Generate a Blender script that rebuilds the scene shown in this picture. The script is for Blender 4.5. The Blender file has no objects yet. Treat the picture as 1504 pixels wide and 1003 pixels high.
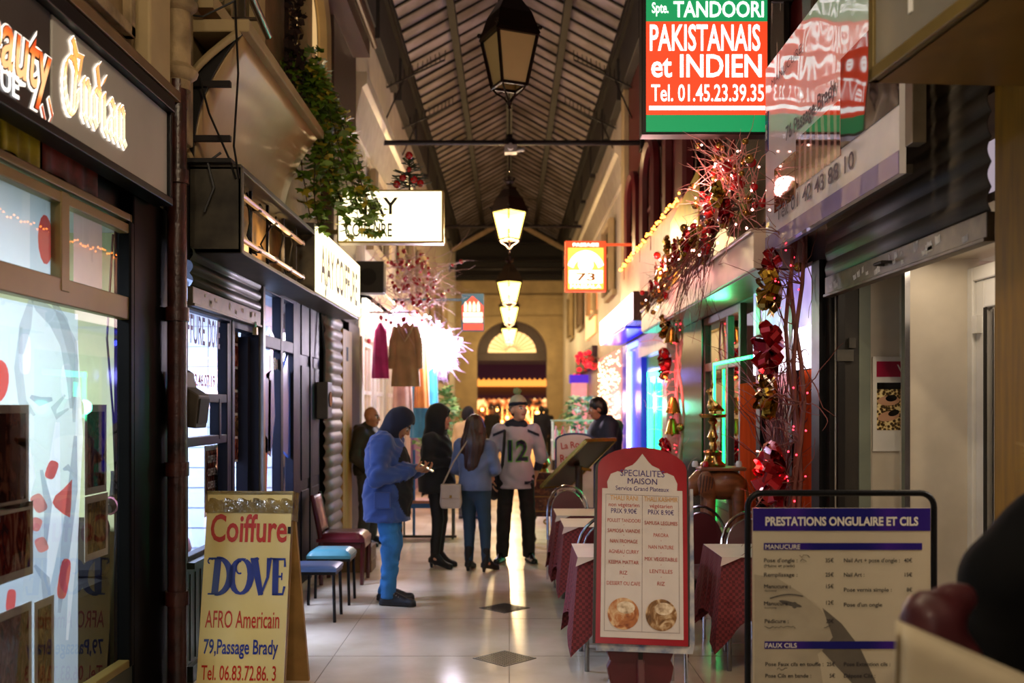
import bpy, math, random
import numpy as np
from mathutils import Vector, Matrix, Euler
from mathutils import noise as mnoise

# ------------------------------------------------------------------ camera, world, light, exposure
SC = bpy.context.scene
COL = SC.collection
F, CX, CY, EYE = 1462.2, 748.0, 598.0, 1.70          # focal length in px, vanishing point, eye height
cam_d = bpy.data.cameras.new('camera')
cam = bpy.data.objects.new('camera', cam_d); COL.objects.link(cam)
cam.location = (0, 0, EYE); cam.rotation_euler = (math.radians(90), 0, 0)
cam_d.sensor_width = 36; cam_d.lens = 35
cam_d.shift_x = (752 - CX) / 1504; cam_d.shift_y = (CY - 501.5) / 1504
cam_d.clip_start = 0.05; cam_d.clip_end = 200
cam_d.dof.use_dof = True; cam_d.dof.focus_distance = 6.0; cam_d.dof.aperture_fstop = 1.8
SC.camera = cam
SC.view_settings.view_transform = 'Standard'; SC.view_settings.look = 'None'
SC.view_settings.gamma = 1.0; SC.view_settings.use_curve_mapping = False
SC.view_settings.exposure = 1.3
SC.cycles.use_denoising = True
SC.cycles.max_bounces = 8; SC.cycles.diffuse_bounces = 3; SC.cycles.glossy_bounces = 4
SC.cycles.transparent_max_bounces = 12; SC.cycles.transmission_bounces = 6
SC.cycles.sample_clamp_indirect = 4.0; SC.cycles.sample_clamp_direct = 0
SC.cycles.caustics_reflective = False; SC.cycles.caustics_refractive = False
W = bpy.data.worlds.new('night'); SC.world = W; W.use_nodes = True
W.node_tree.nodes['Background'].inputs[0].default_value = (0.16, 0.13, 0.15, 1)
W.node_tree.nodes['Background'].inputs[1].default_value = 1.0

def point_light(name, loc, power, color, radius=0.1):
    d = bpy.data.lights.new(name, 'POINT'); d.energy = power; d.color = color; d.shadow_soft_size = radius
    o = bpy.data.objects.new(name, d); o.location = loc; COL.objects.link(o); return o
def area_light(name, loc, rot, sx, sy, power, color):
    d = bpy.data.lights.new(name, 'AREA'); d.shape = 'RECTANGLE'; d.size = sx; d.size_y = sy; d.energy = power; d.color = color
    o = bpy.data.objects.new(name, d); o.location = loc; o.rotation_euler = rot; COL.objects.link(o); return o

# ------------------------------------------------------------------ helpers
rnd = random.Random(11)
def U(a, b): return rnd.uniform(a, b)
def lin(c):
    if isinstance(c, str):
        c = c.lstrip('#'); c = [int(c[i:i+2], 16) / 255 for i in (0, 2, 4)]
        return tuple(x / 12.92 if x <= .04045 else ((x + .055) / 1.055) ** 2.4 for x in c)
    return tuple(c)
def onX(px, py, X):                                   # the point of the plane x = X that the photo shows at px, py
    y = F * X / (px - CX); return Vector((X, y, EYE + (CY - py) * y / F))
def onY(px, py, y):                                   # the point at depth y
    return Vector(((px - CX) * y / F, y, EYE + (CY - py) * y / F))
def onZ(px, py, z):
    y = F * (EYE - z) / (py - CY); return Vector(((px - CX) * y / F, y, z))

_M = {}
def mat(name, col='#888888', rough=.55, metal=0., emit=None, es=0., var=.12, scale=6., bump=0., bscale=40., coat=0., ior=1.5, trans=0.,
        dirt=None, stretch=None, spec=None, sheen=0.):
    """procedural material: base colour with noise variation, optional dirt colour, bump, emission"""
    if name in _M: return _M[name]
    m = bpy.data.materials.new(name); m.use_nodes = True; _M[name] = m
    nt = m.node_tree; N = nt.nodes; L = nt.links; b = N['Principled BSDF']
    c = lin(col)
    b.inputs['Roughness'].default_value = rough; b.inputs['Metallic'].default_value = metal
    b.inputs['IOR'].default_value = ior
    b.inputs['Coat Weight'].default_value = coat; b.inputs['Coat Roughness'].default_value = .06
    b.inputs['Transmission Weight'].default_value = trans
    if sheen: b.inputs['Sheen Weight'].default_value = sheen
    if spec is not None: b.inputs['Specular IOR Level'].default_value = spec
    b.inputs['Base Color'].default_value = (*c, 1)
    tc = None
    def coords():
        nonlocal tc
        if tc is None:
            tc = N.new('ShaderNodeTexCoord').outputs['Object']
            if stretch:
                mp = N.new('ShaderNodeMapping'); mp.inputs['Scale'].default_value = stretch; L.new(tc, mp.inputs[0]); tc = mp.outputs[0]
        return tc
    if var > 0:
        n = N.new('ShaderNodeTexNoise'); n.inputs['Scale'].default_value = scale; n.inputs['Detail'].default_value = 5
        L.new(coords(), n.inputs[0])
        r = N.new('ShaderNodeValToRGB'); r.color_ramp.elements[0].position = .3; r.color_ramp.elements[1].position = .7
        d = lin(dirt) if dirt else tuple(x * (1 - 2.2 * var) for x in c)
        r.color_ramp.elements[0].color = (*[max(0, x) for x in d], 1); r.color_ramp.elements[1].color = (*[min(1, x * (1 + .5 * var)) for x in c], 1)
        L.new(n.outputs[0], r.inputs[0]); L.new(r.outputs[0], b.inputs['Base Color'])
        ma = N.new('ShaderNodeMath'); ma.operation = 'MULTIPLY_ADD'; ma.inputs[1].default_value = .25 * rough; ma.inputs[2].default_value = rough * .87
        L.new(n.outputs[0], ma.inputs[0]); L.new(ma.outputs[0], b.inputs['Roughness'])
    if bump > 0:
        n = N.new('ShaderNodeTexNoise'); n.inputs['Scale'].default_value = bscale; n.inputs['Detail'].default_value = 3
        L.new(coords(), n.inputs[0])
        bp = N.new('ShaderNodeBump'); bp.inputs['Strength'].default_value = bump; bp.inputs['Distance'].default_value = .02
        L.new(n.outputs[0], bp.inputs['Height']); L.new(bp.outputs[0], b.inputs['Normal'])
    if emit is not None:
        b.inputs['Emission Color'].default_value = (*lin(emit), 1); b.inputs['Emission Strength'].default_value = es
    return m
def ramp_mat(name, stops, kind='NOISE', scale=4., rough=.5, detail=4., distort=0., vec=(1, 1, 1), es=0., bump=0., coat=0., metal=0., bands='X'):
    """procedural picture: a noise / wave / voronoi field through a colour ramp"""
    if name in _M: return _M[name]
    m = bpy.data.materials.new(name); m.use_nodes = True; _M[name] = m
    N = m.node_tree.nodes; L = m.node_tree.links; b = N['Principled BSDF']
    tc = N.new('ShaderNodeTexCoord'); mp = N.new('ShaderNodeMapping'); mp.inputs['Scale'].default_value = vec
    L.new(tc.outputs['Object'], mp.inputs[0])
    if kind == 'WAVE':
        t = N.new('ShaderNodeTexWave'); t.inputs['Distortion'].default_value = distort; t.inputs['Detail'].default_value = detail; t.bands_direction = bands; out = t.outputs['Fac']
    elif kind == 'VORONOI':
        t = N.new('ShaderNodeTexVoronoi'); out = t.outputs['Distance']
    elif kind == 'CHECK':
        t = N.new('ShaderNodeTexChecker'); out = t.outputs['Fac']
    elif kind == 'BRICK':
        t = N.new('ShaderNodeTexBrick'); out = t.outputs['Fac']
    else:
        t = N.new('ShaderNodeTexNoise'); t.inputs['Detail'].default_value = detail; t.inputs['Distortion'].default_value = distort; out = t.outputs[0]
    t.inputs['Scale'].default_value = scale
    L.new(mp.outputs[0], t.inputs[0])
    r = N.new('ShaderNodeValToRGB'); els = r.color_ramp.elements
    while len(els) < len(stops): els.new(.5)
    for e, (p, c) in zip(els, stops): e.position = p; e.color = (*lin(c), 1)
    L.new(out, r.inputs[0]); L.new(r.outputs[0], b.inputs['Base Color'])
    b.inputs['Roughness'].default_value = rough; b.inputs['Coat Weight'].default_value = coat; b.inputs['Metallic'].default_value = metal
    if es: L.new(r.outputs[0], b.inputs['Emission Color']); b.inputs['Emission Strength'].default_value = es
    if bump:
        bp = N.new('ShaderNodeBump'); bp.inputs['Strength'].default_value = bump; bp.inputs['Distance'].default_value = .01
        L.new(out, bp.inputs['Height']); L.new(bp.outputs[0], b.inputs['Normal'])
    return m
def glow(name, col, strength):                        # something that gives off light
    return mat(name, col, rough=.5, emit=col, es=strength, var=0)
def glass_mat(name, tint='#ffffff', refl=.5, rough=.0):
    """thin window glass: fresnel reflection over a clear pane"""
    if name in _M: return _M[name]
    m = bpy.data.materials.new(name); m.use_nodes = True; _M[name] = m
    N = m.node_tree.nodes; L = m.node_tree.links; N.remove(N['Principled BSDF'])
    tr = N.new('ShaderNodeBsdfTransparent'); tr.inputs[0].default_value = (*lin(tint), 1)
    gl = N.new('ShaderNodeBsdfGlossy'); gl.inputs['Roughness'].default_value = rough
    fr = N.new('ShaderNodeFresnel'); fr.inputs[0].default_value = 1.6
    mx = N.new('ShaderNodeMixShader'); L.new(fr.outputs[0], mx.inputs[0]); L.new(tr.outputs[0], mx.inputs[1]); L.new(gl.outputs[0], mx.inputs[2])
    L.new(mx.outputs[0], N['Material Output'].inputs[0]); return m
def veil_mat(name, col, clear=.4, es=0.):
    """translucent film or frosted pane: diffuse + translucent + some see-through (+ glow)"""
    if name in _M: return _M[name]
    m = bpy.data.materials.new(name); m.use_nodes = True; _M[name] = m
    N = m.node_tree.nodes; L = m.node_tree.links; N.remove(N['Principled BSDF'])
    tr = N.new('ShaderNodeBsdfTransparent')
    if es: a = N.new('ShaderNodeEmission'); a.inputs[0].default_value = (*lin(col), 1); a.inputs[1].default_value = es; ao = a.outputs[0]
    else:
        d = N.new('ShaderNodeBsdfDiffuse'); d.inputs[0].default_value = (*lin(col), 1); t = N.new('ShaderNodeBsdfTranslucent'); t.inputs[0].default_value = (*lin(col), 1)
        x = N.new('ShaderNodeMixShader'); x.inputs[0].default_value = .6; L.new(d.outputs[0], x.inputs[1]); L.new(t.outputs[0], x.inputs[2]); ao = x.outputs[0]
    mx = N.new('ShaderNodeMixShader'); mx.inputs[0].default_value = clear; L.new(ao, mx.inputs[1]); L.new(tr.outputs[0], mx.inputs[2])
    L.new(mx.outputs[0], N['Material Output'].inputs[0]); return m

def put(name, me, parent=None, loc=None, rz=0):
    o = bpy.data.objects.new(name, me); COL.objects.link(o)
    if parent is not None: o.parent = parent
    if loc is not None: o.location = loc
    if rz: o.rotation_euler = (0, 0, rz)
    return o
def tag(o, label, cat, group=None, kind=None):
    o['label'] = label; o['category'] = cat
    if group: o['group'] = group
    if kind: o['kind'] = kind
    return o
def thing(name, label, cat, loc=(0, 0, 0), rz=0, group=None):
    return tag(put(name, None, None, loc, rz), label, cat, group)
def part_label(o, s): o['label'] = s; return o
def dup(root, loc, rz=None, label=None, group=None):
    r = root.copy(); COL.objects.link(r); r.location = loc
    if rz is not None: r.rotation_euler = (0, 0, rz)
    if label: r['label'] = label
    if group: r['group'] = group
    for ch in list(root.children):
        c = ch.copy(); COL.objects.link(c); c.parent = r
        for g in list(ch.children):
            d = g.copy(); COL.objects.link(d); d.parent = c
    return r

class MB:
    """mesh builder: collects shapes and links them as ONE mesh object"""
    def __init__(s, m=None): s.v = []; s.f = []; s.mi = []; s.mats = []; s.cur = 0; m and s.use(m)
    def use(s, m):
        if m not in s.mats: s.mats.append(m)
        s.cur = s.mats.index(m); return s
    def add(s, vs, fs):
        o = len(s.v); s.v += [tuple(v) for v in vs]; s.f += [tuple(i + o for i in f) for f in fs]; s.mi += [s.cur] * len(fs); return s
    def poly(s, pts): return s.add(pts, [range(len(pts))])
    def box(s, x0, x1, y0, y1, z0, z1, T=None):
        x0, x1 = min(x0, x1), max(x0, x1); y0, y1 = min(y0, y1), max(y0, y1); z0, z1 = min(z0, z1), max(z0, z1)
        v = [(x, y, z) for z in (z0, z1) for y in (y0, y1) for x in (x0, x1)]
        if T is not None: v = [T @ Vector(p) for p in v]
        return s.add(v, [(0, 2, 3, 1), (4, 5, 7, 6), (0, 1, 5, 4), (2, 6, 7, 3), (0, 4, 6, 2), (1, 3, 7, 5)])
    def bar(s, p, q, w, h=None, up=(0, 0, 1)):
        p = Vector(p); q = Vector(q); h = h or w; d = (q - p); n = d.length; d.normalize(); u = Vector(up)
        if abs(d.dot(u)) > .98: u = Vector((0, 1, 0))
        a = d.cross(u).normalized(); b = a.cross(d)
        T = Matrix((( a.x, d.x, b.x, p.x), (a.y, d.y, b.y, p.y), (a.z, d.z, b.z, p.z), (0, 0, 0, 1)))
        return s.box(-w/2, w/2, 0, n, -h/2, h/2, T)
    def tube(s, pts, r, n=8, cap=True, flat=None):
        pts = [Vector(p) for p in pts]; k = len(pts); rs = r if isinstance(r, (list, tuple)) else [r] * k
        vs = []; prev = None
        for i, p in enumerate(pts):
            t = (pts[min(i+1, k-1)] - pts[max(i-1, 0)])
            if t.length < 1e-9: t = Vector((0, 0, 1))
            t.normalize()
            if prev is None:
                a = t.orthogonal().normalized()
                if abs(t.z) > .9: a = (Vector((1, 0, 0)) - t * t.x).normalized()
            else:
                a = prev - t * prev.dot(t)
                a = a.normalized() if a.length > 1e-6 else t.orthogonal().normalized()
            prev = a; b = t.cross(a)
            for j in range(n):
                an = 2 * math.pi * j / n
                vs.append(p + a * (math.cos(an) * rs[i]) + b * (math.sin(an) * rs[i] * (flat or 1)))
        fs = [(i*n+j, i*n+(j+1) % n, (i+1)*n+(j+1) % n, (i+1)*n+j) for i in range(k-1) for j in range(n)]
        if cap: fs += [tuple(range(n-1, -1, -1)), tuple((k-1)*n + j for j in range(n))]
        return s.add(vs, fs)
    def cyl(s, p, q, r, n=12, r2=None): return s.tube([p, q], [r, r if r2 is None else r2], n)
    def prism(s, pts, y0, y1, T=None):
        """outline in x,z extruded along y"""
        n = len(pts); v = [(p[0], y0, p[1]) for p in pts] + [(p[0], y1, p[1]) for p in pts]
        if T is not None: v = [T @ Vector(p) for p in v]
        return s.add(v, [tuple(range(n)), tuple(range(2*n-1, n-1, -1))] + [(i, i+n, (i+1) % n + n, (i+1) % n) for i in range(n)])
    def lathe(s, prof, c=(0, 0, 0), n=16, T=None):
        c = Vector(c); v = [Vector((r*math.cos(2*math.pi*j/n), r*math.sin(2*math.pi*j/n), z)) for r, z in prof for j in range(n)]
        v = [(T @ p if T is not None else p) + c for p in v]; k = len(prof)
        return s.add(v, [(i*n+j, i*n+(j+1) % n, (i+1)*n+(j+1) % n, (i+1)*n+j) for i in range(k-1) for j in range(n)]
                     + [tuple(range(n-1, -1, -1)), tuple((k-1)*n+j for j in range(n))])
    def ball(s, c, r, n=10, sc=(1, 1, 1), T=None):
        m = max(4, n // 2 + 1)
        v = []
        for i in range(m + 1):
            th = math.pi * i / m
            for j in range(n):
                ph = 2*math.pi*j/n
                p = Vector((r*sc[0]*math.sin(th)*math.cos(ph), r*sc[1]*math.sin(th)*math.sin(ph), r*sc[2]*math.cos(th)))
                v.append((T @ p if T is not None else p) + Vector(c))
        return s.add(v, [(i*n+j, (i+1)*n+j, (i+1)*n+(j+1) % n, i*n+(j+1) % n) for i in range(m) for j in range(n)])
    def grid(s, fn, nu, nv):
        v = [fn(i / nu, j / nv) for j in range(nv + 1) for i in range(nu + 1)]
        return s.add(v, [(j*(nu+1)+i, j*(nu+1)+i+1, (j+1)*(nu+1)+i+1, (j+1)*(nu+1)+i) for j in range(nv) for i in range(nu)])
    def mesh(s, name, smooth=None):
        me = bpy.data.meshes.new(name); me.from_pydata(s.v, [], s.f)
        for m in s.mats: me.materials.append(m)
        if len(s.mats) > 1: me.polygons.foreach_set('material_index', s.mi)
        if smooth:
            me.polygons.foreach_set('use_smooth', [True] * len(me.polygons)); me.set_sharp_from_angle(angle=math.radians(smooth))
        me.validate(); me.update(); return me
    def build(s, name, parent=None, smooth=None, bevel=0, loc=None, rz=0, solid=0):
        o = put(name, s.mesh(name, smooth), parent, loc, rz)
        if solid:
            b = o.modifiers.new('thick', 'SOLIDIFY'); b.thickness = solid; b.offset = 0
        if bevel:
            b = o.modifiers.new('edge', 'BEVEL'); b.width = bevel; b.segments = 2; b.limit_method = 'ANGLE'; b.angle_limit = math.radians(50)
        return o
def struct(name, mb, **k):
    o = mb.build(name, **k)
    if o.parent is None: o['kind'] = 'structure'
    return o

# lettering -------------------------------------------------------------------------------------------------
_T = {}
def text_geo(body, bold=0., shear=0., space=1., ext=.01, caps=False):
    key = (body, bold, shear, space, ext)
    if key in _T: return _T[key]
    if bold and 'M' in body:                          # the outline offset fills a capital M: thicken with shifted copies instead
        v, f = text_geo(body, 0., shear, space, ext); V = []; Fs = []
        for i, (a, c) in enumerate(((0, 0), (1, 0), (-1, 0), (0, 1), (0, -1))):
            V.append(v + np.array([a*bold, c*bold, i*.0003])); Fs += [tuple(q + i*len(v) for q in p) for p in f]
        _T[key] = (np.concatenate(V), Fs); return _T[key]
    cu = bpy.data.curves.new('lettering', 'FONT'); cu.body = body; cu.size = 1; cu.offset = bold; cu.shear = shear; cu.space_character = space
    cu.extrude = 0; cu.resolution_u = 3; cu.fill_mode = 'FRONT'
    ob = bpy.data.objects.new('lettering', cu)
    me = bpy.data.meshes.new_from_object(ob)
    v = np.empty(len(me.vertices) * 3); me.vertices.foreach_get('co', v); v = v.reshape(-1, 3)
    f = [tuple(p.vertices) for p in me.polygons]
    bpy.data.objects.remove(ob); bpy.data.meshes.remove(me); bpy.data.curves.remove(cu)
    _T[key] = (v, f); return _T[key]
def text_into(mb, body, x, z, w=None, h=None, y=0., align='c', bold=0., shear=0., space=1., arc=0., roll=0., T=None):
    """flat lettering in the x,z plane facing -y, fitted to width w / cap height h, at baseline z"""
    v, f = text_geo(body, bold, shear, space)
    lo = v.min(0); hi = v.max(0)
    capv, _ = text_geo('H', bold); ch = capv[:, 1].max()
    sz = (h / ch) if h else None; sx = w / (hi[0] - lo[0]) if w else sz
    if sz is None: sz = sx
    X = (v[:, 0] - lo[0]) * sx; wd = (hi[0] - lo[0]) * sx; Z = v[:, 1] * sz
    X = X - (wd / 2 if align == 'c' else wd if align == 'r' else 0)
    if arc:
        a = X / arc; Rr = arc + Z; X = np.sin(a) * Rr; Z = np.cos(a) * Rr - arc
    if roll:
        X, Z = X * math.cos(roll) - Z * math.sin(roll), X * math.sin(roll) + Z * math.cos(roll)
    vs = [Vector((x + a, y - d, z + b)) for a, b, d in zip(X, Z, v[:, 2])]
    if T is not None: vs = [T @ p for p in vs]
    mb.add(vs, f); return mb
def letters(parent, m, lines, name='lettering'):
    """lines: tuples of kwargs dicts for text_into; all in one colour"""
    mb = MB(m)
    for L in lines: text_into(mb, **L)
    return mb.build(name, parent)
# ------------------------------------------------------------------ smooth bodies: distance field -> one continuous surface
class Body:
    def __init__(s, lo, hi, h):
        s.lo = np.array(lo, float); s.h = h; s.n = np.ceil((np.array(hi, float) - s.lo) / h).astype(int) + 1
        s.D = np.full(s.n, 1.0, np.float32); s.R = np.full(s.n, 1.0, np.float32); s.I = np.zeros(s.n, np.int16); s.mats = []; s.cur = 0
    def use(s, m):
        if m not in s.mats: s.mats.append(m)
        s.cur = s.mats.index(m); return s
    def _win(s, lo, hi):
        a = np.clip(np.floor((np.minimum(lo, hi) - s.lo) / s.h).astype(int), 0, s.n - 1); b = np.clip(np.ceil((np.maximum(lo, hi) - s.lo) / s.h).astype(int) + 1, 1, s.n)
        sl = tuple(slice(a[i], max(b[i], a[i]+1)) for i in range(3))
        g = np.meshgrid(*[s.lo[i] + s.h * np.arange(sl[i].start, sl[i].stop) for i in range(3)], indexing='ij'); return sl, np.stack(g, -1)
    def _mix(s, sl, d, k, sub=False):
        d = d.astype(np.float32)
        if sub:
            A = s.D[sl]; hh = np.clip(.5 - .5*(A + d)/k, 0, 1); s.D[sl] = A*(1-hh) - d*hh + k*hh*(1-hh); return
        A = s.D[sl]; hh = np.clip(.5 + .5*(A - d)/k, 0, 1); s.D[sl] = A*(1-hh) + d*hh - k*hh*(1-hh)
        R = s.R[sl]; w = d < R; I = s.I[sl]; I[w] = s.cur; s.I[sl] = I; s.R[sl] = np.minimum(R, d)
    def cap(s, a, b, ra, rb=None, k=.02, sub=False, flat=None):
        """tapered limb from a to b; flat = (direction, factor) squeezes it along a direction"""
        rb = ra if rb is None else rb; a = np.array(a, float); b = np.array(b, float); m = max(ra, rb)*(1.6 if flat else 1.05) + k + .03
        sl, P = s._win(np.minimum(a, b) - m, np.maximum(a, b) + m)
        if flat:
            f = np.array(flat[0], float); f /= np.linalg.norm(f); q = (1/flat[1] - 1)
            P = P + ((P - a) @ f)[..., None]*f*q; b = b + ((b - a) @ f)*f*q
        ab = b - a; t = np.clip(((P - a) @ ab) / max(ab @ ab, 1e-9), 0, 1)
        d = np.linalg.norm(P - a - t[..., None]*ab, axis=-1) - (ra + (rb - ra)*t)
        if flat: d = d*min(1, flat[1])
        s._mix(sl, d, k, sub); return s
    def ell(s, c, r, k=.02, rot=None, sub=False):
        c = np.array(c, float); r = np.array(r, float); m = r.max() + k + .03
        sl, P = s._win(c - m, c + m); P = P - c
        if rot is not None: P = P @ np.array(rot.to_3x3() if hasattr(rot, 'to_3x3') else rot)
        k0 = np.linalg.norm(P / r, axis=-1); k1 = np.linalg.norm(P / (r*r), axis=-1) + 1e-9
        s._mix(sl, k0*(k0 - 1)/k1, k, sub); return s
    def cut(s, p, n):
        """keep the side the normal points away from"""
        n = np.array(n, float); n /= np.linalg.norm(n)
        g = np.meshgrid(*[s.lo[i] + s.h*np.arange(s.n[i]) for i in range(3)], indexing='ij')
        s.D = np.maximum(s.D, (((g[0]-p[0])*n[0] + (g[1]-p[1])*n[1] + (g[2]-p[2])*n[2])).astype(np.float32)); return s
    def folds(s, amp, freq, seed=0., axis=(1, 1, .35)):
        g = [s.lo[i] + s.h*np.arange(s.n[i]) for i in range(3)]; X, Y, Z = np.meshgrid(*g, indexing='ij')
        f = np.sin(freq*(X*axis[0] + .6*Z*axis[2]) + 2.1*np.sin(freq*.45*(Y + Z*axis[2]) + seed)) * np.sin(freq*.8*(Y*axis[1] - .5*Z*axis[2]) + 1.7*np.sin(freq*.5*X + seed*2))
        s.D = s.D + (amp*f).astype(np.float32); return s
    def mesh(s, name, smooth=True):
        D = s.D; D[0], D[-1], D[:, 0], D[:, -1], D[:, :, 0], D[:, :, -1] = 1, 1, 1, 1, 1, 1
        N = D < 0; n = np.array(D.shape) - 1
        cor = [(i, j, k) for i in (0, 1) for j in (0, 1) for k in (0, 1)]
        sub = lambda A, c: A[c[0]:c[0]+n[0], c[1]:c[1]+n[1], c[2]:c[2]+n[2]]
        cnt = sum(sub(N, c).astype(np.int8) for c in cor); act = (cnt > 0) & (cnt < 8)
        idx = np.full(act.shape, -1, np.int64); ii = np.argwhere(act); idx[act] = np.arange(len(ii))
        acc = np.zeros((len(ii), 3)); w = np.zeros(len(ii))
        val = {c: D[ii[:, 0]+c[0], ii[:, 1]+c[1], ii[:, 2]+c[2]] for c in cor}
        for c in cor:
            for ax in range(3):
                if c[ax]: continue
                e = list(c); e[ax] = 1; e = tuple(e); a, b = val[c], val[e]; x = (a < 0) != (b < 0)
                t = np.where(x, a / np.where(a == b, 1, a - b), 0)
                p = np.tile(np.array(c, float), (len(ii), 1)); p[:, ax] = t; acc[x] += p[x]; w[x] += 1
        V = (ii + acc / np.maximum(w, 1)[:, None]) * s.h + s.lo
        Fs = []
        for ax in range(3):
            o = [0, 0, 0]; o[ax] = 1; u, v = [(1, 2), (2, 0), (0, 1)][ax]
            A = N[:-1, :-1, :-1]; B = N[o[0]:o[0]+n[0], o[1]:o[1]+n[1], o[2]:o[2]+n[2]]
            e = np.argwhere(A != B); e = e[(e[:, u] > 0) & (e[:, v] > 0)]
            q = []
            for du, dv in ((0, 0), (1, 0), (1, 1), (0, 1)):
                f = e.copy(); f[:, u] -= du; f[:, v] -= dv; q.append(idx[f[:, 0], f[:, 1], f[:, 2]])
            q = np.stack(q, 1); ins = A[e[:, 0], e[:, 1], e[:, 2]]; q[~ins] = q[~ins][:, ::-1]; Fs.append(q)
        Fq = np.concatenate(Fs); Fq = Fq[(Fq >= 0).all(1)]
        me = bpy.data.meshes.new(name); me.from_pydata(V.tolist(), [], Fq.tolist())
        for m in s.mats: me.materials.append(m)
        if len(s.mats) > 1:
            c = ii[Fq[:, 0]]; me.polygons.foreach_set('material_index', s.I[c[:, 0], c[:, 1], c[:, 2]].astype(np.int32))
        if smooth: me.polygons.foreach_set('use_smooth', [True]*len(me.polygons))
        me.update(); return me
    def build(s, name, parent=None, loc=None, rz=0, soft=0):
        o = put(name, s.mesh(name), parent, loc, rz)
        if soft: m = o.modifiers.new('soft', 'SMOOTH'); m.factor = .5; m.iterations = soft
        return o
# ------------------------------------------------------------------ the passage itself
XL, XR, YE, YB = -2.0, 2.0, 37.0, -7.0
m_floor = mat('polished floor', '#e6dac4', rough=.20, var=.08, scale=1.3, dirt='#c2b296', bump=.03, bscale=9)
m_grout = mat('floor joint', '#8d8068', rough=.6)
m_plaster = mat('old cream plaster', '#8f7750', rough=.75, var=.16, scale=2.2, dirt='#54432a', bump=.3, bscale=14)
m_plaster2 = mat('white painted wall', '#c9bfae', rough=.55, var=.1, scale=2.5, bump=.15, bscale=10)
m_stone = mat('pale stone', '#b09a70', rough=.7, var=.12, scale=2)
m_wooddk = mat('dark brown wood', '#3a2416', rough=.5, var=.2, scale=3, stretch=(6, 6, 1), bump=.2)
m_maroon = mat('maroon painted wood', '#5a1418', rough=.35, var=.12, scale=3)
m_black = mat('black painted frame', '#09090b', rough=.4, var=.1, spec=.2)
m_navy = mat('blue black painted frame', '#090b1a', rough=.5, var=.15, spec=.2)
m_iron = mat('dark iron', '#1c1512', rough=.5, metal=.4, var=.15)
m_bronze = mat('bronze anodised frame', '#6e5c2c', rough=.4, metal=.3, var=.1, scale=5)
m_roofglass = ramp_mat('wired roof glass', [(.3, '#6a5f58'), (.5, '#8e8484'), (.72, '#b4acb6')], scale=1.1, rough=.22, detail=6)
m_dark = mat('dark wall and shade', '#15110f', rough=.7, var=.1)  # plain dark tone, also used for painted shade behind the hood rim
m_chrome = mat('chrome', '#c9c9cc', rough=.18, metal=1., var=.05)
m_grey = mat('grey weathered paint', '#5d574c', rough=.55, var=.2, scale=5, dirt='#2e2a22')
m_white = mat('white paint', '#d9d6cf', rough=.4, var=.05)
m_cable = mat('black cable', '#0b0a09', rough=.5, var=0)

# floor
fb = MB(m_floor); fb.box(-5.2, 5.2, YB, YE + 14, -.2, 0)
struct('floor', fb)
gb = MB(m_grout)
for i in range(1, 40): gb.box(XL, XR, -4 + i*1.2, -4 + i*1.2 + .006, 0, .0008)
for x in (-1.2, 0, 1.2): gb.box(x-.003, x+.003, YB, YE, 0, .0008)
g_o = struct('floor_joint', gb)

# upper facades (solid above the shopfronts), pierced arched windows built further on
wl = MB(m_plaster); wl.box(XL-.35, XL, YB, 12.4, 3.3, 7.95); struct('wall_left', wl)
wl2 = MB(m_plaster2); wl2.box(XL-.35, XL, 12.4, YE, 3.1, 7.95); struct('wall_left.001', wl2)
wl3 = MB(m_plaster2); wl3.box(XL-.35, XL, 19.8, YE, 0, 3.1); struct('wall_left.002', wl3)
wr = MB(m_maroon); wr.box(XR, XR+.35, 6.2, 17, 3.0, 7.95); struct('wall_right', wr)
wr1 = MB(m_plaster); wr1.box(XR, XR+.35, YB, 6.2, 3.0, 7.95); struct('wall_right.001', wr1)
wr2 = MB(m_plaster2); wr2.box(XR, XR+.35, 17, YE, 0, 7.95); struct('wall_right.002', wr2)
# plain fronts behind the camera
for sx, nm in ((-1, 'wall_left.003'), (1, 'wall_right.003')):
    b = MB(m_dark); b.box(sx*2.0, sx*2.35, YB, 2.0, 0, 3.3); struct(nm, b)

# glazed roof: two slopes of wired glass between glazing bars, eave beams, purlins and a ridge
def roof_z(x): return 7.9 + .55 * (1.85 - abs(x))
for sx, nm in ((-1, 'ceiling'), (1, 'ceiling.001')):
    b = MB(m_roofglass)
    b.add([(sx*1.85, YB, 7.9), (sx*1.85, YE, 7.9), (0, YE, roof_z(0)), (0, YB, roof_z(0)),
           (sx*1.85, YB, 7.94), (sx*1.85, YE, 7.94), (0, YE, roof_z(0)+.04), (0, YB, roof_z(0)+.04)],
          [(0, 1, 2, 3), (4, 7, 6, 5), (0, 4, 5, 1), (2, 6, 7, 3), (0, 3, 7, 4), (1, 5, 6, 2)])
    r = struct(nm, b)
    b = MB(m_iron); k = 0; y = 4.0
    while y < YE:
        wdt = .05 if k % 5 == 0 else .03
        b.bar((sx*1.85, y, 7.88), (sx*.02, y, roof_z(0)-.02), wdt, .05, up=(0, 1, 0)); y += .5; k += 1
    b.build('glazing_bars', r)
n_tr = 1
def trim(mb, **k):
    global n_tr
    o = struct('trim_%d' % n_tr, mb, **k); n_tr += 1; return o
for sx in (-1, 1):
    b = MB(m_iron); b.box(sx*.90, sx*1.02, YB, YE, roof_z(.96)-.16, roof_z(.96)-.02); trim(b)          # purlin
    b = MB(m_iron); b.box(sx*1.80, sx*2.05, YB, YE, 7.72, 7.96); b.box(sx*1.78, sx*1.84, YB, YE, 7.80, 7.98); trim(b)   # eave beam
    for i in range(9):                                                                                # grey apron plates hung below the eave
        y0 = 8.5 + i*2.9
        b = MB(mat('grey eave plate', '#2b2723', rough=.6, var=.15)); b.box(sx*1.86, sx*2.0, y0, y0+2.5, 7.0, 7.72); trim(b, bevel=.01)
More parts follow.
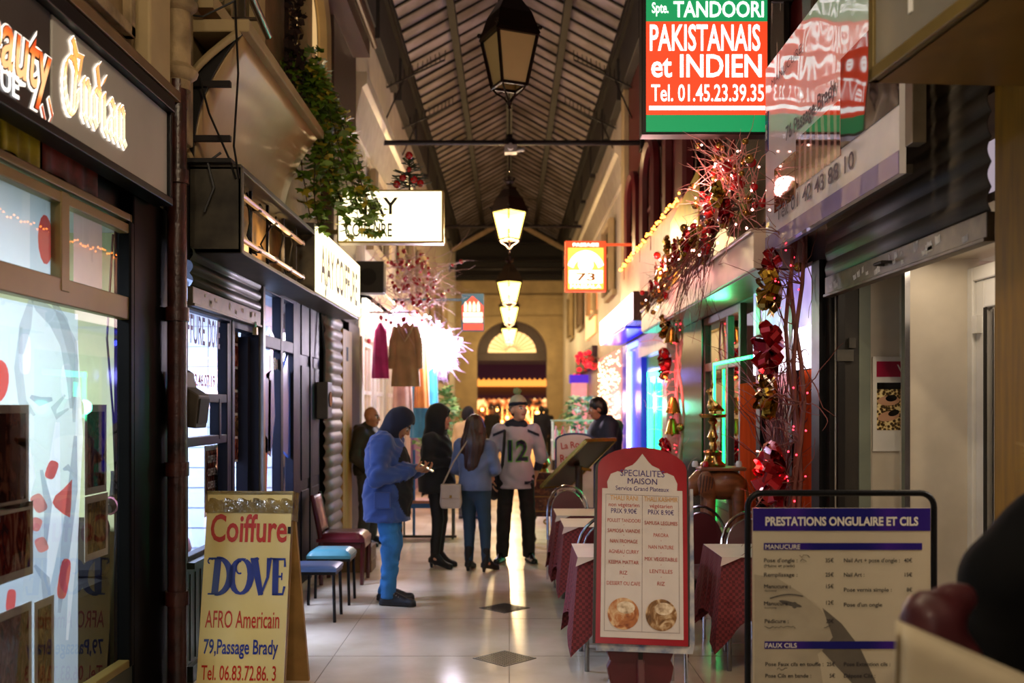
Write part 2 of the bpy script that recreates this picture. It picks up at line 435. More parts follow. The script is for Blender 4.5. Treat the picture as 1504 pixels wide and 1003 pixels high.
b = MB(m_iron); b.box(-.07, .07, YB, YE, roof_z(0)-.22, roof_z(0)-.04); trim(b)                        # ridge
# end wall with its tall arch, dark glazed gable above
eb = MB(m_stone); AW, AS, DZ = 1.30, 3.72, 0
c_arch = [(AW*math.cos(t), AS + AW*.92*math.sin(t)) for t in [math.pi*i/24 for i in range(25)]]
xc = .10
left = [(-2.35, 0), (-AW+xc, 0)] + [(p[0]+xc, p[1]) for p in reversed(c_arch[12:])] + [(xc, 6.4), (-2.35, 6.4)]
right = [(2.35, 0), (2.35, 6.4), (xc, 6.4)] + [(p[0]+xc, p[1]) for p in reversed(c_arch[:13])] + [(AW+xc, 0)]
eb.prism(left, YE, YE+.5); eb.prism(right, YE, YE+.5)
eb.box(-2.3, 2.3, YE-.08, YE, 4.98, 5.08); eb.box(-2.3, 2.3, YE-.12, YE, 5.7, 5.85)
struct('wall_back', eb)
b = MB(m_dark); b.prism([(-2.3, 6.4), (2.3, 6.4), (2.0, 7.9), (0, 9.0), (-2.0, 7.9)], YE, YE+.3)
struct('wall_back.001', b)
for z in (6.55, 7.1, 7.75):
    b = MB(m_iron); b.box(-2.0, 2.0, YE-.1, YE, z, z+.09); trim(b)
for sx in (-1, 1):
    b = MB(mat('pale timber strut', '#a58c68', rough=.6)); b.bar((sx*1.9, YE-4, 6.9), (sx*.35, YE-4, 7.75), .12); trim(b)
# fanlight over the arch
fl = MB(m_wooddk)
wood_ring = [(1.28*math.cos(t)+xc, AS+1.18*math.sin(t)) for t in [math.pi*i/24 for i in range(25)]]
inner = [(.9*math.cos(t)+xc, AS+.02+.80*math.sin(t)) for t in [math.pi*i/24 for i in range(25)]]
for i in range(24):
    fl.prism([wood_ring[i], wood_ring[i+1], inner[i+1], inner[i]], YE+.12, YE+.2)
fl.box(-1.2, 1.4, YE+.1, YE+.22, AS-.28, AS)
fan = struct('window_1', fl)
b = MB(glow('fanlight glow', '#e8b878', .75)); b.prism(inner, YE+.155, YE+.165); b.build('pane', fan)
b = MB(m_wooddk)
for i in range(1, 14):
    t = math.pi*i/14; b.bar((xc+.18*math.cos(t), YE+.14, AS+.04+.16*math.sin(t)), (xc+.9*math.cos(t), YE+.14, AS+.03+.79*math.sin(t)), .025)
b.build('muntin', fan)

# iron tie rods across the passage
m_rod = mat('iron tie rod', '#1a1210', rough=.45, metal=.5)
for i, (y, z, what) in enumerate(((14.8, 5.63, 'nearest, passing just behind the big unlit lantern'), (24.8, 6.2, 'second one, above the first lit lantern'), (33.0, 6.3, 'farthest one, in front of the end gable'))):
    t = thing('tie_rod', 'dark iron tie rod across the passage, ' + what, 'tie rod', (0, y, z))
    b = MB(m_rod); b.cyl((-2.0, 0, 0), (2.0, 0, 0), .04, 10); b.build('rod', t, smooth=40)
    b = MB(m_rod); b.ball((0, 0, 0), .09, 12); b.cyl((0, 0, 0), (0, 0, .12), .05); b.build('turnbuckle', t, smooth=40)
    for sx in (-1, 1):
        b = MB(m_rod); b.box(sx*1.94, sx*1.995, -.12, .12, -.12, .12); b.build('wall_plate', t, bevel=.01)
# spiked wire brackets under the roof slopes
for i, (y, sx) in enumerate(((16.2, -1), (16.2, 1), (18.6, -1), (18.6, 1))):
    t = thing('spike_bracket', 'thin rusty bracket with upright wire spikes under the %s roof slope, %s' % ('left' if sx < 0 else 'right', 'nearer of two' if y < 17 else 'farther of two'), 'bracket', (0, y, 0))
    b = MB(m_iron); p = Vector((sx*2.0, 0, 6.9)); q = Vector((sx*1.05, 0, 7.35)); b.cyl(p, q, .016, 6); b.cyl(Vector((sx*2.0, 0, 6.4)), p.lerp(q, .3), .014, 6); b.build('rail', t)
    b = MB(m_iron)
    for k in range(14):
        w_ = p.lerp(q, k/13); b.cyl(w_, w_ + Vector((U(-.02, .02), 0, .16)), .006, 4)
    b.build('spike', t)['kind'] = 'stuff'

# street across the far end: brasserie front with two awnings and lit windows
b = MB(mat('far facade plaster', '#6d4a30', rough=.8)); b.box(-6, 6, YE+13, YE+13.3, 0, 9); struct('wall_back.002', b)
m_awn = mat('dark red awning cloth', '#521222', rough=.7, emit='#521222', es=0)
m_amber = glow('amber shop light', '#e08a38', .9)
for i, (z0, z1, lab) in enumerate(((3.15, 3.85, 'upper dark red awning band across the far street seen through the arch'), (2.2, 2.72, 'lower dark red awning with scalloped hem across the far street'))):
    t = thing('awning', lab, 'awning', (0, YE+12.7, 0))
    b = MB(m_awn); b.prism([(-.9, z0), (-.9, z0+.05), (.3, z1), (.3, z1-.05)], -3, 3, Matrix.Rotation(math.radians(90), 4, 'Z')); b.build('cloth', t)
    b = MB(m_awn)
    for k in range(24): b.prism([(-3+k*.25, z0+.04), (-3+k*.25+.25, z0+.04), (-3+k*.25+.2, z0-.12), (-3+k*.25+.05, z0-.12)], -.92, -.9)
    b.build('valance', t)
for i, (z0, z1, lab) in enumerate(((2.74, 3.14, 'amber lit sign strip between the two far awnings'), (.3, 2.15, 'amber lit brasserie window across the far street'))):
    b = MB(m_amber if i == 0 else ramp_mat('brasserie window', [(.42, '#1c0d08'), (.52, '#b4602a'), (.62, '#ffcf88')], 'NOISE', scale=2.2, es=.7, detail=3))
    b.box(-2.6, 2.6, YE+12.9, YE+12.99, z0, z1); o = b.build('sign_strip' if i == 0 else 'brasserie_window'); tag(o, lab, 'sign' if i == 0 else 'window')
m_bulb = glow('warm far bulb', '#ffb45a', 6)
gl_ = thing('globe_lights', 'string of round amber globe lights glowing in the far street beyond the arch', 'lights', (0, YE+12.7, 1.7))
b = MB(m_cable); b.tube([(-2.5, .3, .02), (-2.5, .1, .02), (2.5, .1, .02), (2.5, .3, .02)], .008, 5); b.build('cable', gl_)
for k in range(16):
    b = MB(m_bulb); z = -U(.05, .9); b.ball((0, 0, z), U(.05, .125), 8); b.cyl((0, 0, z), (0, .1, .02), .006, 4); b.build('globe', gl_, smooth=60, loc=(-1.85+.25*k, 0, 0))
# ------------------------------------------------------------------ left side
m_glass = glass_mat('shop window glass')
n_win = 2; n_door = 1
def window(sx, X, y0, y1, z0, z1, fm, mull=(), rails=(), fw=.05, depth=.06, gm=None, glass=True, clip=()):
    """a shop window in the plane x = X: frame, mullions [(y, za, zb)], rails [(z, ya, yb)], one pane"""
    global n_win
    o = put('window_%d' % n_win, None, None, (0, 0, 0)); o['kind'] = 'structure'; n_win += 1
    a, b_ = X - depth/2, X + depth/2
    b = MB(fm)
    b.box(a, b_, y0, y0+fw, z0, z1); b.box(a, b_, y1-fw, y1, z0, z1); b.box(a, b_, y0+fw, y1-fw, z0, z0+fw); b.box(a, b_, y0+fw, y1-fw, z1-fw, z1)
    b.build('window_frame', o, bevel=.005)
    if mull or rails:
        b = MB(fm)
        for y, za, zb, w in mull: b.box(a, b_, y-w/2, y+w/2, za, zb)
        for z, ya, yb, w in rails: b.box(a+.003, b_-.003, ya, yb, z-w/2, z+w/2)
        b.build('glazing_bar', o, bevel=.005)
    if glass:
        b = MB(gm or m_glass); b.add([(X, y0, z0), (X, y1, z0), (X, y1, z1), (X, y0, z1)], [(0, 1, 2, 3)]); b.build('pane', o)
    return o
def lit_room(name, x0, x1, y0, y1, z1, walls, floor_m, lamp_col, power, back=None):
    """the inside of a shop: side and back walls, ceiling, floor, with a lamp on the ceiling"""
    b = MB(walls); t = .04; s = 1 if x1 > x0 else -1
    b.box(x1, x1+s*t, y0, y1, 0, z1); struct(name, b)
    b = MB(back or walls); b.box(x0, x1, y1-t, y1, 0, z1); b.box(x0, x1, y0, y0+t, 0, z1); struct(name + '.001', b)
    b = MB(walls); b.box(x0, x1, y0, y1, z1, z1+t); struct('ceiling.002', b)
    b = MB(floor_m); b.box(x0, x1, y0+t, y1-t, 0, .012); struct('floor.001', b)
    lt = thing('ceiling_light', 'flat white ceiling lamp inside the %s' % lamp_col[1], 'lamp', ((x0+x1)/2, (y0+y1)/2, z1))
    b = MB(m_white); b.box(-.35, .35, -.6, .6, -.05, 0); b.build('housing', lt)
    b = MB(glow('shop lamp ' + lamp_col[0], lamp_col[0], 4)); b.box(-.32, .32, -.57, .57, -.06, -.05); b.build('diffuser', lt)
    a = area_light('shop_light', ((x0+x1)/2, (y0+y1)/2, z1-.09), (0, 0, 0), .64, 1.1, power, lin(lamp_col[0]))
    return lt
def wallsign(name, label, cat, X, y0, z, sx, group=None):
    """frame of reference on a wall parallel to the passage: x runs left to right for the reader, -y out of the wall"""
    return thing(name, label, cat, (X, y0, z), math.radians(90 if sx < 0 else -90), group)

# --- the beauty shop, nearest on the left --------------------------------------------------------------------
m_signgrey = mat('satin grey sign panel', '#b4b2ae', rough=.28, var=.12, scale=1.2, coat=.5)
m_signdark = mat('satin dark sign panel', '#403d3d', rough=.3, var=.1, coat=.4)
sg = wallsign('fascia_sign', 'dark grey shop fascia with glowing orange and cream lettering above the bronze shop window', 'shop sign', -1.98, 4.13, 2.85, -1)
b = MB(m_signgrey); b.box(.006, 1.40, -.08, 0, .015, .485); b.build('panel', sg, bevel=.006)
b = MB(m_signdark); b.box(-2.1, -.006, -.08, 0, .015, .485); part_label(b.build('panel', sg, bevel=.006), 'darker near panel')
b = MB(m_black); b.box(-2.1, 1.41, -.11, 0, -.03, .012); b.box(-2.1, 1.41, -.12, 0, .488, .56); b.box(1.402, 1.43, -.1, 0, -.03, .5); b.build('frame', sg, bevel=.005)
m_halo = glow('white letter edge', '#fff4e6', .62)
m_org = ramp_mat('orange letter face', [(.25, '#c8481c'), (.55, '#f08038'), (.8, '#ffc48a')], 'WAVE', scale=.9, es=.38, bands='Z')
m_crm = ramp_mat('cream letter face', [(.25, '#f0a860'), (.6, '#ffd9a0'), (.8, '#fff0c8')], 'WAVE', scale=.8, es=.40, bands='Z')
def pen_strokes(mb, strokes, x, z, s, w, y, ang=.75, sx=1.):
    p = Vector((math.cos(ang)*w, 0, math.sin(ang)*w))
    for st in strokes:
        for a, c in zip(st, st[1:]):
            A = Vector((x+a[0]*s*sx, y, z+a[1]*s)); C = Vector((x+c[0]*s*sx, y, z+c[1]*s)); d = (C-A)
            e = d.normalized()*w*.35 if d.length else d
            q = [A-p-e, C-p+e, C+p+e, A+p-e]
            mb.add(q + [v + Vector((0, .006, 0)) for v in q], [(0, 1, 2, 3), (4, 7, 6, 5), (0, 4, 5, 1), (1, 5, 6, 2), (2, 6, 7, 3), (3, 7, 4, 0)])
ring = [(.45+.48*math.cos(t), .62+.72*math.sin(t)) for t in [math.pi*2*i/18 + .6 for i in range(17)]]
BL = {'I': [ring, [(.62, 1.75), (.78, 1.15), (.62, .1), (.5, -.05)], [(.55, 1.8), (.85, 1.5), (1.25, 1.55)], [(1.2, 1.5), (.98, .9)]],
      'n': [[(0, .9), (.16, 1), (.16, .12), (.3, 0)], [(.16, .8), (.42, 1.02), (.56, .88), (.56, .12), (.72, 0)]],
      'd': [[(.5, .92), (.26, 1), (.08, .8), (.08, .2), (.28, 0), (.52, .2), (.56, .95), (.34, 1.6), (.55, 1.75)]],
      'i': [[(0, .9), (.16, 1), (.16, .12), (.34, 0)], [(.1, 1.35), (.24, 1.5)]],
      'a': [[(.06, .9), (.3, 1.02), (.5, .88), (.5, .12), (.68, 0)], [(.5, .6), (.14, .46), (.08, .14), (.26, 0), (.5, .2)]]}
adv = {'I': 1.22, 'n': .86, 'd': .8, 'i': .48, 'a': .82}
for m, w, y in ((m_halo, .027, -.088), (mat('dark letter line', '#2a1a10', var=0), .0205, -.0895), (m_crm, .017, -.091)):
    mb = MB(m); x = .11
    for ch in 'Indian':
        pen_strokes(mb, BL[ch], x, .135, .17, w, y, sx=.80); x += adv[ch]*.17*.80
    mb.build('lettering', sg)
for m, bo, y in ((m_halo, .075, -.083), (mat('dark letter line', '#2a1a10'), .035, -.0845), (m_org, .012, -.086)):
    mb = MB(m); text_into(mb, 'Beauty', -.33, .13, w=.64 + bo*.3, h=.24, y=y, bold=bo, shear=.25)
    pen_strokes(mb, [[(0, 0), (.03, -.06), (-.02, -.13), (-.06, -.05)]], -.03, .12, 1, bo*.16 + .003, y)
    mb.build('lettering', sg)
letters(sg, glow('white backlit letter', '#ffffff', .55), [dict(body='BOUTIQUE', x=-.58, z=.04, w=.60, h=.085, y=-.085, bold=.02)])

# bronze shop window, black jamb and the lit room behind
WA = -2.03
w = window(-1, WA, 2.05, 5.30, .33, 2.72, m_bronze, mull=[(4.49, 2.22, 2.67, .085)], rails=[(2.22, 2.10, 5.26, .12), (2.64, 2.10, 5.26, .05)], fw=.04, depth=.06)
b = MB(mat('black glossy pier', '#030304', rough=.4, var=.1, spec=.06)); b.box(-2.1, -2.0, 5.30, 5.86, 0, 2.85); b.box(-2.065, -1.992, 5.24, 5.31, .33, 2.68); b.box(-2.1, -1.99, 5.28, 5.36, 0, 2.85); struct('wall_left.004', b, bevel=.01)
b = MB(mat('dark teal plinth', '#16211f', rough=.35)); b.box(-2.12, -2.0, 2.0, 5.30, 0, .33); struct('baseboard_left', b)
b = MB(m_black); b.box(-2.3, -2.03, 2.0, 5.86, 2.95, 3.3); b.box(-2.12, -2.06, 2.0, 5.86, 2.72, 2.95); struct('wall_left.005', b)
m_pale = mat('pale blue shop wall', '#c4ced6', rough=.6, var=.06)
m_green = mat('pale green shop wall', '#c6cf9e', rough=.6, var=.04)
lit_room('wall_shop', -2.1, -4.4, 2.0, 5.75, 2.70, m_pale, mat('shop floor', '#8a8478', rough=.3), ('#e8f0ff', 'beauty shop nearest on the left'), 48, back=m_green)
b = MB(mat('dark sofa cloth', '#1a1a1c', rough=.8)); b.box(-3.0, -2.25, 5.0, 5.66, .012, .75); b.box(-3.0, -2.25, 5.5, 5.66, .75, 1.08)
tag(b.build('armchair', bevel=.05), 'dark armchair against the pale green wall inside the beauty shop', 'chair')
# printed film on the window: a pale face and hand with red nail petals
m_film = veil_mat('pale printed film', '#cfe0ee', clear=.42)
fm = thing('window_film', 'pale blue printed film with a face and red petals on the beauty shop window', 'window film', (-2.045, 2.1, .36), math.radians(90))
film = MB(m_film); film.add([(0, 0, 0), (2.62, 0, 0), (2.62, 0, 1.78), (0, 0, 1.78)], [(0, 1, 2, 3)]); film.build('sheet', fm)
def blob(mb, cx, cz, rx, rz, rot=0., y=-.002, n=20, pw=1.):
    pts = []
    for i in range(n):
        t = 2*math.pi*i/n; u = math.copysign(abs(math.cos(t))**pw, math.cos(t))*rx; v = math.copysign(abs(math.sin(t))**pw, math.sin(t))*rz
        pts.append((cx + u*math.cos(rot) - v*math.sin(rot), y, cz + u*math.sin(rot) + v*math.cos(rot)))
    mb.poly(pts)
def filmpart(name, col, shapes, clear=.3, y=-.002):
    mb = MB(veil_mat('film ink ' + col, col, clear=clear))
    for sh in shapes: blob(mb, *sh[:4], rot=sh[4] if len(sh) > 4 else 0, y=y)
    return mb.build(name, fm)
def FP(px, py): p = onX(px, py, -2.045); return p.y - 2.1, p.z - .36
def filmpoly(name, col, polys, clear=.3, y=-.003):
    mb = MB(veil_mat('film ink ' + col, col, clear=clear))
    for p in polys: mb.poly([(FP(*q)[0], y, FP(*q)[1]) for q in p])
    return mb.build(name, fm)
def rpoly(px, py, w, h, rot=0, n=16, pw=.6):
    o = []
    for i in range(n):
        t = 2*math.pi*i/n; u = math.copysign(abs(math.cos(t))**pw, math.cos(t))*w; v = math.copysign(abs(math.sin(t))**pw, math.sin(t))*h
        o.append((px + u*math.cos(rot) - v*math.sin(rot), py + u*math.sin(rot) + v*math.cos(rot)))
    return o
def strand(pts, w):                                   # tapering curved band between photo points
    L, R2 = [], []; n = len(pts)
    for i, p in enumerate(pts):
        q, r = pts[max(i-1, 0)], pts[min(i+1, n-1)]; d = Vector((r[0]-q[0], r[1]-q[1])).normalized(); k = w*math.sin(math.pi*(i+.35)/(n-.3))
        L.append((p[0]-d.y*k, p[1]+d.x*k)); R2.append((p[0]+d.y*k, p[1]-d.x*k))
    return L + R2[::-1]
filmpoly('printed_shape', '#e03a2a', [rpoly(-4, 560, 16, 32, .1, 18, 1.)], .1)
filmpoly('printed_petal', '#e0453c', [rpoly(75, 690, 8, 14, .35), [(76, 738), (80, 728), (92, 718), (105, 704), (104, 735), (102, 760), (92, 755), (80, 745)], rpoly(93, 850, 8, 30, .15), rpoly(15, 882, 7, 17, .1), rpoly(24, 758, 6, 9, .3), rpoly(60, 978, 7, 20, .1)], .1)
filmpoly('printed_nail', '#d8746a', [rpoly(56, 739, 10, 14, -.5), rpoly(60, 800, 9, 11, -.4), rpoly(52, 770, 8, 10, .4)], .15)
filmpoly('printed_hair', '#7c8896', [strand([(40, 425), (58, 450), (82, 470), (100, 505), (106, 560), (104, 600)], 13), strand([(70, 430), (92, 470), (108, 530), (108, 620)], 7), strand([(30, 480), (26, 540), (32, 590), (50, 610)], 7), strand([(45, 440), (36, 480), (30, 520)], 9), strand([(95, 580), (78, 600), (82, 612), (100, 600)], 5)], .62, -.0025)
filmpoly('printed_shadow', '#8a9aac', [strand([(44, 582), (58, 590), (76, 586)], 7), strand([(92, 690), (99, 686), (104, 692)], 5), strand([(60, 690), (70, 740), (66, 800)], 6), strand([(110, 640), (106, 720), (96, 800), (86, 900)], 8), strand([(50, 830), (66, 850), (70, 900), (60, 960)], 7)], .45, -.0022)
filmpoly('printed_highlight', '#ffffff', [strand([(84, 620), (78, 700), (80, 780), (70, 860)], 11), strand([(36, 640), (42, 700), (30, 760)], 10), strand([(112, 500), (116, 640), (108, 800), (98, 940)], 6), rpoly(98, 560, 9, 26, 0), rpoly(36, 520, 9, 30, 0)], .35, -.0018)
m_photo = [ramp_mat('hair style photograph %d' % i, [(.3, c[0]), (.5, c[1]), (.68, c[2])], 'NOISE', scale=5 + i, distort=2.5, detail=3, rough=.25, vec=(3, 3, 1)) for i, c in enumerate(
    (('#120d0a', '#3c2418', '#7d5440'), ('#2e120c', '#7a2c1a', '#b48264'), ('#20140c', '#6b4a2a', '#a58a58'), ('#1c0f0e', '#5b3028', '#8d6a60')))]
def photo(px0, py0, px1, py1, k, lab, X=-2.036):
    a = onX(px0, (py0+py1)/2, X); c = onX(px1, (py0+py1)/2, X); zt = onX(px0, py0, X).z; zb = onX(px0, py1, X).z
    t = wallsign('photo_poster', lab, 'poster', X, a.y, zb, -1); wd = c.y - a.y; h = zt - zb
    b = MB(mat('poster paper border', '#d8d4c8', rough=.4)); b.box(0, wd, -.002, 0, 0, h); b.build('sheet', t)
    b = MB(m_photo[k]); b.box(.03, wd-.03, -.004, -.002, .035, h-.035); b.build('print', t)
    return t
photo(-40, 594, 42, 760, 0, 'tall dark hair photograph on the beauty shop window, left of the pale film face')
photo(-60, 756, 48, 880, 1, 'red brown portrait photograph below the tall dark one on the beauty shop window')
photo(124, 594, 156, 728, 3, 'narrow plum brown photograph at the far end of the beauty shop window')
photo(124, 730, 158, 826, 2, 'golden brown portrait photograph below the narrow plum one, beside the hair dryer')
photo(50, 885, 79, 1060, 2, 'low ochre photograph strip near the bottom of the beauty shop window')
photo(-60, 925, 46, 1100, 3, 'low grey brown photograph in the bottom corner of the beauty shop window')
fu = thing('transom_reflection', 'white and pink films standing in for reflections behind the two small upper panes of the beauty shop', 'window film', (-2.05, 2.1, 2.24), math.radians(90))  # tinted sheets put poster reflections into the panes as colour
for px0, px1, c_ in ((-60, 44, '#dfe6ec'), (44, 76, '#c2d2de'), (108, 150, '#e6b8b4')):
    mb = MB(veil_mat('film ' + c_, c_, clear=.3)); y0_, y1_ = onX(px0, 330, -2.05).y - 2.1, onX(px1, 330, -2.05).y - 2.1
    mb.poly([(y0_, 0, .02), (y1_, 0, .02), (y1_, 0, .38), (y0_, 0, .38)]); mb.build('sheet', fu)
mb = MB(veil_mat('film ink #e03a2a', '#e03a2a', clear=.1)); y0_ = onX(66, 350, -2.05).y - 2.1; mb.poly([(y0_ + .07*math.cos(t), -.002, .2 + .11*math.sin(t)) for t in [2*math.pi*i/14 for i in range(14)]]); mb.build('printed_petal', fu)
# coloured cloths hanging in the band above the bronze frame
for px0, px1, c, lab in ((0, 58, '#c8b41e', 'yellow cloth hanging above the bronze window frame'), (62, 143, '#8e3a34', 'dusty red patterned cloth hanging above the bronze window frame')):
    a = onX(px0, 240, -2.045); c2 = onX(px1, 240, -2.045)
    mb = MB(ramp_mat('hung cloth ' + c, [(.35, c), (.65, '#4c2a1c' if c[1] == '8' else '#8f7d10')], scale=9, rough=.7))
    L_ = c2.y - a.y
    mb.grid(lambda u, v: (-2.045 + .008*math.sin(u*22), a.y + u*L_, 2.73 + v*.20 + .02*math.sin(u*7)*(1-v)), 24, 4)
    tag(mb.build('hanging_cloth', smooth=60, solid=.004), lab, 'cloth')
# hair dryer hung from its cable at the end of the window
hd = thing('hair_dryer', 'black hair dryer hanging on its cable inside the beauty shop window end', 'hair dryer', onX(166, 745, -2.12))
b = MB(mat('black plastic', '#15181a', rough=.35)); b.tube([(0, -.09, .0), (0, -.02, .02), (0, .10, .05)], [.03, .045, .036], 12); b.build('barrel', hd, smooth=50)
b = MB(_M['black plastic']); b.tube([(0, .0, .03), (0, .02, .14), (0, .03, .19)], [.022, .02, .024], 10); b.build('handle', hd, smooth=50)
b = MB(m_cable); b.tube([(0, .03, .19), (.0, .0, .5), (0, -.08, .9), (0, .0, 1.46)], .006, 5); b.build('cable', hd)
b = MB(mat('pink ribbon', '#d08aa8')); b.lathe([(.047, -.01), (.05, 0), (.047, .01)], (0, -.04, .012), 12, Matrix.Rotation(1.57, 4, 'X')); b.build('nozzle_ring', hd)

# --- between the shops: drain pipe, stone pier and meter box ---------------------------------------------------
b = MB(mat('red brown drain pipe', '#3d1a12', rough=.35, var=.3, scale=9, dirt='#170b08', bump=.2)); b.cyl((0, 0, 0), (0, 0, 3.6), .055, 14)
for z in (.55, 1.3, 2.2, 3.0): b.cyl((0, 0, z), (0, 0, z+.08), .068, 14)
pipe = b.build('drain_pipe', smooth=40, loc=(-1.935, 5.80, 0)); tag(pipe, 'red brown drain pipe running down between the beauty shop and the hairdresser', 'pipe')
b = MB(m_grey); b.box(-2.25, -1.99, 5.87, 6.14, 0, 3.2); struct('wall_left.006', b, bevel=.015)
mb_ = thing('meter_box', 'wedge shaped dark wooden box fixed to the grey pier above the leaning board', 'box', onX(268, 600, -1.99))
b = MB(mat('weathered box wood', '#3b3124', rough=.6, var=.25, scale=7)); b.prism([(0, -.10), (.11, -.12), (.13, .08), (.05, .13), (.03, .22), (0, .24)], -.1, .12); b.build('body', mb_, bevel=.008)
b = MB(m_dark); b.prism([(.115, -.09), (.12, -.09), (.138, .06), (.132, .06)], -.08, .1); b.build('lid', mb_)

# --- the hairdresser with a half raised roller shutter ----------------------------------------------------------
def roller(name_sign, sx, X, y0, y1, zb, zt, slat, m_s, bar_m, label, bulge=.02, scraps=0, group=None):
    """a roller shutter: curved slats, bottom bar, torn sticker scraps"""
    t = thing('roller_shutter', label, 'shutter', (X, y0, zb)); n = max(2, round((zt-zb-.11)/slat)); s = (zt-zb-.11)/n
    b = MB(m_s); prof = []
    for i in range(n):
        for k in range(7): prof.append((bulge*math.sin(math.pi*k/6)*(-sx), .11 + s*(i + k/6*.96)))
    L_ = y1-y0
    b.grid(lambda u, v: (prof[min(len(prof)-1, int(round(v*(len(prof)-1))))][0], u*L_, prof[min(len(prof)-1, int(round(v*(len(prof)-1))))][1]), 1, len(prof)-1)
    b.build('slats', t, smooth=30, solid=.004)
    b = MB(bar_m); b.box(-.018, .018, 0, L_, 0, .11); b.box(-.03, .03, 0, L_, -.012, .006); b.build('bottom_bar', t, bevel=.004)
    if scraps:
        b = MB(mat('torn sticker paper', '#d8d4ca', rough=.8, var=.2, scale=30))
        for k in range(scraps):
            y = U(.1, L_-.1); z = U(.03, .08); w_, h_ = U(.01, .035), U(.01, .03); x = -sx*.0195
            b.poly([(x, y-w_, z-h_*U(.5, 1)), (x, y+w_*U(.4, 1), z-h_), (x, y+w_, z+h_*U(.3, 1)), (x, y+U(-.01, .01), z+h_*.6), (x, y-w_*U(.5, 1), z+h_)])
        b.build('sticker_scrap', t)
    return t
m_shut_g = mat('dark green shutter', '#2c3327', rough=.45, metal=.3, var=.2, scale=3, stretch=(1, .4, 6))
m_shut_b = mat('worn steel bar', '#6a6154', rough=.45, metal=.5, var=.25, scale=12)
rs = roller('', -1, -1.975, 6.16, 7.84, 2.34, 2.70, .085, m_shut_g, m_shut_b, 'dark green roller shutter half raised over the hairdresser window', scraps=12)
b = MB(mat('brass padlock', '#8a7444', rough=.35, metal=.8)); b.box(.02, .05, 1.42, 1.47, -.09, -.03); part_label(b.build('padlock', rs, bevel=.005), 'brass padlock')
b = MB(m_chrome); b.tube([(.035, 1.43, -.03), (.035, 1.43, .01), (.035, 1.46, .01), (.035, 1.46, -.03)], .005, 6); b.build('shackle', rs)
b = MB(m_dark); b.box(-2.3, -2.0, 6.14, 7.95, 2.62, 3.3); struct('wall_left.007', b)
m_tile = ramp_mat('white glazed wall tile', [(.0, '#aeb8c8'), (.03, '#d4deea'), (1, '#dce6f2')], 'BRICK', scale=3, rough=.2)
lit_room('wall_salon', -2.06, -4.2, 6.12, 9.95, 2.78, mat('white salon wall', '#d6dfea', rough=.35, var=.04), mat('salon floor', '#777e88', rough=.3), ('#c8d6ff', 'hairdresser on the left'), 120)
# tile joints on the salon far walls
b = MB(mat('tile joint', '#8d97a6'))
for i in range(13): b.box(-4.158, -4.152, 6.2, 9.9, .2*i+.1, .2*i+.106)
for i in range(18): b.box(-4.158, -4.152, 6.2+i*.2, 6.206+i*.2, .1, 2.7)
for i in range(13): b.box(-4.1, -2.2, 9.902, 9.908, .2*i+.1, .2*i+.106)
for i in range(9): b.box(-4.1+i*.22, -4.094+i*.22, 9.902, 9.908, .1, 2.7)
struct('wall_salon_joint', b)
WB = -2.03
window(-1, WB, 6.14, 7.16, .72, 2.36, m_navy, mull=[(6.88, 1.48, 1.76, .05), (7.08, .75, 2.3, .07)], rails=[(1.76, 6.16, 7.12, .06), (1.48, 6.16, 7.12, .06)], fw=.05, depth=.07)
b = MB(mat('dark green panelled plinth', '#1f2a24', rough=.4, var=.12)); b.box(-2.12, -1.99, 6.14, 7.16, 0, .72)
for k in range(9): b.box(-1.992, -1.984, 6.2+k*.105, 6.208+k*.105, .12, .66)
b.box(-2.12, -1.94, 6.14, 7.16, .70, .74); b.box(-2.1, -1.95, 6.14, 7.16, 0, .1); struct('baseboard_left.001', b)
def glass_text(lines, m, X, y0, z0, label, cat='window lettering'):
    t = wallsign('window_lettering', label, cat, X, y0, z0, -1); letters(t, m, lines, 'letters'); return t
glass_text([dict(body='COIFFURE', x=-.17, z=.19, w=.62, h=.18, y=-.004, bold=.01), dict(body='DOVE', x=.345, z=.19, w=.27, h=.18, y=-.004, bold=.02)], mat('violet vinyl', '#4a2f7a', var=0), -2.018, 6.45, 1.95-.03, 'tall violet window lettering on the hairdresser pane below the shutter')
glass_text([dict(body='01.42.46.07.19', x=.05, z=0, w=.62, h=.075, y=-.004, bold=.02)], mat('red vinyl', '#b02630', var=0), -2.018, 6.45, 1.84, 'red telephone number in vinyl on the hairdresser pane below the violet lettering')
rp = photo(300, 655, 327, 760, 1, 'red price poster low in the hairdresser window', X=-2.09)
letters(rp, mat('white print', '#e8e4de', var=0), [dict(body='COIFFURE', x=.16, z=.46-.09*i, w=.2, h=.05, y=-.006, bold=.03) for i in range(4)])
hp = thing('headshot_poster', 'strip of small portrait photographs hanging in the hairdresser doorway', 'poster', onX(339, 680, -2.12), math.radians(90))
b = MB(m_white); b.box(0, .2, -.003, 0, 0, 1.1); b.build('sheet', hp)
for r in range(6):
    for c in range(2):
        b = MB(m_photo[(r+c) % 4]); b.box(.01+.095*c, .095+.095*c, -.006, -.003, .02+.18*r, .18+.18*r); b.build('photo', hp)
cg = thing('hanging_coat', 'dark teal coat hanging inside the hairdresser window', 'coat', (-2.95, 6.75, .75))
b = MB(mat('dark teal cloth', '#14262e', rough=.8)); b.grid(lambda u, v: ((.16+.06*(1-v))*math.cos(u*6.283)*(1-.55*max(0, v-.85)/.15), .12*math.sin(u*6.283)+.02*math.sin(u*30)*(1-v), v*1.0), 28, 10); b.build('cloth', cg, smooth=60)
b = MB(m_chrome); b.tube([(0, 0, .97), (0, 0, 1.1), (.03, 0, 1.14), (.05, 0, 1.1)], .005, 6); b.tube([(0, 0, 1.12), (0, .02, 2.02)], .004, 5); b.build('hook', cg)
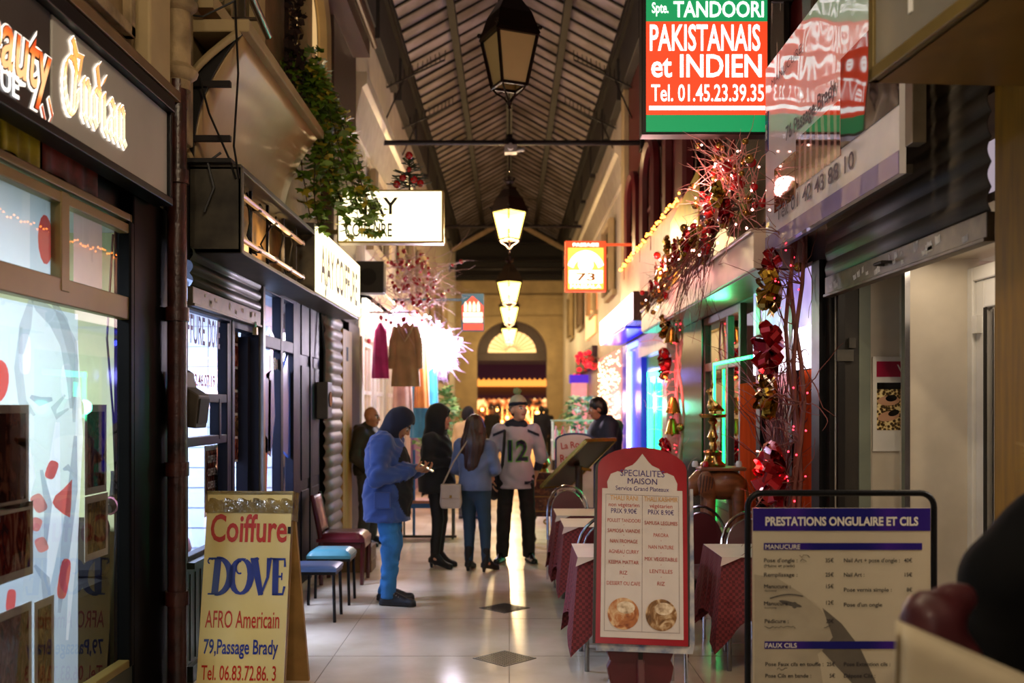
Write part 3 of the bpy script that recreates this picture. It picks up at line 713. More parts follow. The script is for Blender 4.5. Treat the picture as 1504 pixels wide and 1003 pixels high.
pb = MB(mat('pink plastic bag', '#d68ab0', rough=.4, bump=.6, bscale=8)); pb.ball((0, 0, .16), .2, 14, (1, 1.2, .8)); pb.ball((.02, .03, .34), .08, 10)
tag(pb.build('plastic_bag', smooth=70, loc=(-2.42, 6.92, .55)), 'pink plastic bag on the ledge behind the hairdresser window sill', 'bag')
b = MB(mat('ledge wood', '#8a6a3c', rough=.5)); b.box(-2.75, -2.09, 6.2, 7.1, .50, .55); b.box(-2.72, -2.66, 6.22, 6.3, .012, .5); b.box(-2.72, -2.66, 7.0, 7.08, .012, .5); tag(b.build('display_ledge'), 'wooden ledge behind the hairdresser window sill', 'shelf')
# door of the hairdresser
def glazed_door(sx, X, y0, y1, z1, fm, fw=.08, kick=.8, gm=None):
    global n_door
    d = put('door_%d' % n_door, None); d['kind'] = 'structure'; n_door += 1
    b = MB(fm); a, c = X-.03, X+.03
    b.box(a, c, y0, y0+fw, 0, z1); b.box(a, c, y1-fw, y1, 0, z1); b.box(a, c, y0+fw, y1-fw, z1-fw, z1); b.box(a, c, y0+fw, y1-fw, .02, kick); b.build('door_frame', d, bevel=.005)
    b = MB(gm or m_glass); b.add([(X, y0, kick), (X, y1, kick), (X, y1, z1), (X, y0, z1)], [(0, 1, 2, 3)]); b.build('pane', d)
    b = MB(m_chrome); xh = X - sx*.06; b.tube([(X-sx*.03, y0+.04, 1.0), (xh, y0+.04, 1.0), (xh, y0+.04, 1.12), (X-sx*.03, y0+.04, 1.12)], .009, 6); b.build('door_handle', d, smooth=50)
    return d
b = MB(m_navy); b.box(-2.1, -1.99, 7.16, 7.22, 0, 2.4); b.box(-2.12, -1.98, 7.86, 7.95, 0, 2.75); b.box(-2.1, -2.0, 7.16, 7.86, 2.28, 2.62); struct('wall_left.008', b)
b = MB(m_navy); b.box(-2.13, -2.04, 7.76, 7.85, .02, 2.25); struct('door_%d' % n_door, b); n_door += 1                      # leaf standing open, edge on
b = MB(mat('shutter guide steel', '#8f8f8c', rough=.35, metal=.6)); b.box(-2.0, -1.95, 7.90, 7.96, 0, 2.72); trim(b)

# --- second dark blue shopfront -----------------------------------------------------------------------------------
WC = -2.02
window(-1, WC, 7.97, 9.30, .45, 2.70, m_navy, mull=[(8.68, .5, 2.66, .09), (9.2, .5, 2.66, .12)], rails=[(2.24, 8.0, 9.28, .10), (.85, 8.0, 9.28, .06)], fw=.05, depth=.08)
b = MB(m_navy); b.box(-2.12, -2.0, 7.97, 9.30, 0, .45); b.box(-2.12, -1.99, 9.30, 10.45, 0, 2.9)
for z0, z1 in ((.2, .9), (1.0, 2.1), (2.2, 2.75)): b.box(-1.992, -1.98, 9.5, 9.85, z0, z1); b.box(-1.992, -1.98, 10.0, 10.36, z0, z1)
b.box(-2.02, -1.97, 9.88, 9.95, 0, 2.8); struct('wall_left.009', b, bevel=.006)
b = MB(m_chrome); b.box(-2.0, -1.96, 7.97, 9.6, 2.70, 2.73); trim(b)
st = thing('window_sticker', 'blue and orange picture of two children on the dark blue shop window', 'sticker', onX(382, 720, -2.012), math.radians(90))
def sticker(col, polys):
    b = MB(mat('sticker ' + col, col, rough=.3, var=.05))
    for p in polys: b.poly([(x, -.003, z) for x, z in p])
    b.build('cut_out', st)
sticker('#2f62c4', [[(.0, .35), (.35, .25), (.5, .6), (.45, 1.0), (.2, .95), (.05, .8)], [(.75, .3), (1.1, .2), (1.15, .9), (1.0, 1.15), (.8, 1.0)]])
sticker('#e2602e', [[(.0, .95), (.3, .9), (.35, 1.1), (.1, 1.15)], [(.0, .0), (.2, -.1), (.25, .4), (.05, .5)]])
sticker('#3a3f50', [[(-.02, 1.15), (.3, 1.36), (.62, 1.2), (.62, 1.13), (.3, 1.29), (-.02, 1.08)]])
sticker('#e8e6ee', [[(.25, .3), (.34, .3), (.36, .9), (.27, .9)]])
sticker('#b22440', [[(.3, .95), (.42, 1.0), (.44, 1.2), (.32, 1.18)]])
letters(st, mat('white print', '#e8e4de'), [dict(body='ee', x=.55, z=1.0, w=.25, h=.14, y=-.004, bold=.03)])
# electric box
eb_ = thing('electric_box', 'small grey electric box fixed beside the closed corrugated shutter', 'box', (-1.98, 10.33, 1.58))
b = MB(mat('electric box paint', '#4a4640', rough=.5, var=.2)); b.box(0, .12, -.12, .12, 0, .38); b.build('body', eb_, bevel=.01)
b = MB(mat('dark meter glass', '#14120f', rough=.15)); b.cyl((.12, 0, .2), (.13, 0, .2), .08, 14); b.build('dial', eb_)
b = MB(m_cable); b.tube([(.06, 0, .38), (.06, .02, .7), (.02, 0, 1.1)], .012, 6); b.build('cable', eb_)
# closed corrugated shutter, plank and dark doorway
m_shut_c = mat('pinkish grey shutter', '#75695f', rough=.5, metal=.15, var=.12)
roller('', -1, -1.96, 10.49, 11.55, 0.02, 2.72, .13, m_shut_c, m_shut_b, 'closed pale grey corrugated shutter between the dark blue front and the yellow plank', bulge=.026)
b = MB(m_dark); b.box(-2.2, -2.05, 10.45, 13.2, 0, 3.3); b.box(-2.2, -2.0, 10.45, 13.2, 2.75, 3.3); struct('wall_left.010', b)
pk = MB(mat('raw yellow plank', '#b98f3e', rough=.55, var=.15, scale=3, stretch=(8, 8, .6))); pk.box(-2.02, -1.94, 11.62, 12.28, 0, 2.62)
pk.use(m_dark); pk.box(-1.945, -1.938, 11.85, 12.0, 2.25, 2.42)
tag(pk.build('wooden_plank', bevel=.008), 'tall raw yellow plank standing beside the closed corrugated shutter', 'plank')
b = MB(m_navy); b.box(-2.06, -1.98, 12.30, 13.18, 0, 2.75); struct('door_%d' % n_door, b); n_door += 1
# ------------------------------------------------------------------ left, above the shopfronts
m_cove = mat('smooth warm cove plaster', '#a8895c', rough=.42, var=.12, scale=1.6, bump=.12, bscale=5)
# the coved hood over the hairdresser: a curved sheet sweeping out to the upper storey
cv = thing('cove_hood', 'curved cream plaster hood above the hairdresser front, dark sheet as the shadow behind its rim', 'hood', (-2.0, 6.2, 3.24))
def cove(u): return (.02 + .30*u**2.2, .80*u)
b = MB(m_cove); b.grid(lambda u, v: (cove(v)[0], .06 + u*2.4, cove(v)[1]), 12, 14); b.build('sheet', cv, smooth=60, solid=.02)
b = MB(m_dark); b.grid(lambda u, v: (cove(v)[0]+.004 - .16*math.sin(math.pi*v)*u, .03 + .02*u, cove(v)[1]), 4, 14); b.build('hollow', cv, solid=.01)  # dark sheet painted in for the shadow behind the rim
b = MB(m_stone); b.tube([(cove(i/12)[0]-.16*math.sin(math.pi*i/12)*.9, .0, cove(i/12)[1]) for i in range(13)], .025, 6); b.build('rim', cv, smooth=60)
b = MB(m_stone); b.box(.0, .38, .0, 2.5, .80, .88); b.build('top_ledge', cv, bevel=.01)
for z in (.12, .46): 
    b = MB(m_iron); b.box(-.02, .26, .0, .04, z, z+.035); b.build('bracket', cv)
# cables dangling in front of the hood
for pts in ([(0, 0, 1.0), (.02, 0, .55), (-.01, .01, .1), (.02, .02, -.1)], [(-.22, 0, .52), (-.16, .0, .3), (-.04, .02, .02), (.0, .02, -.1)], [(.0, 0, 1.0), (-.2, 0, .9), (-.42, 0, .93), (-.6, 0, .95)]):
    b = MB(m_cable); P = [Vector(p) for p in pts]; b.tube([P[0].lerp(P[1], t/4) if t <= 4 else P[1].lerp(P[2], (t-4)/4) if t <= 8 else P[2].lerp(P[3], (t-8)/4) for t in range(13)], .007, 5)
    tag(b.build('cable', loc=(-1.70, 6.17, 3.22)), 'thin black cable hanging in front of the curved plaster hood', 'cable', 'cables by the plaster hood')
# gutted sign box with bare tubes
gx = -1.667
gb_ = thing('gutted_sign_box', 'open dark sign box showing bare tubes and wiring above the hairdresser shutter', 'sign box', (-1.99, 6.2, 2.66))
m_boxd = mat('tarnished sign box metal', '#4c463a', rough=.5, metal=.4, var=.25, scale=5, dirt='#1d1a15')
m_amberback = mat('tarnished brass backing', '#a27f48', rough=.45, metal=.3, var=.3, scale=6, dirt='#3c2c18')
b = MB(m_boxd); b.box(0, .32, 0, .025, .0, .54); b.box(0, .32, 2.34, 2.36, 0, .54); b.box(0, .32, 0, 2.36, .52, .555); b.box(0, .32, 0, 2.36, 0, .03); b.box(.30, .325, .0, .05, 0, .54); b.build('casing', gb_, bevel=.004)
b = MB(m_amberback); b.box(.02, .05, .03, 2.34, .03, .52); b.build('backing', gb_)
b = MB(mat('bare glass tube', '#c2b9a6', rough=.2, var=.1, emit='#ffb060', es=.12));  # faint glow added to the unlit tubes to go with the added lamp
for z in (.12, .40): b.cyl((.27, .08, z), (.27, 2.1, z), .018, 8)
b.build('tube', gb_, smooth=40)
b = MB(m_iron)
for y in (.12, .62, 1.1, 1.6, 2.05): b.box(.205, .225, y, y+.022, .03, .52); b.box(.23, .285, y-.02, y+.04, .10, .14); b.box(.23, .285, y-.02, y+.04, .38, .42)
b.build('strut', gb_)
b = MB(m_cable)
for k in range(7):
    y = U(.1, 2.0); b.tube([(.2, y, .5), (.26, y+U(-.1, .1), .35), (.22, y+U(-.15, .15), .2), (.26, y+U(-.1, .1), .08)], .007, 5)
b.build('wiring', gb_)
b = MB(m_cable); b.tube([(.2, -.02, .62), (.12, -.03, .56), (.16, -.03, .4), (.1, -.03, .25)], .009, 5); b.build('loose_cable', gb_)
point_light('added_box_light', (-1.74, 7.7, 2.92), 2.6, (1, .66, .30), .03)  # added lamp to brighten the box backing; the tubes themselves are unlit
b = MB(m_dark); b.box(-2.1, -1.72, 6.15, 8.6, 3.215, 3.24); trim(b)
# lit salon sign boxes: one along the wall, one projecting
m_lit = glow('warm white lit sign face', '#fff1c0', 1.05)
m_signletter = mat('dark brown sign letter', '#1e160a', var=0)
s1 = wallsign('lit_sign_box', 'long lit cream hairdresser sign running along the wall beside the open sign box', 'shop sign', -1.99, 8.62, 2.68, -1)
b = MB(m_boxd); b.box(0, 2.5, -.30, 0, 0, .62); b.build('casing', s1, bevel=.008)
b = MB(m_lit); b.box(.04, 2.47, -.325, -.30, .03, .59); part_label(b.build('face', s1), 'glowing cream face')
letters(s1, m_signletter, [dict(body='AJAY COIFFURE', x=1.22, z=.13, w=2.1, h=.34, y=-.328, bold=.022)])
s2 = thing('projecting_sign_box', 'lit cream rectangular sign box projecting over the passage below the ivy', 'shop sign', (-1.16, 9.7, 3.30))
b = MB(mat('bronze sign casing', '#8a7444', rough=.4, metal=.5)); b.box(-.52, .52, 0, .16, 0, .52); b.box(-.84, -.52, .06, .10, .38, .42); b.box(-.84, -.52, .06, .10, .1, .14); b.build('casing', s2, bevel=.008)
b = MB(m_lit); b.box(-.50, .50, -.012, .0, .02, .50); part_label(b.build('face', s2), 'glowing cream face')
b = MB(m_lit); b.box(-.50, .50, .16, .172, .02, .50); b.build('face', s2)
letters(s2, m_signletter, [dict(body='AJAY', x=-.17, z=.28, w=.50, h=.16, y=-.015, bold=.02), dict(body='COIFFURE', x=-.21, z=.06, w=.46, h=.13, y=-.015, bold=.014)])
b = MB(m_dark); b.box(-2.05, -1.99, 8.0, 11.2, 3.24, 3.34); trim(b)
# small dark loudspeaker under the projecting sign
sp = thing('loudspeaker', 'small dark loudspeaker box fixed to the wall under the projecting lit sign', 'loudspeaker', (-1.75, 12.6, 3.15))
b = MB(mat('dark speaker casing', '#2c2520', rough=.5)); b.box(-.25, .16, 0, .25, 0, .40); b.build('casing', sp, bevel=.01)
b = MB(m_dark); b.cyl((-.04, -.004, .2), (-.04, .0, .2), .11, 16); b.build('grille', sp)

# mouldings, panels, columns, windows of the upper storey
m_orn = mat('carved cream plaster', '#a8906a', rough=.7, var=.2, scale=5, dirt='#5c4a30', bump=.5, bscale=25)
XW = XL
def wallbox(name, x, y0, y1, z0, z1, m, **k):
    b = MB(m); b.box(XW, XW+x, y0, y1, z0, z1); return trim(b, **k)
b = MB(mat('brown wood moulding', '#6b5233', rough=.5)); b.box(XW, XW+.10, 2.0, 5.9, 3.46, 3.52); b.box(XW, XW+.06, 2.0, 5.9, 3.43, 3.46); trim(b, bevel=.006)
for y0, y1 in ((2.9, 4.0), (4.15, 5.2)):                              # carved panel with a cross rosette
    b = MB(m_orn); z0, z1 = 3.62, 4.5
    b.box(XW, XW+.05, y0, y1, z0, z0+.06); b.box(XW, XW+.05, y0, y1, z1-.06, z1); b.box(XW, XW+.05, y0, y0+.06, z0, z1); b.box(XW, XW+.05, y1-.06, y1, z0, z1)
    ym, zm = (y0+y1)/2, (z0+z1)/2
    for a in range(4):
        t = math.pi/4*a; b.bar((XW+.02, ym-.34*math.cos(t), zm-.34*math.sin(t)), (XW+.02, ym+.34*math.cos(t), zm+.34*math.sin(t)), .05, .05, up=(1, 0, 0))
    b.lathe([(0, -.02), (.11, 0), (.07, .03), (0, .05)], (XW+.03, ym, zm), 14, Matrix.Rotation(math.radians(90), 4, 'Y')); trim(b, bevel=.006)
wallbox('', .09, 5.3, 5.62, 3.5, 7.7, m_stone, bevel=.015)
cb = MB(m_orn); cb.cyl((XW+.06, 5.82, 3.55), (XW+.06, 5.82, 7.7), .075, 14)
for z in (3.6, 4.0, 4.05, 4.8, 5.6): cb.lathe([(.07, 0), (.11, .03), (.12, .06), (.08, .10)], (XW+.06, 5.82, z), 14)
trim(cb, smooth=40)
wallbox('', .05, 5.95, 6.15, 3.3, 7.7, m_orn, bevel=.012)
# small oblique window and handrail above the hood
def upper_window(y0, y1, z0, z1, arch, lab_glow, X=XW, sx=-1, fr=None):
    global n_win
    o = put('window_%d' % n_win, None); o['kind'] = 'structure'; n_win += 1
    fr = fr or m_stone; x0 = X; x1 = X - sx*.09 if sx > 0 else X + .09
    ym = (y0+y1)/2; r = (y1-y0)/2; n = 14
    outl = [(y0, z0)] + ([(ym - r*math.cos(math.pi*i/n), z1 + (r*arch)*math.sin(math.pi*i/n)) for i in range(n+1)] if arch else [(y0, z1), (y1, z1)]) + [(y1, z0)]
    b = MB(fr); b.tube([(x1 if sx < 0 else x1, p[0], p[1]) for p in outl], .07, 6); b.box(min(x0, x1), max(x0, x1)+.02, y0-.1, y1+.1, z0-.1, z0); b.build('window_frame', o, smooth=40)
    b = MB(lab_glow); b.add([(X + (.012 if sx < 0 else -.012), p[0], p[1]) for p in outl], [tuple(range(len(outl)))]); b.build('pane', o)
    b = MB(fr); xx = X + (.03 if sx < 0 else -.03); b.bar((xx, ym, z0), (xx, ym, z1+r*arch), .05); b.bar((xx, y0, z0+(z1-z0)*.62), (xx, y1, z0+(z1-z0)*.62), .05); b.build('muntin', o)
    return o
m_dimpane = mat('dusty dark window pane', '#5a5448', rough=.15, var=.2, scale=3)
m_warmpane = glow('dimly lit upper window', '#d8b47a', .35)
upper_window(6.45, 7.5, 4.35, 5.6, 0, m_dimpane)
upper_window(9.3, 10.3, 4.75, 5.5, .9, m_warmpane)
b = MB(m_chrome); b.cyl((-1.72, 6.0, 4.55), (-1.72, 7.1, 4.35), .03, 10); b.cyl((-1.72, 6.3, 4.5), (-1.98, 6.3, 4.5), .015, 8); b.cyl((-1.72, 6.9, 4.39), (-1.98, 6.9, 4.39), .015, 8)
tag(b.build('handrail', smooth=40), 'pale metal handrail outside the upper window over the plaster hood', 'handrail')
# brown hanging dead creeper between the two upper windows
b = MB(mat('dead brown creeper', '#2a170d', rough=.9))
for k in range(260):
    z = U(4.3, 5.7); y = 8.75 + U(-.16, .16); x = XW + .03 + U(0, .14); a = U(0, 6.28); r = U(.03, .08)
    p = Vector((x, y, z)); d = Vector((U(.2, 1), math.cos(a), math.sin(a)-.4))*r; e = d.cross(Vector((U(-1, 1), 1, U(-1, 1)))).normalized()*r*.5
    b.poly([p, p+d*.5+e, p+d, p+d*.5-e])
b.tube([(XW+.02, 8.75, 4.0), (XW+.05, 8.72, 4.8), (XW+.04, 8.76, 5.8)], .02, 6)
o = b.build('dead_creeper'); tag(o, 'dark withered creeper hanging on the upper wall left of the arched window', 'creeper', kind='thing')
wallbox('', .14, 10.55, 12.1, 3.4, 7.7, m_wooddk, bevel=.02)             # dark timber pilaster
b = MB(mat('red brown cornice beam', '#4c2a1c', rough=.4, var=.15)); b.box(-1.95, -1.66, 7.6, 11.85, 5.86, 6.14); b.box(-1.95, -1.60, 7.6, 11.85, 6.10, 6.2); b.cyl((-1.60, 7.6, 6.0), (-1.60, 11.85, 6.0), .035, 8); trim(b, smooth=30)
m_gloss = mat('glossy white cornice', '#d8cdb8', rough=.18, var=.06)
b = MB(m_gloss); b.prism([(0, 0), (.05, 0), (.16, .5), (.22, .55), (.22, .7), (0, .7)], 12.45, 20, Matrix.Translation((XW, 0, 5.2))); b.box(XW, XW+.03, 12.45, 13.6, 3.3, 5.2); trim(b, bevel=.01)
wallbox('', .06, 12.2, 12.5, 3.2, 7.7, m_gloss, bevel=.015)
for k in range(5): upper_window(14.0+k*3.6, 15.6+k*3.6, 4.0, 5.0, 0, m_dimpane)

# --- balcony planter with trailing ivy ----------------------------------------------------------------------------
m_leaf = mat('ivy leaf', '#6f8f26', rough=.45, var=.25, scale=9, dirt='#3a5814')
m_leafy = mat('sign lit ivy leaf', '#b9a832', rough=.45, var=.15)  # yellow puts the sign's light into the colour of some trailing leaves
m_stem = mat('brown stem', '#3c2c18', rough=.8)
def leaf(b, p, d, r, lobes=3):
    d = d.normalized(); up = Vector((U(-.4, .4), U(-.4, .4), 1)); s = d.cross(up).normalized(); n = s.cross(d)
    P = [p, p + s*r*.55 + d*r*.15, p + s*r*.75 + d*r*.6 + n*r*.12, p + s*r*.3 + d*r*.62, p + d*r*1.15 - n*r*.1, p - s*r*.3 + d*r*.62, p - s*r*.75 + d*r*.6 + n*r*.12, p - s*r*.55 + d*r*.15]
    b.poly(P)
iv = thing('trailing_ivy', 'green ivy trailing from a balcony planter down over the projecting lit sign', 'plant', (-1.85, 8.9, 4.45))
b = MB(mat('dark planter', '#1d1812', rough=.7)); b.prism([(-.28, .06), (.02, .06), (.05, .2), (-.28, .2)], -.1, .6); b.build('planter', iv, bevel=.01)
b = MB(m_stem); tips = []
for k in range(17):
    p = Vector((U(-.1, .15), U(-.2, .6), .2)); pts = [p]; v = Vector((U(.0, .05), U(-.05, .05), .02))
    L = int(U(9, 20))
    for j in range(L):
        v = v*.80 + Vector((.004 + U(-.016, .016), U(-.018, .018), -.026)); p = p + v; pts.append(p)
        if p.z < -1.15: break
    b.tube(pts, .005, 4); tips.append(pts)
b.build('stem', iv)
lf = MB(m_leaf)
for pts in tips:
    for p in pts:
        for j in range(7): lf.use(m_leaf if rnd.random() < .8 else m_leafy); leaf(lf, p + Vector((U(-.05, .05), U(-.06, .06), U(-.04, .04))), Vector((U(-.3, .8), U(-1, .4), U(-.9, .3))), U(.045, .085))
for k in range(260): lf.use(m_leaf); leaf(lf, Vector((U(-.28, .16), U(-.2, .7), .2 + abs(rnd.gauss(0, .12)))), Vector((U(-1, 1), U(-1, 1), U(-.2, .8))), U(.05, .09))
lf.build('leaves', iv)['kind'] = 'stuff'
# red and green christmas arrangement standing on the projecting sign
xa = thing('christmas_arrangement', 'little fir and red flower arrangement standing on top of the projecting lit sign', 'decoration', (-.98, 9.78, 3.82))
b = MB(mat('fir green', '#2c3a1c', rough=.7))
for k in range(90):
    t = U(0, 1); a = U(0, 6.28); r = (.22*(1-t)+.03); p = Vector((0, 0, .03 + t*.30)); q = p + Vector((math.cos(a)*r, math.sin(a)*r*.6, U(-.03, .06))); b.bar(p, q, .008)
b.tube([(0, 0, 0), (0, 0, .38)], .01, 5); b.build('fir_sprig', xa)
m_redshine = mat('shiny red', '#b01418', rough=.22, coat=.5, var=.1)
for p in ((0, -.05, .34), (-.06, -.06, .12), (.05, -.07, .10), (0, -.06, .2), (.11, -.04, .07), (-.12, -.04, .06)):
    b = MB(m_redshine); b.ball(p, U(.028, .045), 8); b.build('bauble', xa, smooth=60)

# --- white lit clothes shop further down --------------------------------------------------------------------------
m_lamp_white = glow('shop white glow', '#ffe9d8', 1.3)
b = MB(m_plaster2); b.box(-2.3, -2.0, 13.2, 19.8, 2.65, 3.3); b.box(-2.3, -2.02, 13.2, 13.3, 0, 2.65); struct('wall_left.011', b)
b = MB(m_plaster2)
for y0, y1 in ((13.3, 13.55), (14.5, 14.8), (15.9, 16.2), (17.4, 17.7), (19.0, 19.8)): b.box(-2.1, -1.97, y0, y1, 0, 2.65)
struct('wall_left.012', b)
b = MB(glow('clothes shop interior glow', '#ffcf9a', .55)); b.box(-2.42, -2.38, 13.2, 19.8, 0, 2.7); struct('wall_left.013', b)
for k, (y0, y1) in enumerate(((13.55, 14.5), (14.8, 15.9), (16.2, 17.4), (17.7, 19.0))):
    window(-1, -2.03, y0, y1, .05, 2.6, m_white, mull=[((y0+y1)/2, .1, 2.5, .06)], rails=[(1.9, y0, y1, .06)], fw=.06)
s3 = wallsign('fascia_sign', 'white lit fascia with faint lettering over the clothes shop', 'shop sign', -1.97, 13.3, 2.7, -1)
b = MB(glow('white lit fascia', '#fff0dc', .9)); b.box(0, 5.9, -.06, 0, .0, .46); b.build('face', s3)
b = MB(m_chrome); b.box(0, 5.9, -.3, -.28, .50, .53); b.box(0, .03, -.3, 0, .5, .53); b.box(5.87, 5.9, -.3, 0, .5, .53); b.build('rail', s3)
letters(s3, mat('grey sign print', '#8a8078'), [dict(body='PRET A PORTER', x=2.6, z=.15, w=4, h=.16, y=-.064)])
# clothes hanging on a rod outside the shop
rod = MB(m_chrome); rod.tube([(-2.0, 13.45, 2.98), (-1.38, 13.45, 2.98), (-1.30, 13.5, 2.98), (-1.18, 15.2, 2.98), (-1.25, 15.3, 2.98), (-1.97, 15.3, 2.98)], .014, 8)
tag(rod.build('garment_rail', smooth=50), 'metal garment rail fixed outside the white clothes shop', 'rail')
def garment(name, x, y, w, L, col, lab, coat=False, top=2.84, group=None):
    t = thing(name, lab, 'garment', (x, y, top), 0, group)
    m = mat('cloth ' + col, col, rough=.85, var=.15, scale=5, sheen=.3)
    b = MB(m)
    def sec(u, v):                                        # v: 0 hem .. 1 shoulder
        wd = w*(1.0 - .35*v) if v < .86 else w*(.65 - .5*(v-.86)/.14)
        a = u*2*math.pi; dp = .085*(1 - .35*v)
        return (wd/2*math.cos(a), dp*math.sin(a) + .018*math.sin(a*7 + v*3)*(1-v), -L*(1-v) - .0)
    b.grid(sec, 36, 14); b.build('cloth', t, smooth=70)
    if coat:
        b = MB(m); b.tube([(-.1, -.06, -.02), (-.05, -.09, -.14), (0, -.1, -.24), (.05, -.09, -.14), (.1, -.06, -.02)], .028, 6); b.build('collar', t, smooth=60)
        for sx in (-1, 1):
            b = MB(m); b.tube([(sx*w*.30, 0, -.05), (sx*w*.42, 0, -.25), (sx*w*.47, -.02, -.62)], [.05, .06, .05], 8); b.build('sleeve', t, smooth=60)
    b = MB(m_chrome); b.tube([(-w*.28, 0, -.03), (0, 0, .03), (w*.28, 0, -.03)], .006, 5); b.tube([(0, 0, .03), (0, 0, .12), (.015, 0, .145), (.03, 0, .12)], .005, 5); b.build('hanger', t)
    return t
garment('hanging_coat', -1.40, 13.47, .40, .86, '#b8936a', 'long tan coat hanging outside the white clothes shop', True)
garment('hanging_dress', -1.24, 14.1, .22, 1.15, '#d88a3c', 'narrow orange garment hanging behind the tan coat', group=None)
garment('hanging_dress', -1.16, 14.6, .24, 1.1, '#3a9fc0', 'turquoise garment hanging beyond the orange one')
garment('hanging_dress', -1.5, 14.0, .3, 1.35, '#b8968a', 'dusty pink patterned dress hanging under the tan coat')
garment('hanging_dress', -1.35, 15.0, .3, 1.6, '#2e6f8e', 'long teal dress hanging deepest on the garment rail')
garment('hanging_dress', -1.74, 13.45, .24, .75, '#d83a92', 'magenta top hanging nearest the clothes shop wall')

# --- spray of twigs, berries and a burst of white lights ------------------------------------------------------------
def twig(b, p, d, L, r, n=6, wig=.25, droop=0.):
    pts = [Vector(p)]; d = Vector(d).normalized()
    for i in range(n):
        d = (d + Vector((U(-wig, wig), U(-wig, wig), U(-wig, wig) - droop))).normalized(); pts.append(pts[-1] + d*(L/n))
    b.tube(pts, [r*(1 - .75*i/n) for i in range(n+1)], 4, cap=False); return pts
m_twig_pale = mat('pale dry twig', '#d0a8a0', rough=.6, var=.15)
m_twig_red = mat('dark red twig', '#6e2620', rough=.5, var=.2)
m_berry = mat('red berry', '#b3202a', rough=.25, coat=.4, var=.1)
bs = thing('lit_twig_spray', 'big spray of pale twigs and red berries glaring with white lights above the clothes', 'decoration', (-1.5, 13.3, 3.25))
b = MB(m_twig_pale); ends = []
for k in range(190):
    p = (U(-.4, .5), U(-.3, .5), U(-.25, .45)); q = twig(b, p, (U(-.2, 1.2), U(-1, .6), U(-.9, .5)), U(.35, .75), .006, 5, .3); ends += q[2:]
b.build('twigs', bs)['kind'] = 'stuff'
for k in range(95):
    p = ends[rnd.randrange(len(ends))] if k % 2 else Vector((U(-.05, .45), U(-.5, .2), U(-.2, .5)))
    b = MB(m_berry); b.ball((0, 0, 0), U(.02, .04), 7); b.build('berry', bs, smooth=60, loc=p)
m_burst = glow('white glare tinsel', '#d6b2ea', 1.1)
m_burst2 = glow('white led bulb', '#f8f2ff', 16)
lb = thing('light_burst', 'dazzling violet white led cluster with sprays shaped as its glare, beside the hanging clothes', 'lamp', (-1.06, 14.3, 2.52))
b = MB(m_burst)  # glowing spikes added to give the glare around the bulbs a shape
CL = [Vector(q) for q in ((-.42, -.6, .38), (-.22, -.3, .22), (0, 0, 0), (.10, .1, -.14), (.16, -.05, .05), (-.05, .1, .2))]
for k in range(620):
    d = Vector((rnd.gauss(0, 1), rnd.gauss(0, 1), rnd.gauss(0, 1))).normalized(); L = U(.10, .34); c0 = CL[rnd.randrange(6)] + Vector((U(-.1, .1), U(-.1, .1), U(-.12, .12)))
    e = Vector((U(-1, 1), U(-1, 1), U(-1, 1)))*.06; b.tube([c0, c0 + d*L*.5 + e*.4, c0 + d*L + e + Vector((0, 0, -.04))], [.0035, .003, .0008], 3, cap=False)
b.build('sprays', lb)['kind'] = 'stuff'
for k in range(90):
    d = CL[rnd.randrange(6)] + Vector((rnd.gauss(0, .10), rnd.gauss(0, .10), rnd.gauss(0, .12))); b = MB(m_burst2); b.ball((0, 0, 0), .02, 6); b.build('bulb', lb, loc=d)
b = MB(m_cable); b.tube([(0, 0, 0), (-.1, 0, .46), (-.14, 0, .48)], .006, 5); b.build('cable', lb)
point_light('burst_light', (-.92, 14.1, 2.5), 75, (.93, .86, 1.0), .25)
# purple wall patch, red flowers, plant and fascia further on
b = MB(mat('violet painted front', '#8a6a98', rough=.5, var=.1)); b.box(-2.0, -1.93, 20.2, 25, 0, 3.2); struct('wall_left.014', b)
fb_ = thing('flower_band', 'cluster of glowing red blooms on the left wall beyond the white lights', 'decoration', (-1.96, 19.2, 2.5))
b = MB(m_twig_red); b.tube([(.0, -.9, .0), (.03, 0, .1), (.0, .9, .05)], .015, 5); b.build('branch', fb_)
for k in range(18):
    b = MB(glow('red lit bloom', '#e0182a', .8)); b.ball((0, 0, 0), U(.05, .09), 7, (1, 1, .8)); b.build('bloom', fb_, smooth=60, loc=(.05 + U(0, .15), U(-.9, .9), U(-.25, .3)))
def shop_mass(X, sx, y0, y1, z0, z1, m, lab, txt=None, mt=None):
    t = wallsign('fascia_sign', lab, 'shop sign', X, y0 if sx < 0 else y1, z0, sx)
    b = MB(m); b.box(0, y1-y0, -.12, 0, 0, z1-z0); b.build('board', t, bevel=.01)
    if txt: letters(t, mt or m_white, [dict(body=txt, x=(y1-y0)/2, z=(z1-z0)*.3, w=(y1-y0)*.8, h=(z1-z0)*.4, y=-.124)])
    return t
shop_mass(-1.99, -1, 26, 31, 2.5, 3.0, mat('brown sign board', '#4a2c1c'), 'brown fascia board on the left wall near the arch', 'RESTAURANT')
shop_mass(-1.99, -1, 20.2, 25, 2.62, 3.1, glow('pink lit board', '#c89ad0', .6), 'pink lit fascia on the left wall beyond the light burst', 'BOUTIQUE', mat('violet print', '#5a3070'))
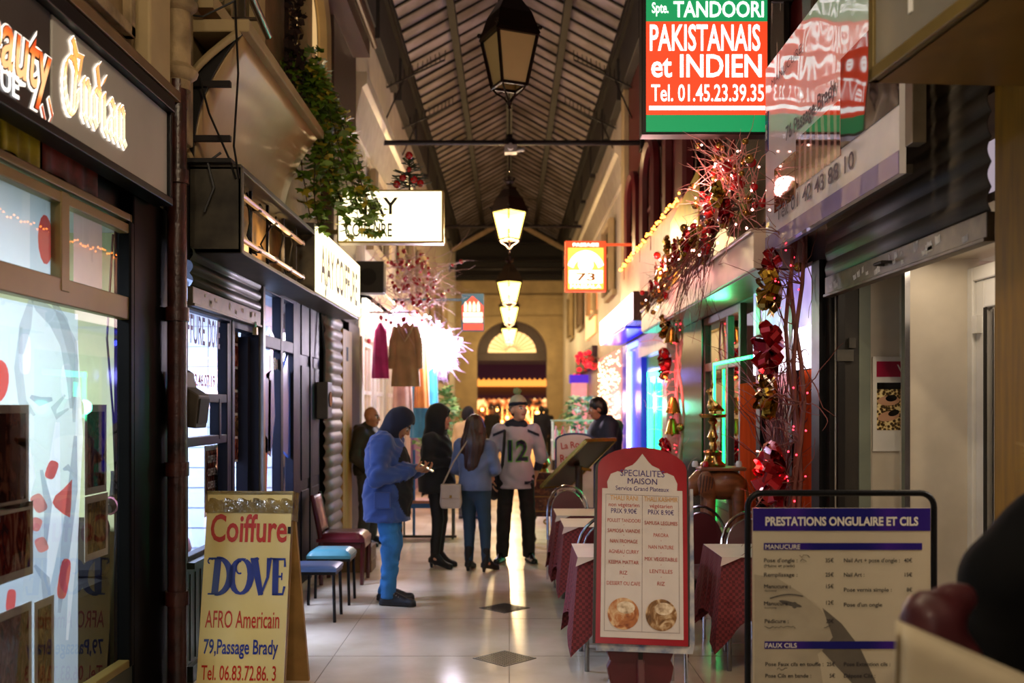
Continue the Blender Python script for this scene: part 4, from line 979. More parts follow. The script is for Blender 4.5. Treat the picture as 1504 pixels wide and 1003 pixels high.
# projecting red palace sign
ts = thing('projecting_sign', 'small lit sign with a white palace on red and blue, beyond the light burst', 'shop sign', (-.625, 17.0, 3.0))
b = MB(mat('blue sign panel', '#1d4a60', emit='#1d4a60', es=.12)); b.box(-.19, .19, 0, .1, 0, .64); b.box(-1.37, -.19, .03, .07, .52, .56); b.build('panel', ts, bevel=.006)
SQ = Matrix.Diagonal((.8, 1, .88, 1)); b = MB(glow('red sign field', '#e0402a', .35)); b.box(-.2, .22, -.006, 0, .02, .14, SQ); b.prism([(-.22, .22), (.22, .22), (.23, .48), (.12, .58), (0, .68), (-.12, .58), (-.23, .48)], -.006, 0, SQ); b.build('field', ts)
b = MB(glow('white sign field', '#ffeecc', .6)); b.box(-.2, .21, -.012, -.006, .17, .26, SQ); b.box(-.2, .21, -.012, -.006, .28, .36, SQ)
for x in (-.15, -.06, .03, .12): b.prism([(x-.03, .38), (x+.03, .38), (x+.03, .5), (x, .58), (x-.03, .5)], -.012, -.006, SQ)
b.build('palace', ts)

# --- lanterns down the middle ---------------------------------------------------------------------------------------
m_lan = mat('dark bronze lantern metal', '#24140d', rough=.4, metal=.6, var=.2)
m_pane_off = mat('unlit milky lantern pane', '#c4ac7a', rough=.4, var=.06, scale=2, trans=0)
m_pane_on = veil_mat('lit lantern pane', '#ffdc60', clear=.4, es=4.5)
def lantern(y, z, rz, lit, label, power=150, tone=(1, .70, .36)):
    t = thing('lantern', label, 'lantern', (0, y, z), rz)         # z: bottom of the glass body
    H, a, c = .45, .12, .195                                       # body height, half widths bottom and top
    pm = m_pane_on if lit else m_pane_off
    C = lambda s, h, z_: [Vector((-h, -h, z_)), Vector((h, -h, z_)), Vector((h, h, z_)), Vector((-h, h, z_))][s % 4]
    for s in range(4):
        p = [C(s, a-.012, .01), C(s+1, a-.012, .01), C(s+1, c-.012, H), C(s, c-.012, H)]
        b = MB(pm); b.poly(p); b.build('pane', t)
    b = MB(m_lan)
    for s in range(4):
        b.bar(C(s, a, 0), C(s, c, H), .024); b.bar(C(s, a, 0), C(s+1, a, 0), .026); b.bar(C(s, c, H), C(s+1, c, H), .036)
    b.build('frame', t)
    b = MB(m_lan); k = 4
    pro = [(c*1.1, H), (c*1.02, H+.05), (c*.80, H+.20), (c*.52, H+.30), (.08, H+.34), (.08, H+.38)]
    vs = [C(s, r, z_) for r, z_ in pro for s in range(4)]
    b.add(vs, [(i*4+s, i*4+(s+1) % 4, (i+1)*4+(s+1) % 4, (i+1)*4+s) for i in range(len(pro)-1) for s in range(4)] + [(20, 21, 22, 23)])
    for s in range(4):
        b.ball(C(s, c*1.08, H+.05), .022, 8)
    b.build('roof', t)
    b = MB(m_lan); b.lathe([(.04, H+.34), (.075, H+.38), (.045, H+.41), (.09, H+.46), (.075, H+.48), (.03, H+.50), (.035, H+.54), (.0, H+.58)], n=12)
    for s in range(6): 
        t_ = s*math.pi/3; b.bar((.07*math.cos(t_), .07*math.sin(t_), H+.46), (.095*math.cos(t_), .095*math.sin(t_), H+.53), .015)
    b.build('crown', t, smooth=40)
    b = MB(m_lan)
    for s in range(4):
        e = C(s, a, 0); b.tube([e, e*.75 + Vector((0, 0, -.05)), e*.3 + Vector((0, 0, -.10)), Vector((0, 0, -.17))], .009, 5)
    b.lathe([(.0, -.22), (.02, -.20), (.012, -.18), (.03, -.15), (0, -.13)], n=8); b.build('bottom_scroll', t, smooth=40)
    b = MB(m_lan); top = roof_z(0) - .15 - z
    b.cyl((0, 0, H+.62), (0, 0, top), .012, 6); b.build('hanging_rod', t)
    if lit:
        b = MB(glow('lantern bulb', '#ffe0a0', 12)); b.ball((0, 0, .26), .06, 10, (1, 1, 1.4)); b.build('bulb', t, smooth=60)
        point_light('lantern_light', (0, y, z+.02), power, tone, .12)
    return t
lantern(9.1, 4.63, .42, False, 'large unlit bronze lantern with milky panes hanging high in the passage')
lantern(15.8, 4.36, .75, True, 'first lit yellow lantern hanging just behind the iron tie rod')
lantern(22.0, 4.02, .75, True, 'second lit yellow lantern down the passage, below the dark end gable')
lantern(28.8, 4.15, .75, True, 'third lit yellow lantern down the passage, just above the arch')
lantern(34.6, 3.98, .75, True, 'farthest lit yellow lantern, in front of the fanlight')
lantern(2.4, 4.7, .4, True, 'lit lantern hanging above the viewer', 120, (1, .80, .56))
lantern(-3.6, 4.7, .4, True, 'lit lantern hanging behind the viewer', 270, (1, .80, .56))
b = MB(mat('grey camera casing', '#a8a098', rough=.4)); b.box(-.09, .09, -.12, .06, -.16, -.05); b.cyl((0, -.12, -.1), (0, -.2, -.1), .045, 10); b.cyl((.1, -.05, -.12), (.2, -.1, -.12), .03, 8); b.box(-.02, .02, -.02, .02, -.06, .0)
tag(b.build('camera', loc=(.02, 14.7, 5.6)), 'small pale security camera fixed under the nearest iron tie rod', 'camera')
# ------------------------------------------------------------------ right side
# --- nail studio with its half raised shutter, recessed white entrance --------------------------------------------
m_shut_r = mat('dark steel shutter slat', '#4c443a', rough=.6, metal=.1, var=.15, scale=2.5, stretch=(1, .5, 6), dirt='#2a241e')
rs2 = roller('', 1, 1.955, 4.04, 6.11, 2.385, 3.62, .105, m_shut_r, m_shut_b, 'wide dark steel roller shutter half raised over the white nail studio entrance', bulge=.016, scraps=22)
b = MB(m_dark); b.tube([(-.02, 1.1, .05), (-.07, 1.1, .05), (-.07, 1.0, .05), (-.02, 1.0, .05)], .008, 6); b.build('pull_handle', rs2)
m_shopwhite = mat('off white entrance panel', '#c9bfae', rough=.35, var=.05)
b = MB(m_shopwhite); b.box(2.0, 2.42, 6.1, 6.16, 0, 2.6); struct('wall_right.003', b)           # far return wall with the poster
b = MB(m_shopwhite); b.box(2.31, 2.72, 5.76, 5.80, 0, 2.6); struct('wall_right.004', b)          # nearer return wall
b = MB(m_chrome); b.box(2.285, 2.315, 5.75, 5.80, 0, 2.6); trim(b)
b = MB(m_shopwhite); b.box(2.39, 2.43, 5.80, 6.1, 0, 2.6); struct('wall_right.005', b)
b = MB(m_shopwhite); b.box(2.02, 2.75, 2.0, 6.1, 2.56, 2.60); struct('ceiling.003', b)
b = MB(mat('dark steel guide', '#1d1a17', rough=.45, metal=.4, var=.2)); b.box(1.97, 2.12, 6.12, 6.2, 0, 3.6); b.box(2.0, 2.04, 6.05, 6.09, 0, 2.5); trim(b)
b = MB(mat('dark slit wood', '#2a241c', rough=.6, var=.2)); b.box(2.04, 2.13, 6.07, 6.1, 0, 2.45); trim(b)
b = MB(mat('grey green strip', '#6d7466', rough=.5)); b.box(2.13, 2.2, 6.06, 6.1, 0, 2.5); trim(b)
b = MB(m_grey); b.box(1.99, 2.09, 6.04, 6.07, 1.98, 2.05); b.box(2.06, 2.10, 6.03, 6.06, 2.06, 2.12); tag(b.build('shutter_lock'), 'small grey lock bracket on the far shutter guide', 'lock')
# white door with glass, seen at a grazing angle
d = put('door_%d' % n_door, None); d['kind'] = 'structure'; n_door += 1
b = MB(m_white); XD = 2.70; y0, y1 = 4.2, 5.70
b.box(XD-.03, XD+.04, y1-.10, y1, 0, 2.42); b.box(XD-.03, XD+.04, y0, y0+.1, 0, 2.42); b.box(XD-.03, XD+.04, y0+.1, y1-.1, 2.26, 2.42); b.box(XD-.05, XD+.04, y1-.0, y1+.07, 0, 2.5); b.box(XD-.05, XD+.04, y0, y1, 2.42, 2.5); b.box(XD-.03, XD+.04, y0+.1, y1-.1, 0, .2); b.build('door_frame', d, bevel=.008)
b = MB(m_black); b.box(XD-.034, XD-.03, y1-.135, y1-.10, .2, 2.26); b.build('gasket', d)
b = MB(m_glass); b.add([(XD, y0+.1, .2), (XD, y1-.1, .2), (XD, y1-.1, 2.26), (XD, y0+.1, 2.26)], [(0, 1, 2, 3)]); b.build('pane', d)
b = MB(m_white); b.box(XD-.06, XD-.03, y1-.08, y1-.02, 2.12, 2.22); b.box(XD-.06, XD-.03, y1-.08, y1-.02, .3, .4); b.build('hinge', d)
b = MB(mat('pink white studio wall', '#d8c8c2', rough=.6)); b.box(4.3, 4.34, 2.0, 5.9, 0, 2.6); b.box(2.74, 4.3, 5.86, 5.9, 0, 2.6); b.box(2.74, 4.3, 2.0, 2.04, 0, 2.6); struct('wall_right.006', b)
b = MB(m_white); b.box(2.75, 4.34, 2.0, 5.9, 2.56, 2.60); struct('ceiling.004', b)
cab = thing('wall_cabinet', 'small grey cash machine cabinet inside the white glass door of the nail studio', 'cabinet', (3.0, 5.5, 0))
b = MB(mat('pale teal cabinet', '#9fb0a8', rough=.4)); b.box(-.22, .22, -.1, .35, 0, 1.95); b.build('body', cab, bevel=.02)
b = MB(mat('dark grey cabinet face', '#3a3640', rough=.3)); b.box(-.225, .12, -.11, -.1, .95, 1.75); b.box(-.235, -.225, -.02, .3, .95, 1.75); b.build('screen_panel', cab, bevel=.004)
area_light('studio_light', (3.4, 4.2, 2.52), (0, 0, 0), .7, 1.4, 32, (1, .86, .74))
area_light('entrance_light', (2.38, 5.0, 2.545), (0, 0, 0), .25, 1.2, 3, (1, .80, .58))
for nm_, x_, y_, sx_, sy_, in (('inside the nail studio', 3.4, 4.2, .72, 1.42), ('in the white entrance', 2.38, 5.0, .27, 1.22)):
    lt_ = thing('ceiling_light', 'flat ceiling lamp ' + nm_, 'lamp', (x_, y_, 2.56)); b = MB(m_white); b.box(-sx_/2, sx_/2, -sy_/2, sy_/2, -.006, 0); b.build('housing', lt_)
# nail poster on the far return wall
np_ = thing('poster', 'framed white poster with a crimson band and dark nails on the far entrance wall', 'poster', (2.232, 6.095, 1.43))
b = MB(m_white); b.box(-.01, .20, -.012, 0, 0, .58); b.build('sheet', np_, bevel=.003)
b = MB(mat('crimson band', '#a01238', rough=.3)); b.box(.012, .185, -.014, -.012, .455, .55); b.build('band', np_)
letters(np_, m_white, [dict(body='V', x=.165, z=.47, w=.06, h=.06, y=-.016)])
b = MB(ramp_mat('gold glitter', [(.4, '#3c2a14'), (.55, '#9a7a40'), (.7, '#e8d49a')], 'VORONOI', scale=60, rough=.3)); b.box(.014, .185, -.014, -.012, .13, .42); b.build('photograph', np_)
b = MB(mat('finger skin print', '#c89878', rough=.4, var=.05))
for z, r in ((.215, .1), (.31, -.05)): blob(b, .085, z, .068, .03, r+.1, y=-.016)
b.build('printed_finger', np_)
b = MB(mat('black nail print', '#0c0a0c', rough=.1)); blob(b, .115, .235, .035, .018, .3, y=-.018); blob(b, .10, .325, .035, .02, .1, y=-.018); b.box(.014, .185, -.017, -.014, .38, .42); b.build('printed_nail', np_)
# yellow timber post of the next shop and dark wall beyond the frame
b = MB(mat('yellow varnished post', '#8a661a', rough=.65, var=.15, scale=4, stretch=(8, 8, .7), spec=.2)); b.box(1.94, 2.02, 3.72, 3.98, 0, 3.6); b.box(1.97, 2.06, 3.96, 4.03, 0, 3.6)
for z in (1.98, 2.04, 2.10): b.box(1.965, 1.972, 3.98, 4.02, z, z+.03)
trim(b, bevel=.008)
b = MB(m_dark); b.box(2.0, 2.35, 2.0, 3.72, 0, 3.3); struct('wall_right.007', b)
# --- lit-box sign overhead at the right edge -----------------------------------------------------------------------
gs = thing('overhead_sign_box', 'big unlit grey sign box with olive underside hanging over the steel shutter', 'sign box', (1.36, 3.72, 2.91), math.radians(4))
m_olive = mat('olive brass sheet', '#8c6a2e', rough=.42, metal=.35, var=.1)
b = MB(m_olive); b.box(0, .66, -2.2, 0, 0, .02); b.box(.02, .66, -2.2, 0, .02, 1.2); b.build('casing', gs, bevel=.006)
b = MB(mat('grey plexi sign face', '#77736a', rough=.2, var=.1, scale=2, coat=.5)); b.box(-.008, .02, -2.16, -.04, .05, 1.15); b.build('face', gs)
b = MB(m_bronze); b.box(-.02, .02, -2.2, -2.16, 0, 1.2); b.box(-.02, .02, -.04, 0, 0, 1.2); b.box(-.02, .02, -2.2, 0, 0, .05); b.build('edge', gs, bevel=.004)
b = MB(m_white); b.poly([(-.010, -.35, .42), (-.010, -.28, .5), (-.010, -.27, .3), (-.010, -.36, .26)]); b.box(-.011, -.008, -.33, -.30, .14, .24); b.build('torn_paper', gs)
b = MB(mat('grey steel bracket', '#6d6252', rough=.4, metal=.5, var=.2)); b.box(0, .06, -.04, .04, 0, .95); b.box(-.03, .35, -.02, .02, .86, .90); b.cyl((.03, -.045, .3), (.03, -.04, .3), .03, 10)
tag(b.build('steel_bracket', bevel=.005, loc=(1.705, 4.25, 2.82)), 'grey steel hanging bracket between the overhead sign box and the glossy fascia', 'bracket')
# --- glossy nail studio fascia ------------------------------------------------------------------------------------
m_plexi = mat('wavy glossy plexiglass', '#c9c3c4', rough=.04, var=.03, ior=2.0, coat=1.0)
def wavy(name, col, **k):
    m = mat(name, col, **k); N = m.node_tree.nodes; L = m.node_tree.links; b = N['Principled BSDF']
    tc = N.new('ShaderNodeTexCoord'); t = N.new('ShaderNodeTexNoise'); t.inputs['Scale'].default_value = 2.4; t.inputs['Detail'].default_value = .5
    bp = N.new('ShaderNodeBump'); bp.inputs['Strength'].default_value = .40; bp.inputs['Distance'].default_value = .06
    L.new(tc.outputs['Object'], t.inputs[0]); L.new(t.outputs[0], bp.inputs['Height']); L.new(bp.outputs[0], b.inputs['Normal']); L.new(bp.outputs[0], b.inputs['Coat Normal']); return m
m_px_white = wavy('glossy white plexi', '#e4dee2', rough=.05, var=.03, ior=1.75)
m_px_violet = wavy('glossy violet plexi', '#8a7cb0', rough=.06, var=.05, ior=1.75)
m_px_dark = wavy('glossy dark photo plexi', '#3a2a28', rough=.05, var=.2, ior=1.75)
fs = wallsign('glossy_fascia', 'glossy white nail studio fascia with violet edge, mirroring the tandoori sign', 'shop sign', 1.98, 6.60, 2.72, 1)
b = MB(m_px_white); b.box(0, 2.26, -.28, -.25, .0, 1.22); b.build('face', fs)
b = MB(m_px_violet); b.box(0, 2.26, -.284, -.28, .0, .10); b.build('violet_band', fs)
b = MB(m_px_dark); b.box(1.5, 2.26, -.284, -.28, .30, .76); b.build('dark_photo', fs)
b = MB(ramp_mat('hand photograph', [(.3, '#1a120e'), (.5, '#7a5240'), (.7, '#c79a80')], scale=6, distort=2, rough=.06, coat=1.)); b.box(.23, .69, -.285, -.28, .22, .50); b.build('hand_photo', fs)
b = MB(ramp_mat('sleeve photograph', [(.3, '#4a1c1a'), (.5, '#8c4a44'), (.7, '#b88a84')], 'WAVE', scale=3, distort=3, rough=.06, coat=1.)); b.box(.71, 1.5, -.285, -.28, .27, .56); b.build('sleeve_photo', fs)
b = MB(mat('blue house plate', '#23307a', rough=.2)); b.box(.012, .075, -.286, -.28, .66, .92); b.build('number_plate', fs)
letters(fs, m_white, [dict(body='76', x=.043, z=.74, w=.05, h=.10, y=-.288, bold=.02)])
m_print = mat('slate print', '#3c3648', var=0)
letters(fs, m_print, [dict(body='76 Passage Brady', x=.97, z=.61, w=.94, h=.085, y=-.287, bold=.015, roll=.0), dict(body='Tél: 01 42 43 88 10', x=1.0, z=.16, w=1.42, h=.085, y=-.287, bold=.012), dict(body='MANUCURE', x=.5, z=1.04, w=.66, h=.05, y=-.287)])
b = MB(mat('fascia back frame', '#3b342c', rough=.5, metal=.4)); b.box(0, 2.26, -.25, -.22, 0, .04); b.box(0, 2.26, -.25, -.22, 1.18, 1.22)
for x in (.1, 1.1, 2.1): b.box(x, x+.04, -.25, 0.0, 1.05, 1.09)
b.build('back_frame', fs)
# --- tandoori sign, hung across the passage -----------------------------------------------------------------------
td = thing('tandoori_sign', 'glowing red and green tandoori restaurant sign with white lettering hanging high on the right', 'shop sign', (1.375, 6.95, 3.65))
m_casing = mat('dark sign casing', '#201a18', rough=.4, metal=.4)
b = MB(m_casing); b.box(-.45, .45, 0, .14, -.045, 1.02); b.box(.45, .62, .04, .08, .9, .95); b.box(.45, .62, .04, .08, .1, .15); b.build('casing', td, bevel=.006)
m_tgreen = glow('lit green sign field', '#0c8a52', .40); m_tred = glow('lit red sign field', '#e2401e', .46)
for y, s in ((-.006, 0), (.14, .006)):
    b = MB(m_tgreen); b.box(-.42, .425, y, y+.006, -.028, .088); b.box(-.42, .425, y, y+.006, .742, .99); b.build('green_field', td)
    b = MB(m_tred); b.box(-.42, .425, y, y+.006, .09, .74); b.build('red_field', td)
m_lw = glow('lit white letter', '#ffffff', .75)
TT = Matrix.Translation((0, .16, 0)) @ Matrix.Rotation(math.pi, 4, 'Z')
for nm, T in (('lettering', None), ('rear_lettering', TT)):
    letters(td, m_lw, [dict(body='Spte.', x=-.38, z=.80, w=.115, h=.072, y=-.009, align='l', bold=.015, T=T), dict(body='TANDOORI', x=.085, z=.772, w=.63, h=.108, y=-.009, bold=.018, T=T),
        dict(body='PAKISTANAIS', x=-.395, z=.54, w=.77, h=.178, y=-.009, align='l', bold=.018, T=T), dict(body='et INDIEN', x=-.385, z=.355, w=.77, h=.155, y=-.009, align='l', bold=.02, T=T),
        dict(body='Tel. 01.45.23.39.35', x=-.385, z=.185, w=.785, h=.115, y=-.009, align='l', bold=.012, T=T)], nm)
b = MB(m_lw); b.box(-.40, .41, -.01, -.006, .122, .150); b.build('underline', td)
b = MB(m_iron); b.cyl((-.3, .07, 1.0), (-.3, .07, 1.5), .012); b.cyl((.36, .07, 1.0), (.36, .07, 1.5), .012); b.cyl((-.34, .07, 1.5), (.66, .07, 1.5), .02); b.build('hanger', td)
# the other nearer boards of the upper right wall
for y0, y1, z0, z1, m in ((6.3, 6.5, 3.1, 7.6, m_wooddk), (8.6, 8.75, 3.2, 7.6, m_maroon), (12.2, 12.45, 3.2, 7.6, m_maroon), (16.6, 17.0, 3.2, 7.6, m_stone)):
    b = MB(m); b.box(XR-.09, XR, y0, y1, z0, z1); trim(b, bevel=.01)
for y0, y1 in ((9.2, 10.6), (13.0, 14.1), (14.9, 16.0)): upper_window(y0, y1, 3.75, 4.9, .7, mat('black upper pane', '#100c0c', rough=.1), X=XR, sx=1, fr=m_maroon)
for k in range(4): upper_window(18.6+k*4, 20.0+k*4, 3.9, 5.2, 0, m_dimpane, X=XR, sx=1)
b = MB(m_gloss); b.prism([(0, 0), (-.05, 0), (-.14, .4), (-.2, .45), (-.2, .6), (0, .6)], 17, 30, Matrix.Translation((XR, 0, 5.6))); trim(b)
# glittering black panel above the garland
gp = MB(ramp_mat('black tinsel curtain', [(.45, '#0a0808'), (.62, '#2a2422'), (.7, '#b8aca4')], 'NOISE', scale=14, vec=(1, 1, .18), rough=.25, metal=.3)); gp.box(1.93, 1.97, 7.0, 8.5, 3.1, 5.2); tag(gp.build('tinsel_curtain'), 'black glittering tinsel curtain on the wall above the red twig garland', 'decoration')

# --- indian restaurant front with garlands --------------------------------------------------------------------------
m_fasc = mat('pinkish cream fascia', '#c8ac98', rough=.4, var=.1, scale=3)
rf = wallsign('restaurant_fascia', 'long cream restaurant fascia on the right wall under the thick red and gold garland', 'fascia', 1.98, 12.2, 2.62, 1)
b = MB(m_fasc); b.box(0, 5.6, -.36, 0, 0, .24); b.box(0, 5.6, -.38, -.2, .24, .27); b.build('board', rf, bevel=.008)
b = MB(mat('dark soffit board', '#4a2f22', rough=.4)); b.box(0, 5.6, -.34, 0, -.012, 0); b.build('soffit', rf)
b = MB(m_dark); b.box(2.0, 2.3, 6.2, 14.0, 2.6, 3.0); struct('wall_right.008', b)
m_led_g = glow('green led strip', '#18ff70', 2.6); m_led_c = glow('cyan green led strip', '#30ffb4', 3.0); m_led_b = glow('blue led strip', '#4a58ff', 4.0)
# posts, red door, windows
b = MB(m_black); b.box(1.93, 2.12, 6.2, 6.36, 0, 2.62); struct('wall_right.009', b)
m_reddoor = mat('dark red varnished door', '#6e1014', rough=.22, coat=.5, var=.12)
dr = put('door_%d' % n_door, None); dr['kind'] = 'structure'; n_door += 1
b = MB(m_reddoor); b.box(1.99, 2.04, 6.95, 7.75, .02, 1.95); b.box(1.975, 1.99, 7.02, 7.68, .15, .85); b.box(1.975, 1.99, 7.02, 7.68, 1.0, 1.85); b.build('door_leaf', dr, bevel=.01)
b = MB(m_black); b.box(1.95, 2.06, 7.75, 7.87, 0, 2.62); b.box(1.95, 2.06, 6.87, 6.95, 0, 2.62); b.build('door_frame', dr)
b = MB(m_chrome); b.box(1.955, 1.975, 7.58, 7.66, 1.25, 1.42); b.tube([(1.96, 7.62, 1.36), (1.9, 7.62, 1.36), (1.9, 7.5, 1.36)], .012, 6); b.build('door_handle', dr)
b = MB(m_white); b.box(1.965, 1.972, 7.54, 7.62, .98, 1.12); b.cyl((1.96, 7.58, 1.12), (1.92, 7.58, 1.34), .003, 4); tag(b.build('paper_tag'), 'small white paper tag hanging from the red door handle', 'tag')
m_orangewood = mat('orange lit wood', '#b8431c', rough=.65, spec=0., var=.15, scale=3, stretch=(6, 6, 1))
b = MB(m_orangewood); b.box(2.0, 2.06, 6.40, 6.87, 0, 1.95); b.box(1.98, 2.05, 7.90, 8.55, 0, 1.9); struct('wall_right.010', b)
# lit poster in the window above the door
lp = wallsign('lit_window_poster', 'brightly lit white and lilac menu poster behind twigs above the red door', 'poster', 1.97, 7.98, 1.955, 1)
b = MB(ramp_mat('lilac poster top', [(.3, '#7a5cc0'), (.55, '#b9a2e0'), (.75, '#e8dcf6')], scale=2.2, es=.35, detail=2)); b.box(0, 1.56, -.012, 0, .26, .66); b.build('print', lp)
b = MB(glow('white lit poster foot', '#f4ecff', 1.5)); b.box(0, 1.56, -.014, 0, 0, .28); b.build('lit_foot', lp)
b = MB(mat('green fir print', '#7a9a5a', emit='#7a9a5a', es=.2)); b.poly([(.12, -.016, .30), (.30, -.016, .30), (.21, -.016, .56)]); b.build('printed_fir', lp)
b = MB(m_chrome); b.box(-.02, 1.58, -.02, .02, .66, .685); b.build('rail', lp)
window(1, 2.02, 8.58, 10.2, .75, 2.6, m_wooddk, mull=[(9.1, .8, 2.55, .07)], rails=[(2.1, 8.6, 10.2, .08)], fw=.07)
b = MB(m_maroon); b.box(1.98, 2.1, 8.58, 10.2, 0, .75); struct('baseboard_right', b)
lg = wallsign('green_led_strip', 'green led strip lining the restaurant window behind the brass lamp', 'led strip', 1.985, 9.6, .6, 1)
b = MB(m_led_g); b.box(0, .025, -.02, 0, 0, 1.50); b.box(0, 1.5, -.02, 0, 1.50, 1.525); b.build('strip', lg)
point_light('green_light', (1.80, 8.6, 2.45), 5, (.1, 1, .35), .1)
# dining room glow behind the window
b = MB(mat('warm dining room wall', '#6a3a2a', rough=.6)); b.box(3.6, 3.64, 6.3, 12.2, 0, 2.7); b.box(2.06, 3.6, 12.16, 12.2, 0, 2.7); b.box(2.06, 3.6, 6.3, 6.34, 0, 2.7); struct('wall_right.011', b)
point_light('dining_light', (2.9, 9.2, 2.2), 25, (1, .62, .4), .15)
b = MB(mat('white wall fixture', '#b8b2a4', rough=.4)); b.box(2.3, 2.5, 8.9, 9.4, 2.05, 2.45); b.box(2.5, 3.62, 9.1, 9.3, 2.2, 2.3); tag(b.build('air_conditioner', bevel=.02), 'cream air conditioner inside the restaurant window behind the twigs', 'appliance')
# wall between window and led door, mirrored posts
b = MB(mat('dark glass tile', '#15100f', rough=.15, var=.2)); b.box(1.97, 2.1, 10.2, 11.6, 0, 2.6); struct('wall_right.012', b)
b = MB(mat('pink white post', '#c9b0aa', rough=.35)); b.box(1.93, 2.08, 12.2, 12.55, 0, 2.75); b.box(1.97, 2.08, 12.55, 15.2, 2.45, 2.75); struct('wall_right.013', b)
b = MB(mat('teal lit glass', '#0f5a4a', rough=.15, emit='#0f8a68', es=.12)); b.box(2.04, 2.08, 12.55, 14.8, 0, 2.45); struct('window_%d' % n_win, b); n_win += 1
l1 = wallsign('cyan_led_strip', 'cyan green led frame around the second restaurant door', 'led strip', 2.0, 14.2, .1, 1)
b = MB(m_led_c); b.box(0, .10, -.03, 0, 0, 2.1); b.box(0, 1.3, -.03, 0, 2.02, 2.1); b.box(.3, .36, -.03, 0, 0, 1.95); b.build('strip', l1)
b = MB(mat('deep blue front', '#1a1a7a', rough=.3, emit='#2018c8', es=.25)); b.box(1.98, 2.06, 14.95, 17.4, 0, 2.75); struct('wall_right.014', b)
l2 = wallsign('blue_led_strip', 'twin blue white led strips on the deep blue shop front', 'led strip', 1.97, 16.4, .4, 1)
b = MB(m_led_b); b.box(0, .10, -.03, 0, 0, 2.3); b.box(.35, .45, -.03, 0, .0, 2.2); b.box(0, 1.2, -.03, 0, 2.24, 2.32); b.build('strip', l2)
b = MB(glow('pale led core', '#e8f0ff', 4)); b.box(.03, .07, -.035, -.03, 0.2, 2.2); b.box(.385, .415, -.035, -.03, .2, 2.1); b.build('core', l2)
point_light('blue_light', (1.7, 15.9, 2.2), 14, (.25, .25, 1), .12); point_light('cyan_light', (1.75, 13.6, 1.7), 9, (.15, 1, .6), .1)
# lit canopy box with blue underside
cp = thing('canopy_sign', 'white lit canopy sign with brown end and blue shining underside above the led doors', 'shop sign', (1.98, 13.0, 2.80))
b = MB(mat('brown canopy end', '#54301e', rough=.35, var=.1)); b.box(-.36, 0, 0, 4.7, .03, .42); b.build('casing', cp, bevel=.01)
b = MB(glow('white pink lit canopy face', '#ffe6ea', 1.25)); b.box(-.375, -.36, .02, 4.68, .05, .40); b.build('face', cp)
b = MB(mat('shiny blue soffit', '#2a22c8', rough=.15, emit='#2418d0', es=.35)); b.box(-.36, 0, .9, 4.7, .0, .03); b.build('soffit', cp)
mbx = MB(mat('lilac sign print', '#a07ab0')); text_into(mbx, 'Palais', -2.2, .14, w=1.6, h=.16, y=.378, T=Matrix.Rotation(math.radians(-90), 4, 'Z') ); mbx.build('lettering', cp)
b = MB(mat('dangling cable', '#c8b8b0')); b.tube([(-.1, -.01, .42), (-.16, -.02, .25), (-.09, -.02, .05), (-.02, -.02, -.0)], .006, 5); b.build('cable', cp)
ps = MB(mat('rosy wall board', '#c08878', rough=.4, var=.15)); ps.box(1.85, 1.93, 10.6, 16.5, 3.25, 3.95); tag(ps.build('rosy_board'), 'rosy board over the white lit canopy, edged with orange fairy lights', 'board')
m_fairy = glow('orange fairy light', '#ff8a30', 6)
fl_ = thing('fairy_lights', 'orange fairy lights edging the rosy board above the canopy', 'lights', (1.84, 10.6, 3.95))
b = MB(m_cable); b.tube([(-.01, k*.2, .02*math.sin(k*1.7)) for k in range(30)], .005, 4); b.build('cable', fl_)
for k in range(70): b = MB(m_fairy); b.ball((0, 0, 0), .014, 5); b.build('bulb', fl_, loc=(-.025, .05 + k*.083, U(-.04, .04)))
# curtain of pink beads
bc = thing('light_curtain', 'shimmering pink and amber curtain of little lights below the white canopy', 'lights', (1.97, 17.5, .3))
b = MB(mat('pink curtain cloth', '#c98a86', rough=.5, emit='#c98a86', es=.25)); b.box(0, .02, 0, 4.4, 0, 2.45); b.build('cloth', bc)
b = MB(glow('amber pin light', '#ffc890', 3.5))
for k in range(520):
    y, z = U(.05, 4.3), U(.1, 2.4); r = U(.008, .02); b.ball((-.02, y, z), r, 4)
b.build('pin_lights', bc)['kind'] = 'stuff'
point_light('pink_light', (1.6, 19, 1.8), 14, (1, .55, .55), .2)
# yellow banner and hung massala sign
yb = thing('yellow_banner', 'yellow banner standing out between garland and black tinsel curtain', 'banner', (1.60, 8.4, 2.9))
b = MB(mat('yellow plastic banner', '#d8c23a', rough=.3, var=.1)); b.add([(0, 0, .05), (0, 1.45, 0), (0, 1.45, .62), (0, .0, .82)], [(0, 1, 2, 3)]); b.build('sheet', yb, solid=.012)
b = MB(m_iron); b.cyl((.0, .0, .82), (.39, .0, .84), .012); b.cyl((0, 1.45, .62), (.39, 1.45, .64), .012); b.build('bracket', yb)
ms = thing('curry_house_sign', 'small red framed lit sign with a moustached face, hung beside the lit lanterns', 'shop sign', (1.19, 15.5, 3.5))
b = MB(mat('red lit sign frame', '#c8421e', emit='#d04a24', es=.6)); b.box(-.32, .32, 0, .12, 0, .79); b.box(.32, .82, .04, .08, .72, .76); b.build('casing', ms, bevel=.008)
b = MB(glow('amber sign field', '#ffb040', 1.0)); b.box(-.275, .275, -.006, 0, .04, .68); b.build('field', ms)
m_lw2 = glow('warm white sign print', '#fff4d8', 1.5)
b = MB(m_lw2); b.box(-.26, .26, -.014, -.008, .13, .33)
for t in range(12):
    a0, a1 = math.pi*(.12+.76*t/12), math.pi*(.12+.76*(t+1)/12); b.prism([(.30*math.cos(a0), .28+.36*math.sin(a0)), (.30*math.cos(a1), .28+.36*math.sin(a1)), (.21*math.cos(a1), .27+.26*math.sin(a1)), (.21*math.cos(a0), .27+.26*math.sin(a0))], -.014, -.008)
